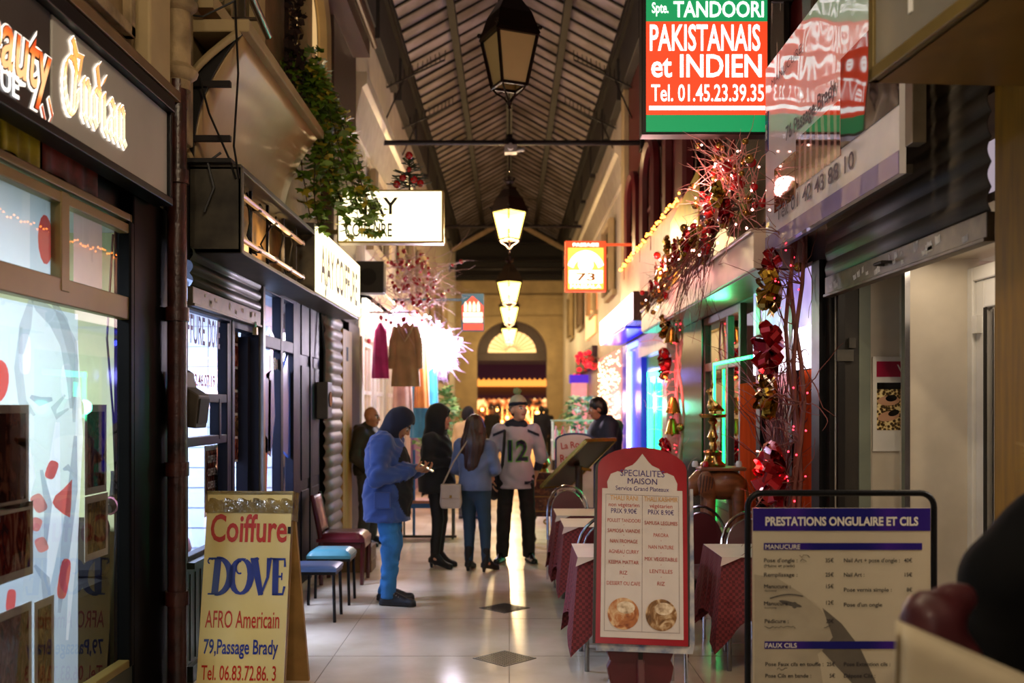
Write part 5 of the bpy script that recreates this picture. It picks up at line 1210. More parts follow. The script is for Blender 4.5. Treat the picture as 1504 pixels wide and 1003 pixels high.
blob(b, 0, .42, .12, .11, y=-.012); b.build('print', ms)
letters(ms, m_lw2, [dict(body='PASSAGE', x=0, z=.705, w=.4, h=.05, y=-.004, bold=.03), dict(body='MASSALA', x=0, z=.055, w=.48, h=.055, y=-.012, bold=.02)])
letters(ms, mat('amber print', '#c87820'), [dict(body='73', x=0, z=.17, w=.3, h=.12, y=-.016, bold=.03)])
b = MB(mat('amber print', '#c87820')); b.tube([(-.06, -.014, .40), (-.02, -.014, .385), (0, -.014, .395), (.02, -.014, .385), (.06, -.014, .40)], .008, 4); b.build('moustache', ms)
# far right: boards, lit window, flowers, pink kiosk
shop_mass(1.99, 1, 22.5, 28, 2.6, 3.1, mat('violet brown board', '#3c2430'), 'dark violet fascia on the far right wall beyond the light curtain', 'RESTAURANT', mat('dull gold print', '#a07a4a'))
b = MB(glow('orange lit far window', '#e08a50', .8)); b.box(1.95, 1.99, 22.6, 25.5, 3.4, 4.6); tag(b.build('lit_window'), 'orange lit upper window on the far right wall', 'window')
fw_ = thing('flower_band', 'band of glowing red flowers along the far right wall', 'decoration', (1.96, 21.6, 2.75))
b = MB(m_twig_red); b.tube([(-.02, .3*k, .05*math.sin(k)) for k in range(20)], .015, 5); b.build('branch', fw_)
for k in range(26):
    b = MB(_M['red lit bloom'] if k % 3 else m_berry); b.ball((0, 0, 0), U(.05, .10), 7, (1, 1, .8)); b.build('bloom', fw_, smooth=60, loc=(-.08 - U(0, .14), k*.22, U(-.28, .3)))
ki = thing('pink_kiosk', 'pink lit display board with violet top on the far right wall behind the plant', 'display', (1.55, 24.5, 0))
b = MB(mat('pink lit panel', '#d88a90', emit='#e08a94', es=.35)); b.box(-.0, .36, 0, .5, 1.0, 2.3); b.build('panel', ki)
b = MB(mat('violet top', '#3a18a0', emit='#4418c0', es=.4)); b.box(-.05, .4, -.02, .5, 2.3, 2.5); b.build('top', ki)
b = MB(m_wooddk); b.box(.0, .36, 0, .5, 0, 1.0); b.build('base', ki)

# --- garlands ------------------------------------------------------------------------------------------------------
m_gold = mat('gold foil', '#b08a34', rough=.22, metal=.9, var=.1)
m_goldb = mat('gold bauble', '#a8823c', rough=.2, metal=.8, var=.08)
m_redfoil = mat('red foil', '#a80c18', rough=.2, metal=.55, coat=.3, var=.1)
m_pinktwig = mat('pink lit twig', '#e09a92', rough=.5, var=.15)
m_redled = glow('red fairy light', '#ff2a3a', 3.5); m_pinkled = glow('warm pink fairy light', '#ffb0a0', 6)
def bow(parent, c, r, m, fold=7):
    b = MB(m); c = Vector(c)
    for k in range(fold*2):
        a = 2*math.pi*k/fold + U(-.3, .3); d = Vector((U(-.9, -.3), math.cos(a), math.sin(a))).normalized(); n = d.cross(Vector((U(-1, 1), U(-1, 1), U(-1, 1)))).normalized(); w = r*.17
        pts = [c + d*(r*.55*(1-math.cos(t))) + d.cross(n)*(r*.22*math.sin(t)) for t in [2*math.pi*i/10 for i in range(11)]]
        for i in range(10): b.poly([pts[i]-n*w, pts[i+1]-n*w, pts[i+1]+n*w, pts[i]+n*w])
    for k in range(2):
        d = Vector((-.2, U(-.6, .6), -1)).normalized(); n = Vector((U(-.4, .4), 1, U(-.2, .2))).normalized(); w = r*.22
        b.poly([c - n*w, c + n*w, c + d*r*1.25 + n*w*1.5, c + d*r*1.05, c + d*r*1.25 - n*w*1.5])
    return b.build('bow', parent, smooth=60)
def lights_on(parent, pts, m, n, r=.01, j=.05):
    for k in range(n):
        p = Vector(pts[rnd.randrange(len(pts))]) + Vector((U(-j, j*.3), U(-j, j), U(-j, j))); b = MB(m); b.ball((0, 0, 0), r, 5); b.build('fairy_light', parent, loc=p)
def baubles(parent, pts, m, n, r0, r1, j=.05, nm='bauble'):
    for k in range(n):
        p = Vector(pts[rnd.randrange(len(pts))]) + Vector((U(-j, 0), U(-j, j), U(-j, j))); b = MB(m); b.ball((0, 0, 0), U(r0, r1), 10); b.build(nm, parent, smooth=60, loc=p)
# thick garland along the top of the fascia, rising to the twig bush near the tandoori sign
tg = thing('top_garland', 'thick garland of gold foil, red poinsettias and baubles along the restaurant fascia', 'garland', (1.60, 6.9, 2.9))
path = [Vector((0 - .02*math.sin(i), i*.29, .18 - .05*i/12 + .05*math.sin(i*1.3) - (.12 if i > 10 else 0))) for i in range(14)]
b = MB(m_stem); b.tube(path, .015, 5)
for p in path:
    for k in range(9): twig(b, p, (U(-1, .2), U(-1, 1), U(-1, 1)), U(.15, .35), .004, 4, .3)
b.build('branch', tg)
for p in path:
    for k in range(2):
        q = p + Vector((U(-.14, .02), U(-.13, .13), U(-.12, .16))); bow(tg, q, U(.06, .10), m_gold if (k + int(p.y*3)) % 3 else m_redfoil, 7)
baubles(tg, path, m_goldb, 22, .022, .04, .17); baubles(tg, path, m_redshine, 16, .022, .045, .17); lights_on(tg, path, m_pinkled, 36, .010, .18)
for p in path[::2]:
    b = MB(m_redfoil); q = p + Vector((-.14, U(-.1, .1), U(-.1, .1)))
    for k in range(6):
        a = k*math.pi/3; d = Vector((-.2, math.cos(a), math.sin(a)))*.09; e = Vector((0, -math.sin(a), math.cos(a)))*.032
        b.poly([q, q+d*.5+e, q+d, q+d*.5-e])
    b.build('poinsettia', tg)
point_light('garland_glow', (1.30, 9.6, 3.0), 11, (1, .35, .3), .1)
# the twig bush
tb = thing('twig_bush', 'bushy spray of pink lit twigs with gold and red baubles beside the tandoori sign', 'decoration', (1.62, 7.3, 3.35))
b = MB(m_pinktwig); pts = []
for k in range(120):
    q = twig(b, (U(-.1, .12), U(-.5, .3), U(-.35, .15)), (U(-1, .3), U(-1, .7), U(-.6, 1)), U(.25, .55), .0045, 6, .35); pts += q[1:5]
b.build('twigs', tb)['kind'] = 'stuff'
core = [p for p in pts if abs(p.z) < .35]
baubles(tb, core, m_goldb, 34, .02, .035, .03); baubles(tb, core, m_redshine, 22, .02, .04, .03); lights_on(tb, core, m_pinkled, 25, .008, .05)
point_light('bush_glow', (1.38, 7.25, 3.3), 5, (1, .4, .35), .08)
# cascade of red twigs falling from the garland
ct = thing('red_twig_cascade', 'cascade of long dark red twigs drooping from the garland over the green lit soffit', 'decoration', (1.58, 8.0, 2.95))
b = MB(m_twig_red)
for k in range(80): twig(b, (U(-.1, .05), U(-.4, .9), U(-.05, .15)), (U(-.5, .1), U(-.2, .9), U(-.9, -.1)), U(.4, .85), .004, 7, .18, .08)
b.build('twigs', ct)['kind'] = 'stuff'
# vertical garlands
def post_garland(name, label, x, y, z0, z1, trunk, seed_n, bows, nb, led, ledn, wd=.22, trunks=2):
    t = thing(name, label, 'garland', (x, y, 0))
    b = MB(trunk); ax = []
    for k in range(trunks):
        yy = U(-wd*.3, wd*.6); p = [Vector((.03*math.sin(j*1.1 + k), yy + .05*math.sin(j*.7 + k*2), z0 + (z1-z0)*j/12)) for j in range(13)]; b.tube(p, [.022 - .011*j/12 for j in range(13)], 6); ax += p
    for k in range(seed_n):
        p = ax[rnd.randrange(len(ax))]; twig(b, p, (U(-.8, .1), U(-1, 1), U(-.2, 1)), U(.25, .6), .005, 9, .5)
    b.build('branch', t)
    for dy, z, r, m in bows: bow(t, (-.09, dy, z), r, m, 9)
    baubles(t, ax, m_goldb, nb, .03, .045, .12); lights_on(t, ax, led, ledn, .0065, .12)
    return t
post_garland('near_post_garland', 'tall twig garland with red and gold bows between steel shutter and red door', 1.80, 6.27, 0.02, 2.95, mat('rosy bark', '#7e4238', rough=.6, var=.2), 110,
    [(.07, 2.60, .12, m_redfoil), (.07, 2.45, .15, m_gold), (.06, 2.08, .18, m_redfoil), (.16, 1.78, .15, m_gold), (-.02, 1.28, .2, m_redfoil), (.03, 1.38, .10, m_redfoil), (-.05, .95, .11, m_gold), (.0, .5, .13, m_redfoil)], 7, m_redled, 45, .24, 3)
b = MB(m_twig_red)
ng = thing('red_twig_bundle', 'bundle of bare dark red twigs rising behind the near post garland', 'decoration', (1.86, 6.75, 0))
for k in range(60): twig(b, (U(-.05, .05), U(-.1, .3), U(1.0, 1.7)), (U(-.3, .1), U(-.4, .5), 1), U(.4, 1.0), .005, 9, .3)
b.tube([(0, .1, 0), (0, .1, 1.1)], [.02, .05], 6)
b.build('twigs', ng)['kind'] = 'stuff'
point_light('post_glow', (1.62, 6.35, 1.35), 4.5, (1, .12, .12), .06)
post_garland('far_post_garland', 'tall twig garland with gold bells and red lights between led door and green lit window', 1.78, 10.4, .02, 2.75, m_pinktwig, 60,
    [(.1, 2.55, .14, m_gold), (.1, 2.2, .14, m_redfoil), (.2, 2.1, .12, m_gold), (.1, 1.25, .14, m_redfoil)], 6, m_redled, 80, .3, 4)
for k, z in enumerate((1.72, 1.5, 2.45)):
    b = MB(m_gold); b.lathe([(.0, .09), (.03, .08), (.05, .03), (.07, -.05), (.085, -.08), (.0, -.075)], n=12); b.ball((0, 0, -.085), .018, 6)
    o = b.build('gold_bell', smooth=40, loc=(1.69, 10.28 + .04*k, z)); tag(o, ('upper of the two low', 'lower of the two low', 'high')[k] + ' gold bell on the far twig garland beside the led door', 'bell')
point_light('post_glow', (1.55, 10.2, 1.9), 6, (1, .15, .18), .08)
# ------------------------------------------------------------------ things standing in the passage
# --- hairdresser's leaning board ------------------------------------------------------------------------------------
m_cream = mat('glossy cream board', '#cdb878', rough=.16, var=.06, scale=2, coat=.3)
m_ply = mat('raw plywood edge', '#a07c46', rough=.5, var=.15, scale=8)
ab = thing('a_frame_board', 'cream hairdresser a-frame board with red and blue lettering standing left in front', 'sign board', (-1.52, 5.72, 0), math.radians(-3))
LF = Matrix.Rotation(math.radians(-10), 4, 'X')                      # front panel leans back towards its top
HB = 1.215
FT = Matrix.Translation((0, -.10, 0)) @ LF
b = MB(m_cream); b.box(-.25, .25, -.012, 0, .02, HB, FT); b.build('front_panel', ab)
b = MB(m_ply); b.box(-.25, .25, 0, .025, .0, HB, FT); b.box(.225, .25, 0, .04, 0, HB, FT); b.build('front_backing', ab)
BT = Matrix.Translation((0, .50, 0)) @ Matrix.Rotation(math.radians(17.2), 4, 'X')
b = MB(m_ply); b.box(-.25, .25, -.02, .012, 0, 1.25, BT); b.build('rear_panel', ab)
b = MB(mat('crinkled packing tape', '#8a7440', rough=.12, var=.3, scale=9, bump=.5, bscale=18, coat=.6))
b.grid(lambda u, v: FT @ Vector((-.258 + .516*u, -.016 - .006*abs(math.sin(u*19 + v*5)) + v*v*.02, HB - .115 + .125*v)), 40, 6); b.box(-.256, .256, -.012, .12, HB-.01, HB+.012, FT); b.box(.25, .257, -.014, .11, HB-.16, HB+.01, FT); b.build('tape_wrap', ab, smooth=40)
m_rl = mat('red sign paint', '#a82418', rough=.25, var=.05); m_bl = mat('blue sign paint', '#1c2a78', rough=.25, var=.05)
kw = dict(y=-.015, T=FT)
letters(ab, m_rl, [dict(body='Coiffure', x=0.005, z=.935, w=.45, h=.155, bold=.02, **kw), dict(body='AFRO Americain', x=-.005, z=.445, w=.43, h=.095, bold=.005, **kw), dict(body='Tel. 06.83.72.86. 3', x=-.01, z=.155, w=.43, h=.08, bold=.008, **kw)])
letters(ab, m_bl, [dict(body='79,Passage Brady', x=-.005, z=.30, w=.43, h=.08, bold=.015, **kw)])
b = MB(m_bl)                                                          # DOVE in curly serif capitals
def stroke(pts, w, T=FT, y=-.0155):
    P = [Vector((p[0], y, p[1])) for p in pts]; n = len(P); L = []; Rr = []
    ws = w if isinstance(w, list) else [w]*n
    for i in range(n):
        d = (P[min(i+1, n-1)] - P[max(i-1, 0)]).normalized(); e = Vector((-d.z, 0, d.x))*ws[i]*.5; L.append(P[i]+e); Rr.append(P[i]-e)
    b.add([T @ p for p in L + Rr], [(i, i+1, n+i+1, n+i) for i in range(n-1)])
def arc_pts(cx, cz, rx, rz, a0, a1, n=18): return [(cx + rx*math.cos(a0+(a1-a0)*i/n), cz + rz*math.sin(a0+(a1-a0)*i/n)) for i in range(n+1)]
D0, D1 = .63, .84
stroke([(-.175, D0), (-.165, D1)], .04); stroke(arc_pts(-.175, (D0+D1)/2, .085, .105, -math.pi/2, math.pi/2), [.012+.03*math.sin(math.pi*i/18) for i in range(19)]); stroke([(-.215, D0+.004), (-.14, D0+.004)], .010); stroke([(-.222, D1-.006), (-.14, D1-.004)], .012); stroke(arc_pts(-.21, D1-.02, .014, .014, .5, 4.5, 10), .008)
stroke(arc_pts(-.025, (D0+D1)/2, .056, .097, 1.2, 1.2+2*math.pi), [.014+.026*abs(math.cos(1.2+2*math.pi*i/18)) for i in range(19)]); stroke(arc_pts(-.035, D1-.055, .022, .035, 1.3, 5.2, 12), .010)
stroke([(.045, D1), (.095, D0)], [.045, .030]); stroke([(.095, D0), (.13, D0+.10), (.135, D1)], [.012, .016, .03]); stroke([(.025, D1-.005), (.075, D1-.005)], .01); stroke(arc_pts(.145, D1-.02, .018, .018, -.5, 3, 9), .010)
stroke([(.178, D0), (.172, D1)], .036); stroke([(.155, D1-.006), (.225, D1-.006), (.228, D1-.05)], .014); stroke([(.16, D0+.006), (.222, D0+.006), (.23, D0+.05)], .014); stroke([(.175, .735), (.212, .735)], .012); stroke([(.212, .715), (.212, .757)], .008)
b.build('lettering', ab)
b = MB(m_bl); b.poly([FT @ Vector(p) for p in ((-.25, -.0155, .065), (-.21, -.0155, .10), (-.19, -.0155, .09), (.23, -.0155, .075), (.25, -.0155, .02), (-.25, -.0155, .02))]); b.build('painted_base', ab)
b = MB(m_black); b.box(.235, .252, -.02, -.012, .98, 1.02, FT); b.build('hinge', ab)

# --- stools and red chair on the left ---------------------------------------------------------------------------------
m_teal = mat('teal vinyl', '#4a8a94', rough=.35, var=.1, scale=6, coat=.15); m_bluev = mat('pale blue vinyl', '#5a78a8', rough=.35, var=.1, coat=.15)
m_legblk = mat('black tube leg', '#101012', rough=.35, metal=.3)
def stool(x, y, m, label, thick=.05):
    t = thing('stool', label, 'stool', (x, y, 0), 0, None)
    b = MB(m); b.grid(lambda u, v: (-.19+.38*u, -.17+.34*v, .425 + thick*min(1, 6*u, 6*(1-u), 6*v, 6*(1-v))**.5), 14, 14); b.box(-.19, .19, -.17, .17, .40, .426); b.build('seat', t, smooth=50)
    b = MB(m_legblk); b.box(-.185, .185, -.165, .165, .375, .40); b.build('seat_frame', t)
    for sx in (-1, 1):
        for sy in (-1, 1): b = MB(m_legblk); b.cyl((sx*.165, sy*.145, .38), (sx*.175, sy*.155, 0), .013, 8); b.build('leg', t, smooth=40)
    return t
stool(-1.555, 8.02, m_bluev, 'low black legged stool with pale blue seat, nearer of two by the wall', .02)
stool(-1.55, 8.70, m_teal, 'low black legged stool with teal cushioned seat, behind the pale blue one', .05)
m_burg = mat('burgundy vinyl', '#5e1620', rough=.3, coat=.3, var=.12); m_redwood = mat('dark red wood', '#4a1614', rough=.3, coat=.3, var=.12)
ch = thing('dining_chair', 'dark red wooden chair with a padded burgundy seat against the left wall', 'chair', (-1.60, 9.72, 0), math.radians(-90))
b = MB(m_burg); b.grid(lambda u, v: (-.23+.46*u, -.24+.46*v, .44 + .06*min(1, 6*u, 6*(1-u), 6*v, 6*(1-v))**.5), 14, 14); b.box(-.23, .23, -.24, .22, .41, .442); b.build('seat', ch, smooth=50)
b = MB(m_redwood); b.box(-.21, .21, -.22, .22, .35, .41); b.build('apron', ch, bevel=.006)
for sx in (-1, 1):
    b = MB(m_redwood); b.tube([(sx*.2, .2, .40), (sx*.2, .19, 0)], [.026, .018], 8); b.build('leg', ch)
    b = MB(m_redwood); b.tube([(sx*.2, -.2, 0), (sx*.2, -.2, .42), (sx*.2, -.29, .86)], [.02, .026, .018], 8); b.build('leg', ch)
b = MB(m_burg); b.grid(lambda u, v: (-.18+.36*u, -.215-.075*v - .012*math.sin(math.pi*u), .50+.34*v), 8, 8); b.build('backrest', ch, smooth=60, solid=.04)
bx = MB(mat('plywood crate', '#7a5c34', rough=.6)); bx.box(-.2, .2, -.18, .18, 0, .26); bx.box(-.205, .205, -.185, .185, .10, .12)
tag(bx.build('crate', loc=(-1.62, 10.42, 0)), 'low plywood crate on the floor behind the red chair', 'crate')
# --- blue base of the display bench behind the men ----------------------------------------------------------------------
bn = thing('display_trolley', 'blue framed display trolley with a wooden shelf behind the man with the phone', 'trolley', (-1.13, 13.0, 0))
m_blued = mat('blue painted tube', '#2a6aa8', rough=.35, var=.1)
b = MB(mat('pinkish plank', '#b8846a', rough=.5)); b.box(-.3, .45, -.2, .2, .46, .50); b.build('shelf', bn, bevel=.005)
b = MB(m_blued); b.box(-.3, .45, -.2, -.17, .40, .46); b.box(-.3, .45, .17, .2, .40, .46); b.build('apron', bn)
b = MB(m_blued); b.cyl((-.1, -.16, 0.05), (-.1, -.16, 1.15), .018, 8); b.build('pole', bn)
for x in (-.26, .4):
    for y in (-.17, .17): b = MB(m_grey); b.cyl((x, y, 0), (x, y, .42), .014, 8); b.build('leg', bn)
b = MB(m_grey); b.box(-.3, .45, -.19, -.15, .02, .05); b.build('foot_rail', bn)

# --- specialities menu board on its carved stand -----------------------------------------------------------------------
sb = thing('menu_board', 'arched red and white indian menu board with two dish pictures on a carved red stand', 'sign board', (.645, 4.92, 0))
T0 = Matrix.Translation((0, -.06, .54)) @ Matrix.Rotation(math.radians(2.2), 4, 'Y') @ Matrix.Rotation(math.radians(-15), 4, 'X')
BW, BH = .238, .985
def arch_outline(w, h, rise, n=14): return [(-w, 0), (w, 0)] + [(w*math.cos(math.pi*i/n), h - rise + rise*math.sin(math.pi*i/n)) for i in range(n+1)]
m_redb = mat('red painted board', '#9a1c26', rough=.22, var=.1, coat=.3); m_whiteb = mat('white painted board', '#cfc4bc', rough=.22, var=.04, coat=.25)
b = MB(m_redb); b.prism(arch_outline(BW-.012, BH, .115), -.016, 0, T0); b.build('panel', sb)
b = MB(mat('dark board edge', '#1a1614', rough=.4)); b.prism(arch_outline(BW, BH-.005, .115), 0, .022, T0); b.build('backing', sb)
b = MB(mat('chipped blue edge', '#2a4a72', rough=.5, var=.4, scale=12, dirt='#c8c0b4')); b.prism([(-.22, -.035), (.25, -.035), (.26, .02), (.26, .78), (.245, .78), (.235, .0), (-.22, 0)], -.004, .02, T0); b.build('chipped_edge', sb)
oge = [(-BW+.035, .03), (BW-.035, .03), (BW-.035, .765), (.175, .765), (.178, .80), (.16, .84), (.125, .855), (.10, .85), (.085, .875), (.05, .89), (.03, .91), (0, .95), (-.03, .91), (-.05, .89), (-.085, .875), (-.10, .85), (-.125, .855), (-.16, .84), (-.178, .80), (-.175, .765), (-BW+.035, .765)]
b = MB(m_whiteb); b.prism(oge, -.0185, -.016, T0); b.build('white_field', sb)
b = MB(mat('thin grey rule', '#8a7a78'))
for x0, x1, z0, z1 in ((-.185, -.183, .06, .735), (.183, .185, .06, .735), (-.001, .001, .06, .735), (-.185, .185, .734, .736), (-.185, .185, .06, .062)): b.box(x0, x1, -.0195, -.018, z0, z1, T0)
b.build('ruled_line', sb)
kw = dict(y=-.0195, T=T0)
letters(sb, mat('violet paint', '#3a2470', var=0), [dict(body='SPECIALITES', x=0, z=.832, w=.225, h=.032, bold=.004, **kw), dict(body='MAISON', x=0, z=.792, w=.15, h=.030, bold=.004, **kw), dict(body='Service Grand Plateaux', x=0, z=.758, w=.27, h=.022, bold=.004, **kw), dict(body='PRIX 9.90€', x=-.092, z=.64, w=.13, h=.024, bold=.004, **kw), dict(body='PRIX 8.90€', x=.094, z=.64, w=.13, h=.024, bold=.004, **kw)])
letters(sb, mat('ochre paint', '#c8924a', var=0), [dict(body='THALI RANI', x=-.092, z=.706, w=.14, h=.024, bold=.004, **kw), dict(body='THALI KASHMIR', x=.094, z=.706, w=.17, h=.024, bold=.004, **kw)])
m_rp = mat('brick red paint', '#a83a34', var=0)
L1 = ['POULET TANDOORI', 'SAMOSA VIANDE', 'NAN FROMAGE', 'AGNEAU CURRY', 'KEEMA MATTAR', 'RIZ', 'DESSERT OU CAFE']; L2 = ['SAMUSA LEGUMES', 'PAKORA', 'NAN NATURE', 'MIX VEGETABLE', 'LENTILLES', 'RIZ']
rows = [dict(body='non végétarien', x=-.092, z=.674, w=.155, h=.02, bold=.004, **kw), dict(body='végétarien', x=.094, z=.674, w=.115, h=.02, bold=.004, **kw)]
for i, s_ in enumerate(L1): rows.append(dict(body=s_, x=-.092, z=.595-.052*i, w=min(.165, .0125*len(s_)), h=.018, bold=.004, **kw))
for i, s_ in enumerate(L2): rows.append(dict(body=s_, x=.094, z=.588-.060*i, w=min(.165, .0125*len(s_)), h=.018, bold=.004, **kw))
for i in range(6): rows.append(dict(body='+', x=-.092, z=.578-.052*i, h=.008, bold=.004, **kw))
for i in range(5): rows.append(dict(body='+', x=.094, z=.565-.06*i, h=.008, bold=.004, **kw))
letters(sb, m_rp, rows)
for x, cols in ((-.092, ('#6a2a14', '#b06a34', '#d8b88a')), (.094, ('#4a3018', '#8a6238', '#d0b48c'))):
    b = MB(ramp_mat('dish photograph ' + cols[0], [(.3, cols[0]), (.5, cols[1]), (.66, cols[2])], scale=16, distort=1.5, rough=.25)); b.prism([(x+.077*math.cos(2*math.pi*i/28), .145+.077*math.sin(2*math.pi*i/28)) for i in range(28)], -.0205, -.018, T0); b.build('dish_picture', sb)
    b = MB(ramp_mat('rice photograph', [(.3, '#8a6a4a'), (.5, '#cdb492'), (.7, '#e8d8bc')], scale=40, rough=.3)); b.prism([(x+.012+.045*math.cos(2*math.pi*i/20), .175+.03*math.sin(2*math.pi*i/20)) for i in range(20)], -.0212, -.0205, T0); b.build('rice_picture', sb)
m_carv = mat('carved red brown wood', '#54141a', rough=.4, var=.12, coat=.15)
sil = [(0, 0), (.20, 0), (.20, .05), (.13, .09), (.105, .18), (.115, .27), (.155, .36), (.165, .42), (.15, .455), (.165, .49), (.16, .55), (.11, .60), (.11, .64), (0, .64)]
outl = sil + [(-x, z) for x, z in reversed(sil[1:-1])]
b = MB(m_carv); b.prism(outl, -.03, .03); b.build('stand', sb, bevel=.012)
b = MB(m_carv); b.prism([(-.2, 0), (.25, 0), (.25, .06), (.04, .14), (.04, .5), (-.02, .5)], -.02, .02, Matrix.Rotation(math.radians(90), 4, 'Z')); b.build('stand_foot', sb, bevel=.008)
b = MB(m_dark); b.box(-.011, .011, -.034, -.03, .455, .53); b.build('slot', sb)
b = MB(m_carv); b.box(-.09, .09, -.05, .06, .53, .60); b.build('ledge', sb, bevel=.006)

# --- nail studio price stand ---------------------------------------------------------------------------------------------
s_ = 344.; pz = lambda py: EYE - (py - CY)/s_; pxx = lambda px: (px - 1235)/s_
nb_ = thing('price_stand', 'black tube framed nail studio price board with purple headings standing right in front', 'sign board', ((1235-CX)/s_, F/s_, 0))
b = MB(m_black)
rx, zt, rr = .398, pz(724), .06
pts = [(-rx, 0, .03), (-rx, 0, zt-rr)] + [(-rx+rr-rr*math.cos(t), 0, zt-rr+rr*math.sin(t)) for t in [math.pi/2*i/6 for i in range(1, 7)]] + [(rx-rr+rr*math.sin(t), 0, zt-rr+rr*math.cos(t)) for t in [math.pi/2*i/6 for i in range(0, 7)]] + [(rx, 0, .03)]
b.tube(pts, .0135, 10); b.build('tube_frame', nb_, smooth=40)
for sx in (-1, 1): b = MB(m_black); b.bar((sx*rx, -.26, .015), (sx*rx, .26, .015), .03, .03); b.build('foot', nb_, bevel=.006)
m_panel = mat('greyish cream panel', '#c2b69e', rough=.3, var=.03, coat=.15)
b = MB(m_panel); b.box(-.378, .378, -.008, .008, .13, pz(746)); b.build('panel', nb_)
b = MB(ramp_mat('purple gradient', [(.2, '#1c1a6a'), (.5, '#3c2080'), (.8, '#2a1a74')], 'WAVE', scale=.4, rough=.3)); b.box(-.378, .378, -.011, -.008, pz(779), pz(746)); b.box(pxx(1121), pxx(1353), -.011, -.008, pz(807), pz(797)); b.box(pxx(1122), pxx(1353), -.011, -.008, pz(952), pz(941)); b.build('purple_band', nb_)
lw = lambda x0, x1: (x1-x0)/s_
letters(nb_, mat('cream print', '#d8d2c4', var=0), [dict(body='PRESTATIONS ONGULAIRE ET CILS', x=0.0, z=pz(771), w=lw(1123, 1347), h=.036, y=-.0125, bold=.035), dict(body='MANUCURE', x=pxx(1123), z=pz(805.5), w=lw(1123, 1174), h=.019, align='l', y=-.0125, bold=.015), dict(body='FAUX CILS', x=pxx(1123), z=pz(950), w=lw(1123, 1169), h=.019, align='l', y=-.0125, bold=.015)])
m_ink = mat('dark print', '#262226', var=0)
T_ = []
for body, x0, x1, y in (('Pose d\'ongle :', 1121, 1170, 825), ('35€', 1211, 1223, 825), ('Nail Art + pose d\'ongle :', 1238, 1320, 825), ('40€', 1326, 1338, 825), ('(Mains et pieds)', 1121, 1166, 832), ('Remplissage :', 1121, 1170, 846), ('25€', 1211, 1223, 846), ('Nail Art :', 1238, 1268, 846), ('15€', 1327, 1338, 846), ('Manucure :', 1121, 1160, 863), ('15€', 1212, 1223, 863), ('Pose vernis simple :', 1238, 1308, 868), ('8€', 1330, 1338, 868),
                        ('Manucure :', 1121, 1160, 888), ('12€', 1212, 1223, 887), ('Pose d\'un ongle', 1238, 1294, 890), ('3€', 1330, 1338, 890), ('Pédicure :', 1122, 1157, 914), ('20€', 1212, 1223, 914), ('Pose Faux cils en touffe :', 1123, 1208, 977), ('25€', 1213, 1225, 977), ('Pose Extention cils :', 1238, 1306, 977), ('Pose Cils en bande :', 1123, 1190, 994), ('5€', 1217, 1225, 994), ('Dépose Cils :', 1238, 1284, 994)):
    T_.append(dict(body=body, x=pxx(x0), z=pz(y), w=lw(x0, x1), h=.0165 if body[0] != '(' else .011, align='l', y=-.0125, bold=.015))
for y in (868, 893): T_.append(dict(body='femme' if y < 880 else 'homme', x=pxx(1122), z=pz(y), w=.05, h=.008, align='l', y=-.0125))
letters(nb_, m_ink, T_)
b = MB(m_ink)                                                         # handwritten scribbles
for x0, y0, n in ((1173, 818, 6), (1174, 824, 4), (1122, 922, 16), (1209, 921, 4), (1140, 983, 6)):
    p = [(pxx(x0 + i*3), -.0125, pz(y0 - U(0, 4))) for i in range(n)]; b.tube(p, .0012, 4)
b.build('handwriting', nb_)
b = MB(mat('printed face grey', '#b0a48e', rough=.3, var=.1)); b.poly([(pxx(x), -.0095, pz(y)) for x, y in ((1107, 843), (1140, 848), (1175, 870), (1203, 893), (1220, 915), (1222, 940), (1200, 960), (1205, 985), (1210, 1020), (1107, 1020))]); b.build('printed_face', nb_)
b = MB(mat('printed hair grey', '#6a6258', rough=.3)); b.poly([(pxx(x), -.0099, pz(y)) for x, y in ((1207, 892), (1235, 915), (1262, 950), (1285, 1000), (1290, 1020), (1262, 1015), (1225, 975), (1206, 955), (1222, 935))]); b.build('printed_hair', nb_)
b = MB(mat('printed eye dark', '#5a544c')); blob(b, pxx(1160), pz(886), .05, .009, -.25, y=-.0102); blob(b, pxx(1166), pz(888), .012, .014, 0, y=-.0105); b.tube([(pxx(1130+i*6), -.0105, pz(878 - 6*math.sin(i/8*2.6))) for i in range(9)], .003, 4); b.build('printed_eye', nb_)

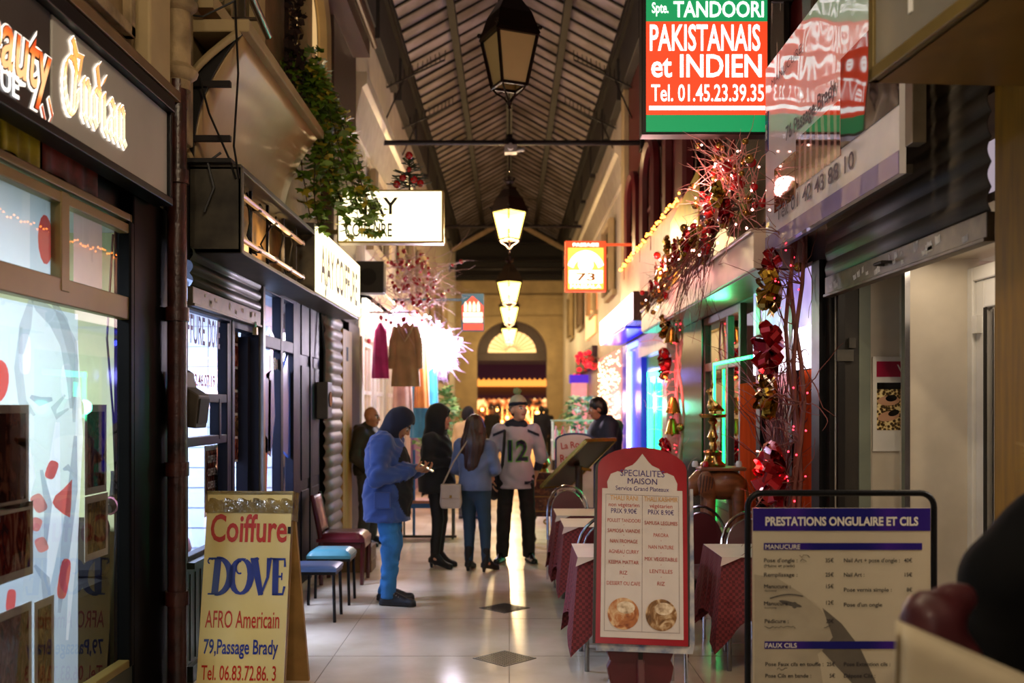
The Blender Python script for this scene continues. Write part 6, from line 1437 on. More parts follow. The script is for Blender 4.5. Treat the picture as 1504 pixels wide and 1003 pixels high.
# --- tables, cloths, papers and banquet chairs ----------------------------------------------------------------------------
m_cloth = ramp_mat('burgundy damask cloth', [(.0, '#7e2c32'), (.48, '#7a282e'), (.52, '#561a1e'), (1, '#5a1a20')], 'CHECK', scale=52, rough=.7, vec=(1, 1, 1))
m_paper = mat('white paper table cover', '#cfc2bc', rough=.5, var=.04)
m_tleg = mat('grey steel table leg', '#8c8c8c', rough=.25, metal=.9)
def table(x0, x1, y0, y1, where, drop=.36):
    cx, cy = (x0+x1)/2, (y0+y1)/2; a, c = (x1-x0)/2, (y1-y0)/2
    t = thing('restaurant_table', 'steel legged table under the burgundy cloth ' + where, 'table', (cx, cy, 0), 0, None)
    b = MB(m_wooddk); b.box(-a+.01, a-.01, -c+.01, c-.01, .71, .735); b.build('tabletop', t)
    for sx in (-1, 1):
        for sy in (-1, 1): b = MB(m_tleg); b.cyl((sx*(a-.06), sy*(c-.06), .71), (sx*(a-.06), sy*(c-.06), 0), .016, 8); b.build('leg', t, smooth=40)
    per = []; n = 22
    for i in range(n): per.append((-a + 2*a*i/n, -c, 0, -1, abs(2*i/n-1)))
    for i in range(n): per.append((a, -c + 2*c*i/n, 1, 0, abs(2*i/n-1)))
    for i in range(n): per.append((a - 2*a*i/n, c, 0, 1, abs(2*i/n-1)))
    for i in range(n): per.append((-a, c - 2*c*i/n, -1, 0, abs(2*i/n-1)))
    N = len(per); ph = U(0, 6)
    b = MB(m_cloth); vs = []
    for j in range(9):
        v = j/8
        for i, (px_, py_, nx, ny, e) in enumerate(per):
            k = v*(.035 + .05*e**3 + .018*math.sin(i*1.15 + ph)*(1-.5*e)); cx_ = nx; cy_ = ny
            if e > .8: q = (e-.8)/.2*.7; cx_ += math.copysign(q, px_)*abs(ny); cy_ += math.copysign(q, py_)*abs(nx)
            vs.append((px_ + cx_*k, py_ + cy_*k, .742 - v*(drop + .20*e**4 + .01*math.sin(i*.9))))
    fs = [(j*N+i, j*N+(i+1) % N, (j+1)*N+(i+1) % N, (j+1)*N+i) for j in range(8) for i in range(N)] + [tuple(range(N))]
    b.add(vs, fs); o = b.build('tablecloth', smooth=50, loc=(cx, cy, 0)); tag(o, 'burgundy patterned tablecloth ' + where, 'tablecloth')
    p = MB(m_paper); p.box(-a-.005, a-.04, -c-.02, c-.03, .743, .746); p.add([(-a-.005, -c-.02, .744), (-a+.12, -c-.02, .744), (-a-.02, -c-.045, .69)], [(0, 1, 2)]); o = p.build('paper_cover', loc=(cx, cy, 0)); tag(o, 'white paper cover on the table ' + where, 'paper cover')
table(.44, 1.06, 6.35, 7.0, 'right behind the menu board', .42)
table(.44, 1.02, 7.96, 8.58, 'second from the front, left of the menu board')
table(.42, 1.02, 8.78, 9.40, 'farthest of three left of the menu board')
table(1.06, 1.40, 8.02, 8.55, 'between menu board and elephant stand')
table(1.36, 1.94, 6.36, 6.98, 'at the nail studio end, behind the price stand', .40)
m_chairpad = mat('burgundy chair pad', '#4e0e16', rough=.45, var=.1, sheen=.2)
def banquet_chair(x, y, rz, label):
    t = thing('banquet_chair', label, 'chair', (x, y, 0), rz)        # faces -y
    b = MB(m_chairpad); b.grid(lambda u, v: (-.20+.40*u, -.21+.42*v, .44 + .05*min(1, 7*u, 7*(1-u), 7*v, 7*(1-v))**.5), 12, 12); b.box(-.2, .2, -.21, .21, .42, .442); b.build('seat', t, smooth=50)
    def bk(w, z1, y0=.20): return [(-w, y0, .40)] + [(-w*math.cos(math.pi*i/12), y0 + .09*((.62 + (z1-.62)*math.sin(math.pi*i/12))-.40)/.5, .66 + (z1-.66)*math.sin(math.pi*i/12)) for i in range(13)] + [(w, y0, .40)]
    b = MB(m_chairpad); q = bk(.165, .865); b.add([(p[0], p[1]-.0, p[2]) for p in q], [tuple(range(len(q)))]); b.build('backrest', t, solid=.03)
    b = MB(m_chrome); b.tube(bk(.205, .92), .0125, 8); b.build('back_frame', t, smooth=40)
    b = MB(m_chrome); b.tube(bk(.165, .87), .009, 8); b.build('inner_frame', t, smooth=40)
    for sx in (-1, 1):
        b = MB(m_chrome); b.tube([(sx*.2, .20, .42), (sx*.2, .24, .2), (sx*.2, .26, 0)], .012, 8); b.build('leg', t, smooth=40)
        b = MB(m_chrome); b.tube([(sx*.19, -.19, .42), (sx*.195, -.21, 0)], .012, 8); b.build('leg', t, smooth=40)
    b = MB(m_chrome); b.box(-.2, .2, -.2, .2, .405, .42); b.build('seat_frame', t)
    return t
banquet_chair(1.57, 7.56, math.radians(14), 'chrome chair with burgundy back, nearest below the elephant stand')
banquet_chair(1.73, 7.10 , math.radians(-10), 'chrome framed burgundy chair hard against the price stand frame')
banquet_chair(1.62, 9.25, math.radians(15), 'chrome and burgundy chair directly under the wooden elephant head')
banquet_chair(.60, 9.60, math.radians(5), 'chrome chair at the farthest table, left edge of the menu board')
banquet_chair(.70, 7.42, math.radians(180), 'chrome chair tucked at the second table, behind the menu board')
banquet_chair(.82, 5.98, math.radians(180), 'chrome chair tucked under the nearest table behind the menu board')
# --- elephant stand with brass peacock lamp ---------------------------------------------------------------------------------
EX, EYy, EZ = 1.70, 8.12, .0
pl = thing('side_table', 'small dark wooden table carrying the carved elephant', 'table', (EX-.02, EYy, 0))
b = MB(m_wooddk); b.box(-.2, .2, -.17, .17, .66, .70); b.build('tabletop', pl, bevel=.005)
for sx in (-1, 1):
    for sy in (-1, 1): b = MB(m_wooddk); b.box(sx*.15-.02, sx*.15+.02, sy*.13-.02, sy*.13+.02, 0, .66); b.build('leg', pl)
m_ele = mat('carved brown wood', '#8e5632', rough=.38, var=.2, scale=5, stretch=(1, 5, 5), coat=.2, bump=.1)
E = Body((-.42, -.22, -.02), (.40, .22, .56), .011); E.use(m_ele)
E.ell((.05, 0, .37), (.24, .15, .125), .03); E.cap((-.17, 0, .40), (-.24, 0, .36), .10, .085, .03); E.cap((-.28, 0, .34), (-.33, 0, .20), .05, .035, .02); E.cap((-.33, 0, .20), (-.31, 0, .10), .035, .025, .02)
for x in (-.10, .19):
    for y in (-.085, .085): E.cap((x, y, .32), (x, y, .03), .062, .056, .02)
E.cap((.28, 0, .40), (.32, 0, .22), .018, .014, .01); E.cap((.32, 0, .22), (.31, 0, .16), .018, .022, .01)
for sy in (-1, 1): E.ell((-.15, sy*.135, .38), (.085, .022, .115), .015); E.cap((-.27, sy*.055, .30), (-.33, sy*.07, .27), .014, .008, .01)
E.cut((0, 0, .487), (0, 0, 1)); E.cut((0, 0, 0), (0, 0, -1))
el = thing('elephant_stool', 'carved brown wooden elephant stool with ribbed ears carrying the brass lamp', 'stool', (EX, EYy, .70))
el.scale = (.80, .85, 1.0); E.build('body', el)
b = MB(m_ele); b.box(-.2, .26, -.14, .14, .487, .515); b.build('seat_top', el, bevel=.008)
b = MB(mat('dark carved groove', '#2e170c'))
for k in range(5): b.tube([(-.22+.03*k, -.158 - .004*k % 2, .30 + .012*k), (-.20+.03*k, -.160, .46 - .006*k)], .004, 4)
b.build('ear_rib', el)
m_brass = mat('polished brass', '#b08c48', rough=.22, metal=.95, var=.1)
bl = thing('brass_lamp', 'tall brass peacock oil lamp standing on the wooden elephant', 'lamp', (EX-.04, EYy, 1.215))
b = MB(m_brass); b.lathe([(.10, 0), (.105, .02), (.07, .05), (.06, .09), (.075, .12), (.04, .14)], n=18); b.build('base', bl, smooth=40)
b = MB(m_brass); b.lathe([(.03, .13), (.035, .17), (.025, .2), (.045, .24), (.03, .28), (.022, .34), (.04, .37), (.022, .40), (.03, .44), (.02, .46)], n=14); b.build('stem', bl, smooth=40)
b = MB(m_brass); b.lathe([(.0, .395), (.10, .40), (.115, .425), (.105, .43), (.03, .42)], n=18); b.build('oil_dish', bl, smooth=40)
P = Body((-.12, -.08, .42), (.12, .08, .72), .006); P.use(m_brass); P.ell((0, 0, .49), (.045, .035, .05)); P.cap((-.01, 0, .52), (-.025, 0, .60), .022, .014); P.ell((-.03, 0, .615), (.022, .017, .018)); P.cap((-.045, 0, .612), (-.07, 0, .605), .007, .003, .004); P.cap((0, 0, .64), (0, 0, .70), .006, .003, .004); P.cap((.03, 0, .49), (.085, 0, .46), .03, .012, .02); P.cap((-.03, 0, .62), (0, 0, .67), .008, .008, .01)
P.build('peacock', bl)
for k, (x, y, m, lab) in enumerate(((-.20, -.08, m_white, 'white'), (-.12, -.10, m_redshine, 'red'), (.15, -.1, m_white, 'second white'))):
    b = MB(m); b.lathe([(0, 0), (.024, .005), (.026, .03), (.018, .05), (0, .052)], n=10); o = b.build('candle_cup', smooth=40, loc=(EX+x, EYy+y, 1.215)); tag(o, lab + ' candle cup on the elephant stool beside the brass lamp', 'candle')

# --- lectern, host desk, second menu board ---------------------------------------------------------------------------------
lt = thing('menu_lectern', 'slanted dark menu lectern with a gilded edge seen from behind the red menu board', 'lectern', (.787, 10.1, 0))
A_, B_, C_ = Vector((-.449, .30, .857)), Vector((0, -.02, 1.355)), Vector((.333, .33, 1.355)); D_ = A_ + (C_ - B_); nn = (B_-A_).cross(C_-B_).normalized()
b = MB(mat('dark red lectern leather', '#2e0f0e', rough=.35, var=.15)); b.add([A_, B_, C_, D_, A_+nn*.025, B_+nn*.025, C_+nn*.025, D_+nn*.025], [(0, 1, 2, 3), (4, 7, 6, 5), (0, 4, 5, 1), (1, 5, 6, 2), (2, 6, 7, 3), (3, 7, 4, 0)]); b.build('slope', lt)
b = MB(mat('gilded edge', '#b08c3c', rough=.25, metal=.8, var=.1))
for p, q in ((A_, B_), (B_, C_), (C_, D_), (D_, A_)): b.bar(p + nn*.012, q + nn*.012, .03, .035)
b.build('gilt_edge', lt)
b = MB(m_wooddk); mid = (A_+C_)/2; b.tube([(mid.x, mid.y, 0.02), (mid.x, mid.y, .4), (mid.x, mid.y, mid.z - .02)], [.05, .035, .04], 10); b.lathe([(.2, 0), (.2, .03), (.08, .06), (.05, .1)], (mid.x, mid.y, 0), 16); b.build('post', lt, smooth=40)
b = MB(mat('gilded edge', '#b08c3c')); b.bar(mid + Vector((.02, -.1, -.04)), mid + Vector((.12, -.08, -.06)), .03); b.build('bracket', lt)
m_carved = ramp_mat('carved dark wood', [(.35, '#2a120a'), (.55, '#5a2a18'), (.7, '#8a5a30')], scale=14, rough=.35, distort=1.5, bump=.6, coat=.2)
hd_ = thing('host_desk', 'carved dark wooden desk with curved legs and gilt scrolls beside the jersey man', 'desk', (.62, 12.4, 0))
b = MB(m_carved); b.box(-.36, .36, -.22, .22, .36, .86); b.box(-.39, .39, -.25, .25, .86, .90); b.build('body', hd_, bevel=.008)
b = MB(mat('gilt carving', '#a8803a', rough=.3, metal=.7))
for k in range(5): b.tube([(-.34+.17*k+.05*math.cos(t)*t/6, -.225, .28+.03*k % .06+.05*math.sin(t)*t/6) for t in [i*.7 for i in range(9)]], .012, 5)
for z in (.42, .60, .80): b.box(-.33, .33, -.226, -.22, z, z+.012)
b.build('gilt_scroll', hd_)
for sx in (-1, 1):
    for sy in (-1, 1): b = MB(m_carved); b.tube([(sx*.32, sy*.18, .38), (sx*.38, sy*.2, .24), (sx*.31, sy*.18, .08), (sx*.36, sy*.2, .0)], [.05, .045, .028, .035], 8); b.build('leg', hd_, smooth=50)
letters(hd_, mat('faded engraved print', '#a08a70'), [dict(body='- ' * 9, x=0, z=.55-.06*i, w=.5, h=.02, y=-.228) for i in range(2)])
br = MB(m_brass); br.lathe([(.0, 0), (.07, .0), (.05, .04), (.09, .10), (.07, .16), (.03, .19), (.03, .24), (.0, .26)], n=14); tag(br.build('brass_pot', smooth=40, loc=(.42, 12.35, .90)), 'dull brass pot standing on the carved desk beside the jersey man', 'pot')
lb_ = thing('arched_menu_board', 'white menu board with blue arched top and red lettering, half hidden by the lectern', 'sign board', (.72, 10.9, 0))
b = MB(mat('slate blue board edge', '#2c3460', rough=.4)); b.prism([(p[0]*1.0, p[1]) for p in arch_outline(.22, .84, .08)], 0, .03, Matrix.Translation((0, 0, .58))); b.build('board', lb_)
b = MB(m_whiteb); b.prism(arch_outline(.20, .80, .07), -.006, 0, Matrix.Translation((0, 0, .60))); b.build('white_field', lb_)
letters(lb_, m_rp, [dict(body='La Ro', x=-.15, z=1.24, w=.2, h=.07, y=-.008, align='l', bold=.02, roll=.12), dict(body='Re', x=-.16, z=1.10, w=.1, h=.08, y=-.008, align='l', bold=.02, roll=.1)])
letters(lb_, m_ink, [dict(body='MENU DU JOUR'[:11-i % 4], x=-.17, z=.90-.042*i, w=.2, h=.022, y=-.008, align='l', bold=.02) for i in range(7)])
b = MB(m_iron)
for sx in (-1, 1): b.cyl((sx*.16, .02, .60), (sx*.18, .12, 0), .014, 8)
b.cyl((0, .03, .6), (0, -.10, 0), .014, 8); b.build('easel', lb_)

# --- plants and stalls behind the people ------------------------------------------------------------------------------------
m_bleaf = mat('fresh green leaf', '#7fb86e', rough=.45, var=.25, scale=7, dirt='#4a7a4c'); m_bleaf2 = mat('pale green leaf', '#b6d694', rough=.45, var=.15)
def bush(name, label, x, y, z0, z1, r, n, pot):
    t = thing(name, label, 'plant', (x, y, 0))
    b = MB(pot); b.lathe([(.13, .0), (.19, z0*.9), (.21, z0), (.17, z0), (.16, z0-.04)], n=16); b.build('pot', t, smooth=40)
    b = MB(m_stem)
    for k in range(9): twig(b, (U(-.06, .06), U(-.06, .06), z0-.04), (U(-.5, .5), U(-.5, .5), 1.6), (z1-z0)*U(.6, .95), .010, 6, .15)
    b.build('stem', t)
    b = MB(m_bleaf)
    for k in range(n):
        a = U(0, 6.28); h = U(0, 1); rr = r*(.35 + .65*math.sin(math.pi*min(.95, h*.85+.15)))*U(.5, 1.05)
        b.use(m_bleaf if rnd.random() < .65 else m_bleaf2); leaf(b, Vector((rr*math.cos(a), rr*math.sin(a), z0 + .05 + (z1-z0)*h)), Vector((math.cos(a), math.sin(a), U(-.9, .6))), U(.06, .12))
    b.build('leaves', t)['kind'] = 'stuff'
    return t
m_pot = mat('brown clay pot', '#6a3c28', rough=.6)
bush('potted_plant', 'bushy pale green potted plant under the white lights, behind the hooded woman', -1.12, 16.0, .7, 1.98, .38, 520, m_pot)
bush('potted_plant', 'leafy green potted plant on the right, behind the man in the navy jacket', 1.22, 16.6, .7, 1.85, .42, 480, m_pot)
stl = thing('drinks_stall', 'white framed stall with rows of pink bottles in front of the right plant', 'stall', (1.02, 14.2, 0))
b = MB(m_wooddk); b.box(-.42, .42, -.22, .22, .0, .96); b.build('counter', stl, bevel=.01)
b = MB(m_white)
for sx in (-1, 1):
    for sy in (-1, 1): b.cyl((sx*.40, sy*.2, .96), (sx*.40, sy*.2, 1.52), .010, 6)
b.box(-.42, .42, -.21, -.19, 1.50, 1.52); b.box(-.42, .42, .19, .21, 1.50, 1.52); b.box(-.42, .42, -.2, .2, 1.22, 1.235); b.build('rack', stl)
for r, z in enumerate((.96, 1.236)):
    for k in range(8):
        col = ('#d87a94', '#e0a0b0', '#c84a5a', '#e8c8c0')[(k+r) % 4]
        b = MB(mat('bottle ' + col, col, rough=.15, coat=.4, var=.05)); b.lathe([(0, 0), (.032, 0), (.032, .12), (.012, .16), (.012, .20), (0, .2)], n=10)
        o = b.build('bottle', smooth=40, loc=(.66+.102*k, 14.12, z)); tag(o, 'small pink bottle on the %s row of the white stall rack' % ('lower' if r == 0 else 'upper'), 'bottle', 'bottles on the %s rack row' % ('lower' if r == 0 else 'upper'))
# floor drains
for px, py, lab in ((741, 893, 'square floor drain grate farther along the glossy floor'), (741, 967, 'square floor drain grate nearest, at the bottom of the passage floor')):
    p = onZ(px, py, 0); t = thing('floor_drain', lab, 'drain', (p.x, p.y, 0), math.radians(45))
    b = MB(mat('grey drain steel', '#5a5c60', rough=.3, metal=.6)); b.box(-.152, .152, -.152, .152, 0, .004); b.build('plate', t)
    b = MB(m_dark)
    for k in range(14):
        for j in range(14): b.box(-.142+.0206*k, -.129+.0206*k, -.142+.0206*j, -.129+.0206*j, .004, .0048)
    b.build('slot', t)
b = MB(mat('grey drain steel', '#5a5c60')); p = onZ(455, 943, 0); b.box(-.14, .14, -.1, .1, 0, .004); tag(b.build('floor_hatch', loc=(-1.66, 7.35, 0)), 'small steel floor hatch by the left wall beside the stools', 'hatch')
# ------------------------------------------------------------------ people
V3 = lambda *a: np.array(a, float)
m_skin = mat('skin', '#b5805f', rough=.5, var=.06, scale=12); m_skin2 = mat('light skin', '#c9977a', rough=.5, var=.05, scale=12)
m_lip = mat('lips', '#8e4a42', rough=.4, var=0); m_eye = mat('dark eye', '#1a1210', rough=.15, var=0); m_eyew = mat('eye white', '#c8beb4', rough=.2, var=0); m_brow = mat('dark brow', '#2a1a12', rough=.7, var=0)
def skel(H, **o):
    J = dict(pelvis=(0, .01, .96), waist=(0, .01, 1.10), chest=(0, .015, 1.29), neck=(0, .025, 1.475), head=(0, -.015, 1.632))
    for s, n in ((1, 'L'), (-1, 'R')):
        J.update({'hip'+n: (s*.09, .0, .92), 'knee'+n: (s*.10, -.015, .50), 'ank'+n: (s*.105, .03, .085), 'toe'+n: (s*.13, -.15, .03), 'sh'+n: (s*.18, .02, 1.42), 'el'+n: (s*.235, .05, 1.13), 'wr'+n: (s*.235, -.04, .89), 'hd'+n: (0, -.25, -1), 'pn'+n: (-s*1., -.2, 0)})
    J.update(o); k = H/1.75
    return {n: (np.array(v, float) if n[:2] in ('hd', 'pn') else np.array(v, float)*k) for n, v in J.items()}
def rot(pitch=0, yaw=0, roll=0):                       # pitch > 0 looks down, yaw > 0 turns to the person's left (+x)
    return np.array((Matrix.Rotation(yaw, 3, 'Z') @ Matrix.Rotation(pitch, 3, 'X') @ Matrix.Rotation(roll, 3, 'Y')))
def head(S, c, R_, skin, k=1.0, brow=None):
    P = lambda x, y, z: c + R_ @ (V3(x, y, z)*k); r = lambda *a: tuple(q*k for q in a); RT = R_
    S.use(skin)
    S.ell(P(0, .012, .025), r(.075, .093, .098), .02, RT); S.ell(P(0, -.022, -.03), r(.062, .073, .085), .025, RT); S.ell(P(0, -.055, -.088), r(.034, .034, .027), .025, RT)
    for s in (-1, 1):
        S.ell(P(s*.046, -.05, -.02), r(.022, .03, .03), .02, RT); S.ell(P(s*.031, -.098, .010), r(.017, .012, .011), .010, RT, sub=True); S.ell(P(s*.078, .012, -.012), r(.011, .026, .034), .008, RT)
    S.cap(P(0, -.090, .018), P(0, -.108, -.022), .009*k, .014*k, .010)
    for s in (-1, 1): S.ell(P(s*.013, -.100, -.027), r(.010, .011, .008), .006, RT)
    S.use(m_eyew); [S.ell(P(s*.031, -.080, .008), r(.014, .012, .010), .003, RT) for s in (-1, 1)]
    S.use(m_eye); [S.ell(P(s*.031, -.086, .008), r(.008, .008, .0085), .002, RT) for s in (-1, 1)]
    S.use(m_lip); S.cap(P(-.021, -.087, -.057), P(.021, -.087, -.057), .007*k, .007*k, .006); S.ell(P(0, -.092, -.058), r(.016, .008, .009), .006, RT)
    S.use(brow or m_brow); [S.cap(P(s*.016, -.094, .030), P(s*.048, -.082, .030), .0055*k, .0045*k, .004) for s in (-1, 1)]
    S.use(skin)
def hand(S, w, d, n, curl=.5, thumb=1, k=1.):
    d = d/np.linalg.norm(d); n = n - d*(n @ d); n /= np.linalg.norm(n); s = np.cross(d, n)*thumb
    for i in (-1.5, -.5, .5, 1.5): S.cap(w + s*i*.010*k, w + d*.085*k + s*i*.019*k, .015*k, .0115*k, .010)
    for i, L in ((-1.5, .062), (-.5, .074), (.5, .080), (1.5, .070)):
        p = w + d*.088*k + s*i*.0205*k; a = .12
        for f in (.46, .30, .24):
            a += curl*(1 + .08*i); q = p + (d*math.cos(a) + n*math.sin(a))*L*f*k; S.cap(p, q, .0088*k, .0078*k, .003); p = q
    p = w + d*.028*k + s*.024*k; q = p + (d*.55 + s*.75 + n*.35)*.04*k; r_ = q + (d*.8 + s*.15 + n*(.3+curl))*.034*k
    S.cap(p, q, .012*k, .010*k, .008); S.cap(q, r_, .0098*k, .008*k, .003)
def body(S, J, skin, headrot, curl=(.4, .4), hk=1., k=1.):
    S.use(skin)
    S.ell(J['pelvis'], (.15*k, .105*k, .12*k), .05); S.ell(J['waist'], (.125*k, .09*k, .13*k), .05); S.ell(J['chest'], (.15*k, .10*k, .17*k), .05)
    S.cap(J['shL'], J['shR'], .052*k, .052*k, .04); S.cap(J['neck'] - V3(0, 0, .03), J['head'] - V3(0, -.015, .05), .058*k, .052*k, .03)
    for n, t, c in (('L', -1, curl[0]), ('R', 1, curl[1])):
        S.cap(J['hip'+n], J['knee'+n], .082*k, .055*k, .03); S.cap(J['knee'+n], J['ank'+n], .054*k, .036*k, .02); S.cap(J['ank'+n] - V3(0, -.01, .03), J['toe'+n], .036*k, .03*k, .02)
        S.cap(J['sh'+n], J['el'+n], .050*k, .041*k, .03); S.cap(J['el'+n], J['wr'+n], .041*k, .028*k, .015)
        hand(S, J['wr'+n], J['hd'+n], J['pn'+n], c, t, k)
    head(S, J['head'], headrot, skin, hk)
def trousers(t, J, m, r=(.095, .072, .055), waist=1.0, fold=.004, hemz=.05, nm='trousers', h=.010):
    S = Body((-.42, -.42, -.03), (.42, .42, 1.2), h); S.use(m)
    S.ell(J['pelvis'] - V3(0, 0, .01), (.165*waist, .122*waist, .13), .05)
    for n in 'LR': S.cap(J['hip'+n], J['knee'+n], r[0], r[1], .04); S.cap(J['knee'+n], J['ank'+n] - V3(0, 0, .03), r[1], r[2], .02)
    S.folds(fold, 34, 1.3, (.5, .5, 1.3)); S.cut((0, 0, J['pelvis'][2] + .12), (0, 0, 1)); S.cut((0, 0, hemz), (0, 0, -1))
    return S.build(nm, t)
def shoe(t, a, toe, m, sole, heel=0., boot=0., r=.047):
    S = Body(np.minimum(a, toe) - .16, np.maximum(a, toe) + V3(.16, .16, .2 + boot), .008); S.use(m); d = (toe - a)*V3(1, 1, 0); L = np.linalg.norm(d); d /= L
    h0 = a*V3(1, 1, 0) - d*.035; t0 = toe*V3(1, 1, 0) + d*.03; up = .035 + heel
    S.cap(h0 + V3(0, 0, up), t0 + V3(0, 0, .030), r*.82, r*.80, .02, flat=((0, 0, 1), .85)); S.cap(h0 + d*.03 + V3(0, 0, up + .03), h0 + d*.035 + V3(0, 0, up + .08 + boot), r*.85, r*.9 + boot*.05, .02); S.cap(h0 + d*.06 + V3(0, 0, up + .06), t0 - d*.07 + V3(0, 0, .055), r*.7, r*.55, .02)
    S.use(sole); S.cap(h0 + V3(0, 0, .012 + heel), t0 + V3(0, 0, .010), r*.88, r*.86, .006, flat=((0, 0, 1), .35))
    if heel: S.cap(h0 + V3(0, 0, heel), h0 + V3(0, 0, 0), .022, .014, .008)
    S.cut((0, 0, 0.001), (0, 0, -1)); return S.build('shoe' if not boot else 'boot', t)
def top(t, J, m, hem, g=.0, name='jacket', arm=(.062, .054, .045), fold=.006, flare=0., depth=1., sleeves='LR', to=1., m2=None, h=.010, zip_=None, lo=None):
    """a coat or shirt round the torso and arms, cut off at the hem"""
    S = Body((-.46, -.52, hem - .06), (.46, .46, 1.62), h); S.use(m)
    S.ell(J['chest'], (.172 + g, (.122 + g)*depth, .19 + g), .05); S.ell(J['waist'], (.155 + g, (.118 + g)*depth, .16), .06); S.cap(J['shL']*V3(.9, 1, 1), J['shR']*V3(.9, 1, 1), .066 + g*.6, .066 + g*.6, .05)
    S.cap(J['neck'] - V3(0, 0, .07), J['neck'] + V3(0, 0, .015), .085 + g*.3, .068 + g*.3, .03)
    zc = J['pelvis']; S.ell(zc, (.17 + g + flare*.5, (.128 + g + flare*.5)*depth, .16), .06)
    if hem < zc[2] - .08: S.cap(zc, V3(zc[0], zc[1], hem - .05), .165 + g, .17 + g + flare, .05, flat=((0, 1, 0), .80*depth))
    for n in sleeves:
        S.cap(J['sh'+n], J['el'+n], arm[0] + g*.4, arm[1] + g*.4, .035)
        if to > 0: S.cap(J['el'+n], J['el'+n] + (J['wr'+n] - J['el'+n])*to, arm[1] + g*.4, arm[2] + g*.3, .02)
    if fold: S.folds(fold, 26, 2.0, (.8, .8, 1.2))
    S.cut((0, 0, hem), (0, 0, -1)); return S
def front_y(S, x, z):
    i = int(round((x - S.lo[0])/S.h)); k = int(round((z - S.lo[2])/S.h)); c = S.D[np.clip(i, 0, S.n[0]-1), :, np.clip(k, 0, S.n[2]-1)]
    w = np.nonzero(c < 0)[0]
    return S.lo[1] + S.h*(w[0] - .5) if len(w) else 0
def hair_cap(t, J, R_, m, k=1., extra=(), nm='hair', h=.007):
    c = J['head']; P = lambda x, y, z: c + R_ @ (V3(x, y, z)*k)
    S = Body(c - .26, c + V3(.26, .26, .26), h) if not extra else Body(c - V3(.3, .3, .62), c + V3(.3, .3, .26), h); S.use(m)
    S.ell(P(0, .022, .032), (.084*k, .098*k, .102*k), .02, R_); S.ell(P(0, .05, -.02), (.078*k, .07*k, .09*k), .03, R_)
    for e in extra: S.cap(P(*e[0]), P(*e[1]), e[2], e[3], .04, flat=e[4] if len(e) > 4 else None)
    S.ell(P(0, -.115, -.045), (.066*k, .085*k, .10*k), .012, R_, sub=True)
    S.folds(.0035, 90, .7, (1, 1, .1)); return S.build(nm, t)
def hood(t, J, R_, m, k=1., nm='hood', opening=True, dy=0.):
    c = J['head']; P = lambda x, y, z: c + R_ @ (V3(x, y, z)*k)
    S = Body(c - V3(.32, .32, .36), c + V3(.32, .32, .28), .008); S.use(m)
    S.ell(P(0, .02, .02), (.115*k, .135*k, .145*k), .02, R_); S.cap(P(0, .02, -.04), J['neck'] - V3(0, -.02, .03), .115*k, .12*k, .06)
    if opening: S.ell(P(0, -.155 + dy, -.035), (.078*k, .10*k, .115*k), .02, R_, sub=True); S.ell(P(0, -.06, -.02), (.088*k, .10*k, .115*k), .01, R_, sub=True)
    S.folds(.004, 40, .4); return S.build(nm, t)
def person(label, x, y, rz, H, group=None): return thing('person', label, 'person', (x, y, 0), rz, group)
dr_ = math.radians
# 1 --- man in the blue coat looking at his phone, facing right
t = person('person in blue hooded coat and bright jeans looking down at a phone', -1.06, 8.66, dr_(84), 1.76)
J = skel(1.74, head=(0, -.115, 1.565), neck=(0, -.02, 1.455), chest=(0, .02, 1.28), shL=(.18, -.02, 1.40), shR=(-.18, .0, 1.40), elL=(.24, -.02, 1.12), wrL=(.085, -.27, 1.155), elR=(-.25, .03, 1.11), wrR=(-.085, -.24, 1.17), hdL=(-.35, -1, .08), pnL=(-.5, .1, .9), hdR=(.35, -1, .05), pnR=(.5, .1, .9),
    hipL=(.09, .02, .92), kneeL=(.10, -.035, .50), ankL=(.10, .04, .085), toeL=(.13, -.14, .03), kneeR=(-.11, -.055, .49), ankR=(-.11, -.03, .085), toeR=(-.14, -.21, .03))
R_ = rot(.75, .05)
S = Body((-.42, -.55, -.02), (.42, .32, 1.78), .0075); body(S, J, m_skin, R_, (.42, .55)); S.build('body', t)
m_jean = mat('bright blue denim', '#2f7cc4', rough=.8, var=.18, scale=5, bump=.2, bscale=60); m_coat = mat('royal blue coat cloth', '#2f5096', rough=.75, var=.12, scale=4, sheen=.3)
trousers(t, J, m_jean, (.100, .079, .062), 1.0, .010, .06)
S = top(t, J, m_coat, .715, .035, 'coat', (.072, .064, .052), .010, .02, 1.12, to=.93)
S.use(mat('black coat shade', '#101218', rough=.8)); S.ell((-.01, -.12, 1.02), (.145, .105, .34), .04); S.folds(.006, 44, .3, (1, 1, 1.5)); S.cut((0, 0, .715), (0, 0, -1))  # black front swelling paints in the shaded side of the coat
S.build('coat', t)
b = MB(m_coat); b.box(-.245, -.225, -.08, .06, .84, .98); b.build('pocket', t, bevel=.008)
hood(t, J, R_, mat('navy hood cloth', '#0e1630', rough=.85, sheen=.2), .92)
m_shoe = mat('dark trainer', '#1c222c', rough=.5, var=.2); m_sole = mat('black rubber sole', '#0c0c0e', rough=.6)
for n in 'LR': shoe(t, J['ank'+n], J['toe'+n], m_shoe, m_sole, r=.054)
b = MB(mat('pale lace', '#8a8c94'))
for k in range(4): b.tube([(-.16, -.09-.02*k, .105-.012*k), (-.12, -.10-.02*k, .112-.012*k), (-.09, -.09-.02*k, .102-.012*k)], .004, 4)
b.build('laces', t)
ph = MB(mat('white phone', '#c8c8cc', rough=.2)); ph.box(-.036, .036, -.07, .07, -.005, .005)
w = Matrix.Translation((-1.06, 8.66, 0)) @ Matrix.Rotation(dr_(84), 4, 'Z')
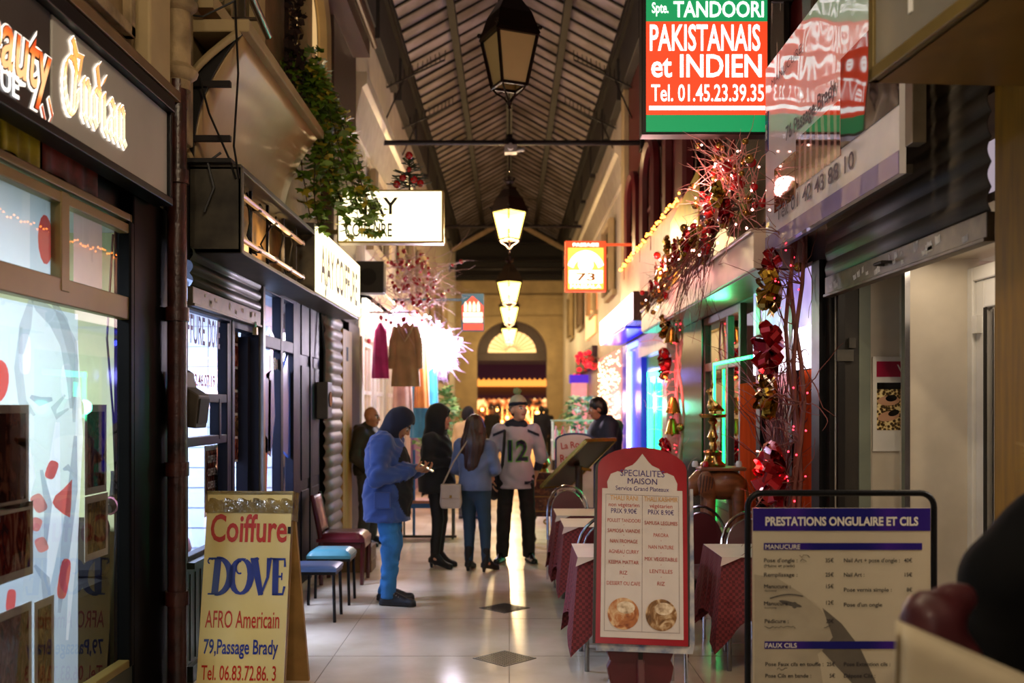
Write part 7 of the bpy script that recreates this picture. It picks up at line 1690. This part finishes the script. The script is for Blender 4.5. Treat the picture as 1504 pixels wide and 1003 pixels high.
o = ph.build('mobile_phone', bevel=.004); o.matrix_world = w @ Matrix.Translation((0, -.345, 1.175)) @ Matrix.Rotation(.5, 4, 'X'); tag(o, 'white mobile phone held in both hands by the person in the blue coat', 'phone')
# 2 --- bald man by the plank
t = person('bald person in dark olive jacket and grey trousers standing by the yellow plank', -1.74, 12.3, dr_(68), 1.70)
J = skel(1.70, head=(0, -.05, 1.625), wrL=(.16, -.12, .93), wrR=(-.16, -.12, .93), elL=(.25, .06, 1.13), elR=(-.25, .06, 1.13)); R_ = rot(.12, .05)
S = Body((-.42, -.36, -.02), (.42, .32, 1.80), .009); body(S, J, m_skin, R_); S.build('body', t)
trousers(t, J, mat('grey trouser cloth', '#3c3e42', rough=.85), (.10, .08, .068), 1.0, .006)
S = top(t, J, mat('dark olive jacket', '#2a261a', rough=.7, var=.15), .86, .03, fold=.007, depth=1.1); S.use(_M['dark olive jacket']); S.cap((-.1, .10, 1.44), (.1, .10, 1.44), .05, .05, .03); S.cap((0, .13, 1.42), (0, .13, 1.34), .07, .04, .03); S.build('jacket', t)
for n in 'LR': shoe(t, J['ank'+n], J['toe'+n], m_shoe, m_sole)
# 3 --- woman in black hooded coat
t = person('person in black hooded winter coat, leggings and heeled boots, seen side on', -.76, 10.6, dr_(72), 1.66)
J = skel(1.66, head=(0, -.03, 1.665), neck=(0, .02, 1.51), elL=(.24, .03, 1.17), elR=(-.24, .03, 1.17), wrL=(.07, -.16, 1.16), wrR=(-.05, -.17, 1.18), hdL=(-1, -.2, .1), hdR=(1, -.2, .1), pnL=(0, .3, 1), pnR=(0, .3, 1), kneeL=(.075, -.02, .53), kneeR=(-.075, -.03, .53), ankL=(.08, .03, .13), ankR=(-.08, .01, .13), toeL=(.09, -.13, .03), toeR=(-.10, -.15, .03)); R_ = rot(.02, .25)
S = Body((-.42, -.36, -.02), (.42, .32, 1.82), .009); body(S, J, m_skin2, R_, k=.93); S.build('body', t)
m_blk = mat('black wool', '#0b0b0d', rough=.85, sheen=.15); m_blk2 = mat('black leggings', '#0d0d10', rough=.7)
trousers(t, J, m_blk2, (.083, .062, .046), .92, .002, .15, 'leggings')
S = top(t, J, m_blk, .80, .03, fold=.008, flare=.03, depth=1.1, to=.95); S.build('coat', t); hood(t, J, R_, m_blk, 1.02)
for n in 'LR': shoe(t, J['ank'+n], J['toe'+n], m_blk2, m_sole, .055, .12, .043)
b = MB(mat('fur hem', '#1c1a18', rough=1.)); 
for k in range(120):
    a = U(0, 6.28); b.cyl((.2*math.cos(a), .16*math.sin(a), .80), (.21*math.cos(a), .17*math.sin(a), U(.74, .79)), .006, 4, .001)
b.build('fringe', t)['kind'] = 'stuff'
# 4 --- long haired woman from behind with a cream bag
t = person('long haired person seen from behind in blue grey jacket, dark jeans and ankle boots', -.355, 10.36, dr_(160), 1.60)
J = skel(1.60, head=(.0, -.02, 1.635), hipL=(.09, 0, .92), kneeL=(.08, -.03, .50), kneeR=(-.12, .0, .50), ankL=(.07, .02, .12), ankR=(-.145, .03, .12), toeL=(.09, -.14, .03), toeR=(-.19, -.12, .03), elL=(.25, -.02, 1.16), wrL=(.16, -.20, 1.06), elR=(-.24, -.02, 1.15), wrR=(-.12, -.22, 1.10)); R_ = rot(.05, .12)
S = Body((-.42, -.36, -.02), (.42, .32, 1.74), .009); body(S, J, m_skin2, R_, k=.93); S.build('body', t)
trousers(t, J, mat('dark teal denim', '#1d3a52', rough=.75, var=.1), (.092, .063, .043), 1.0, .003, .10, 'jeans')
S = top(t, J, mat('blue grey jacket', '#5c6c90', rough=.65, var=.1, sheen=.2), .84, .012, fold=.006, depth=1.05); S.build('jacket', t)
hair_cap(t, J, R_, mat('long brown hair', '#3c2116', rough=.45, var=.3, scale=7, stretch=(9, 9, .5)), 1.02, (((0, .06, 0), (0, .115, -.20), .10, .105, ((0, 1, 0), .62)), ((0, .115, -.18), (.01, .135, -.38), .125, .075, ((0, 1, 0), .5)), ((-.06, .03, -.05), (-.10, .06, -.26), .05, .04), ((.06, .03, -.05), (.10, .06, -.26), .05, .04)))
for n in 'LR': shoe(t, J['ank'+n], J['toe'+n], m_blk2, m_sole, .045, .07, .043)
bg = thing('handbag', 'cream handbag with a thin strap hanging at the hip of the long haired person', 'bag', (-.60, 10.24, .66))
m_bag = mat('cream leather', '#b3a494', rough=.4, var=.06)
b = MB(m_bag); b.prism([(-.10, 0), (.10, 0), (.115, .06), (.10, .24), (-.10, .24), (-.115, .06)], -.045, .045); b.build('body', bg, bevel=.02)
b = MB(m_bag); b.prism([(-.10, .10), (.10, .10), (.105, .25), (-.105, .25)], -.055, .055); b.build('flap', bg, bevel=.012)
b = MB(m_bag); b.tube([(-.09, 0, .23), (.03, -.06, .48), (.14, -.04, .65), (.24, -.01, .78), (.28, .06, .80)], .011, 6, flat=.4); b.build('strap', bg, smooth=50)
b = MB(m_brass); b.box(-.012, .012, -.065, -.055, .11, .14); part_label(b.build('clasp', bg), 'brass clasp')
# 5 --- young man in the white jersey
t = person('person in white number twelve jersey and bobble hat facing the viewer', .075, 10.95, 0, 1.78)
J = skel(1.79, head=(.03, -.02, 1.635), hipL=(.10, 0, .92), hipR=(-.10, 0, .92), kneeL=(.125, -.015, .5), kneeR=(-.13, -.015, .5), ankL=(.14, .03, .085), ankR=(-.15, .03, .085), toeL=(.185, -.13, .03), toeR=(-.20, -.13, .03), shL=(.195, .02, 1.41), shR=(-.195, .02, 1.41), elL=(.275, .06, 1.13), wrL=(.20, .10, .90), elR=(-.27, .05, 1.13), wrR=(-.24, .03, .88)); R_ = rot(-.08, .55)
S = Body((-.44, -.36, -.02), (.44, .32, 1.86), .0075); body(S, J, m_skin2, R_, hk=1.02); S.build('body', t)
trousers(t, J, mat('black trousers', '#0e0d0f', rough=.8), (.100, .080, .068), .93, .005)
m_jer = mat('white jersey mesh', '#aaa4b4', rough=.7, var=.05); m_navyc = mat('navy cloth', '#10142a', rough=.75)
S = top(t, J, m_navyc, 1.0, -.012, fold=.004, h=.009); S.use(m_navyc); S.cap(J['neck'] - V3(.07, .03, .0), J['neck'] + V3(.07, -.03, 0), .055, .055, .03); S.cap(J['neck'] + V3(-.06, .07, .0), J['neck'] + V3(.06, .07, 0), .06, .06, .03); S.build('hooded_undershirt', t)
Sj = top(t, J, m_jer, .81, .010, fold=.006, flare=.03, depth=1.08, to=.10, arm=(.068, .066, .06)); Sj.ell(J['neck'] + V3(0, -.05, .05), (.085, .085, .08), .02, sub=True)
Sj.build('jersey', t)
def on_cloth(name, m, S_, fn):
    mb = MB(); mb.use(m); tmp = MB(m); fn(tmp); mb.v = [(p[0], front_y(S_, p[0], p[2]) - .012, p[2]) for p in tmp.v]; mb.f = tmp.f; mb.mi = tmp.mi; return mb.build(name, t)
m_num = mat('navy number', '#14183a', rough=.6); m_lime = mat('lime number edge', '#5fae3c', rough=.6)
on_cloth('number_edge', m_lime, Sj, lambda q: text_into(q, '12', .02, 1.12, w=.225, h=.225, bold=.055))
o = on_cloth('number', m_num, Sj, lambda q: text_into(q, '12', .02, 1.123, w=.212, h=.218, bold=.02)); o.location = (0, -.012, 0)
o = on_cloth('hem_patch', m_navyc, Sj, lambda q: q.add([(.09+.012*i, 0, z) for z in (.862, .897) for i in range(9)], [(i, i+1, i+10, i+9) for i in range(8)])); o.location = (0, -.015, 0)
b = MB(m_jer); b.tube([(.125, front_y(Sj, .12, .88)-.012, .875), (.14, front_y(Sj, .14, .88)-.033, .868), (.165, front_y(Sj, .16, .88)-.034, .886)], .003, 4); b.build('hem_mark', t)
for sx in (-1, 1): on_cloth('shoulder_stripe', m_navyc, Sj, lambda q: q.add([(sx*(.125+.13*u), 0, 1.432-.055*u + .03*v) for v in (0, 1) for u in (0, .25, .5, .75, 1)], [(i, i+1, i+6, i+5) for i in range(4)]))
b = MB(m_blk); b.tube([(-.13, .06, 1.48), (-.125, -.12, 1.42), (-.135, -.165, 1.25), (-.15, -.17, 1.08), (-.2, -.10, .96)], .022, 6, flat=.35); b.build('bag_strap', t, smooth=50)
c = J['head']; P = lambda x, y, z: c + R_ @ V3(x, y, z)
S = Body(c - V3(.2, .2, .08), c + V3(.2, .2, .34), .007); S.use(mat('pale knit beanie', '#b0ae94', rough=.9, bump=.4, bscale=70)); S.ell(P(0, .015, .055), (.096, .112, .115), .02, R_)
S.use(mat('navy knit band', '#12162a', rough=.9, bump=.4, bscale=70)); S.ell(P(0, .012, .058), (.104, .121, .042), .006, R_); S.cut(P(0, 0, .035), -(R_ @ V3(0, .15, 1))); S.build('beanie', t)
S = Body(c + V3(-.12, -.12, .12), c + V3(.14, .14, .32), .006); S.use(mat('grey green pompom', '#8a9a6a', rough=1.)); S.ell(P(0, .02, .205), (.045, .045, .040), .01); S.folds(.007, 150, .2); S.build('pompom', t)
S = Body(c - .2, c + .2, .007); S.use(m_brow); S.ell(P(0, .035, -.005), (.081, .085, .085), .02, R_); S.cut(P(0, -.01, 0), -(R_ @ V3(0, 1, 0))); S.build('hair', t)
for n in 'LR': shoe(t, J['ank'+n], J['toe'+n], mat('black leather shoe', '#0c0b0c', rough=.25, coat=.4), m_sole)
b = MB(mat('dark shoulder bag', '#14161c', rough=.6)); b.ball((0, 0, 0), .16, 12, (.75, .6, 1.2)); tag(b.build('shoulder_bag', smooth=60, loc=(-.17, 11.02, .86)), 'dark shoulder bag hanging at the side of the jersey wearer', 'bag')
# 6 --- man in tan coat further back
t = person('dark haired person in tan coat farther back, above the long haired one', -.62, 15.2, dr_(150), 1.70)
J = skel(1.70); R_ = rot(.1, -.4)
S = Body((-.42, -.36, -.02), (.42, .32, 1.80), .012); body(S, J, m_skin, R_); S.build('body', t)
trousers(t, J, _M['grey trouser cloth'], h=.014); S = top(t, J, mat('tan coat cloth', '#a8895a', rough=.8), .8, .03, h=.013); S.build('coat', t); hair_cap(t, J, R_, mat('dark brown hair', '#17100c', rough=.8, var=.2, spec=.2), h=.010)
for n in 'LR': shoe(t, J['ank'+n], J['toe'+n], m_shoe, m_sole)
# 7 --- man in navy jacket on the right, looking left
t = person('dark haired person in navy jacket with green hood lining, facing left behind the lectern', 1.11, 11.7, dr_(-78), 1.82)
J = skel(1.84, head=(0, -.08, 1.60), neck=(0, .0, 1.46), elL=(.23, -.02, 1.12), wrL=(.12, -.25, 1.05), elR=(-.23, -.02, 1.12), wrR=(-.12, -.25, 1.05), hdL=(-.3, -1, 0), hdR=(.3, -1, 0)); R_ = rot(.30, -.15)
S = Body((-.44, -.48, -.02), (.44, .34, 1.90), .009); body(S, J, m_skin, R_); S.build('body', t)
trousers(t, J, m_blk2, h=.013); S = top(t, J, mat('navy jacket cloth', '#101830', rough=.7, var=.1), .85, .045, depth=1.25, fold=.007, arm=(.078, .07, .055)); S.cap(J['neck'] + V3(-.06, .02, .02), J['neck'] + V3(.06, .02, .02), .075, .075, .03); S.build('jacket', t)
S = Body((-.3, -.2, 1.35), (.3, .36, 1.7), .010); S.use(mat('sage green lining', '#4f7a62', rough=.8)); S.cap((-.12, .13, 1.50), (.12, .13, 1.50), .06, .06, .03, flat=((0, 0, 1), .7)); S.cap((0, .15, 1.47), (0, .17, 1.36), .09, .05, .03); S.build('hood', t)
hair_cap(t, J, R_, mat('black hair', '#0b0909', rough=.45, var=.2), 1.06)
for n in 'LR': shoe(t, J['ank'+n], J['toe'+n], m_shoe, m_sole)
# 8 --- silhouettes in the arch
for k, (x, y, rz, H, col, lab) in enumerate(((.98, 30.5, 3.3, 1.74, '#10142c', 'person in dark blue coat walking away under the arch, right of the jersey wearer'), (1.25, 33.5, 3.0, 1.66, '#14121a', 'person in black coat beyond the one in dark blue under the arch'), (-.55, 32.0, .2, 1.7, '#1a1416', 'dark clothed person walking towards us under the arch, left of the jersey wearer'))):
    t = person(lab, x, y, rz, H); J = skel(H); R_ = rot()
    S = Body((-.42, -.36, -.02), (.42, .32, 1.80), .016); body(S, J, m_skin, R_); S.build('body', t)
    trousers(t, J, m_blk2, h=.018); top(t, J, mat('coat ' + col, col, rough=.8), .75, .03, h=.018, fold=0).build('coat', t); hair_cap(t, J, R_, _M['black hair'], h=.014)
# 9 --- passer-by at the right edge, near the viewer, seen from behind
t = person('person in black padded coat with fur collar at the right edge, seen close from behind', 1.62, 2.62, dr_(172), 1.66)
J = skel(1.66, head=(.02, -.04, 1.66), neck=(0, .0, 1.50), elL=(.30, -.03, 1.16), wrL=(.26, -.24, 1.12), elR=(-.24, -.03, 1.14), wrR=(-.24, -.24, 1.04), shL=(.19, .02, 1.43), shR=(-.20, .02, 1.43), hdR=(0, -1, -.4), hdL=(0, -1, -.1)); R_ = rot(.1, .2)
S = Body((-.46, -.48, -.02), (.46, .34, 1.80), .009); body(S, J, m_skin2, R_, (.9, .9)); S.build('body', t)
trousers(t, J, m_blk2); m_pad = mat('black padded coat', '#040405', rough=.85, var=.1, spec=.15)
S = top(t, J, m_pad, .75, .06, depth=1.25, fold=.006, arm=(.105, .09, .06), flare=.06); S.cap(J['neck'], V3(.30, .05, 1.24), .14, .13, .08); S.cap(J['neck'], V3(-.22, .05, 1.24), .14, .12, .08); S.build('coat', t)
hair_cap(t, J, R_, _M['black hair'], 1.05, (((0, .06, 0), (0, .12, -.24), .12, .12, ((0, 1, 0), .6)),))
b = MB(mat('blond fur trim', '#c0a06a', rough=1.))
for k in range(420):
    a = U(0, 6.28); c0 = V3(.17*math.cos(a), .07 + .15*math.sin(a), 1.535 + .03*math.cos(a*2)); d = V3(math.cos(a) + U(-.7, .7), math.sin(a) + U(-.7, .7), U(-.5, .9)); b.tube([c0, c0 + d*.035, c0 + d*.065 + V3(0, 0, -.012)], [.006, .004, .0008], 3, cap=False)
b.build('fur_collar', t)['kind'] = 'stuff'
for n in 'LR': shoe(t, J['ank'+n], J['toe'+n], m_blk2, m_sole)
S = Body((-.26, -.2, -.22), (.26, .2, .22), .010); S.use(mat('burgundy leather', '#4a161c', rough=.5, coat=.1, var=.2)); S.ell((0, 0, -.03), (.062, .05, .09), .03, Matrix.Rotation(-.5, 3, 'Y')); S.cap((.01, 0, .0), (.07, .02, .04), .045, .04, .05); S.cap((-.02, 0, -.08), (.07, 0, -.10), .05, .05, .05); S.folds(.004, 60, .2)
o = S.build('handbag', loc=(.975, 2.3, 1.215)); tag(o, 'burgundy leather bag under the arm of the black coated person at the right edge', 'bag')
tb_ = thing('tote_bag', 'cream tote bag with black handwriting and a red stripe at the bottom right corner', 'bag', (1.03, 2.02, .53), dr_(-8))
m_tote = mat('cream canvas', '#c2b598', rough=.8, var=.08, bump=.15, bscale=30)
b = MB(m_tote); b.grid(lambda u, v: (-.24 + .60*u + .02*v, -.035*math.sin(math.pi*u) + .012*math.sin(9*u + 2*v), .72*v - (.26*u*v)), 24, 16); b.grid(lambda u, v: (-.24 + .60*u + .02*v, .06 + .035*math.sin(math.pi*u), .72*v - (.26*u*v)), 24, 16); b.build('canvas', tb_, smooth=60, solid=.004)
b = MB(m_ink); 
for pts in ([(-.02, .575), (-.06, .55), (-.06, .51), (-.02, .495)], [(.03, .55), (.025, .49), (.05, .48)], [(.09, .52), (.07, .49), (.10, .47), (.115, .51)]): b.tube([(x, -.05, z) for x, z in pts], .006, 5)
b.build('handwriting', tb_)
b = MB(mat('red canvas band', '#a01830', rough=.7)); b.grid(lambda u, v: (.10 + .26*u, -.043 - .004*math.sin(math.pi*u), .50 - .10*u + .05*v*u), 10, 2); b.build('red_band', tb_)
b = MB(m_tote); b.tube([(.16, .05, .62), (.20, .10, .74), (.28, .14, .80), (.34, .08, .70), (.35, .05, .5)], .012, 6, flat=.4); b.build('handle', tb_, smooth=50)
# ------------------------------------------------------------------ third level: small pieces go under the part they sit on
RULES = {'lettering': ('front_panel', 'white_field', 'panel', 'red_field', 'face', 'field', 'board', 'print', 'body', 'sheet', 'band', 'number_plate'), 'rear_lettering': ('red_field',), 'underline': ('red_field',), 'dish_picture': ('white_field',), 'rice_picture': ('white_field',),
    'ruled_line': ('white_field',), 'number': ('jersey',), 'number_edge': ('jersey',), 'hem_patch': ('jersey',), 'hem_mark': ('jersey',), 'shoulder_stripe': ('jersey',), 'pocket': ('coat',), 'laces': ('shoe',), 'clasp': ('flap',), 'pompom': ('beanie',), 'shackle': ('padlock',), 'muntin': ('window_frame',),
    'slot': ('stand', 'plate'), 'gilt_scroll': ('body',), 'tape_wrap': ('front_panel',), 'painted_base': ('front_panel',), 'sticker_scrap': ('bottom_bar',), 'pull_handle': ('bottom_bar',), 'purple_band': ('panel',), 'handwriting': ('panel', 'canvas'), 'red_band': ('canvas',), 'printed_face': ('panel',), 'printed_hair': ('panel', 'sheet'),
    'printed_eye': ('panel',), 'printed_petal': ('sheet',), 'printed_shape': ('sheet',), 'printed_nail': ('photograph', 'sheet'), 'printed_finger': ('photograph',), 'printed_shadow': ('sheet',), 'printed_highlight': ('sheet',), 'printed_fir': ('print',), 'moustache': ('field',), 'palace': ('field',), 'seat_top': ('body',), 'ear_rib': ('body',),
    'door_handle': ('door_leaf', 'door_frame'), 'hinge': ('door_frame',), 'gasket': ('door_frame',), 'inner_frame': ('back_frame',), 'violet_band': ('face',), 'dark_photo': ('face',), 'hand_photo': ('face',), 'sleeve_photo': ('face',), 'torn_paper': ('face',), 'core': ('strip',), 'valance': ('cloth',), 'collar': ('cloth',)}
for o in list(SC.objects):
    if o.parent is not None and o.parent.parent is None:
        st_ = o.name.split('.')[0]
        for want in RULES.get(st_, ()):
            sib = [c for c in o.parent.children if c is not o and c.name.split('.')[0] == want]
            if sib and tuple(sib[0].location) == (0, 0, 0): o.parent = sib[0]; break
GROUPS = {'lantern': 'lanterns hung along the passage', 'banquet_chair': 'chrome and burgundy chairs of the restaurant', 'tablecloth': 'burgundy tablecloths', 'paper_cover': 'white paper table covers', 'restaurant_table': 'restaurant tables in the passage', 'photo_poster': 'photographs stuck on the shop windows', 'stool': None,
    'hanging_dress': 'clothes hung outside the white shop', 'hanging_coat': None, 'tie_rod': 'iron tie rods under the roof', 'spike_bracket': 'spiked wire brackets', 'gold_bell': 'gold bells on the far garland', 'candle_cup': 'candle cups around the brass lamp', 'potted_plant': 'potted plants behind the people', 'floor_drain': 'floor drains'}
for o in SC.objects:
    if o.parent is None and 'label' in o and 'group' not in o and GROUPS.get(o.name.split('.')[0]): o['group'] = GROUPS[o.name.split('.')[0]]
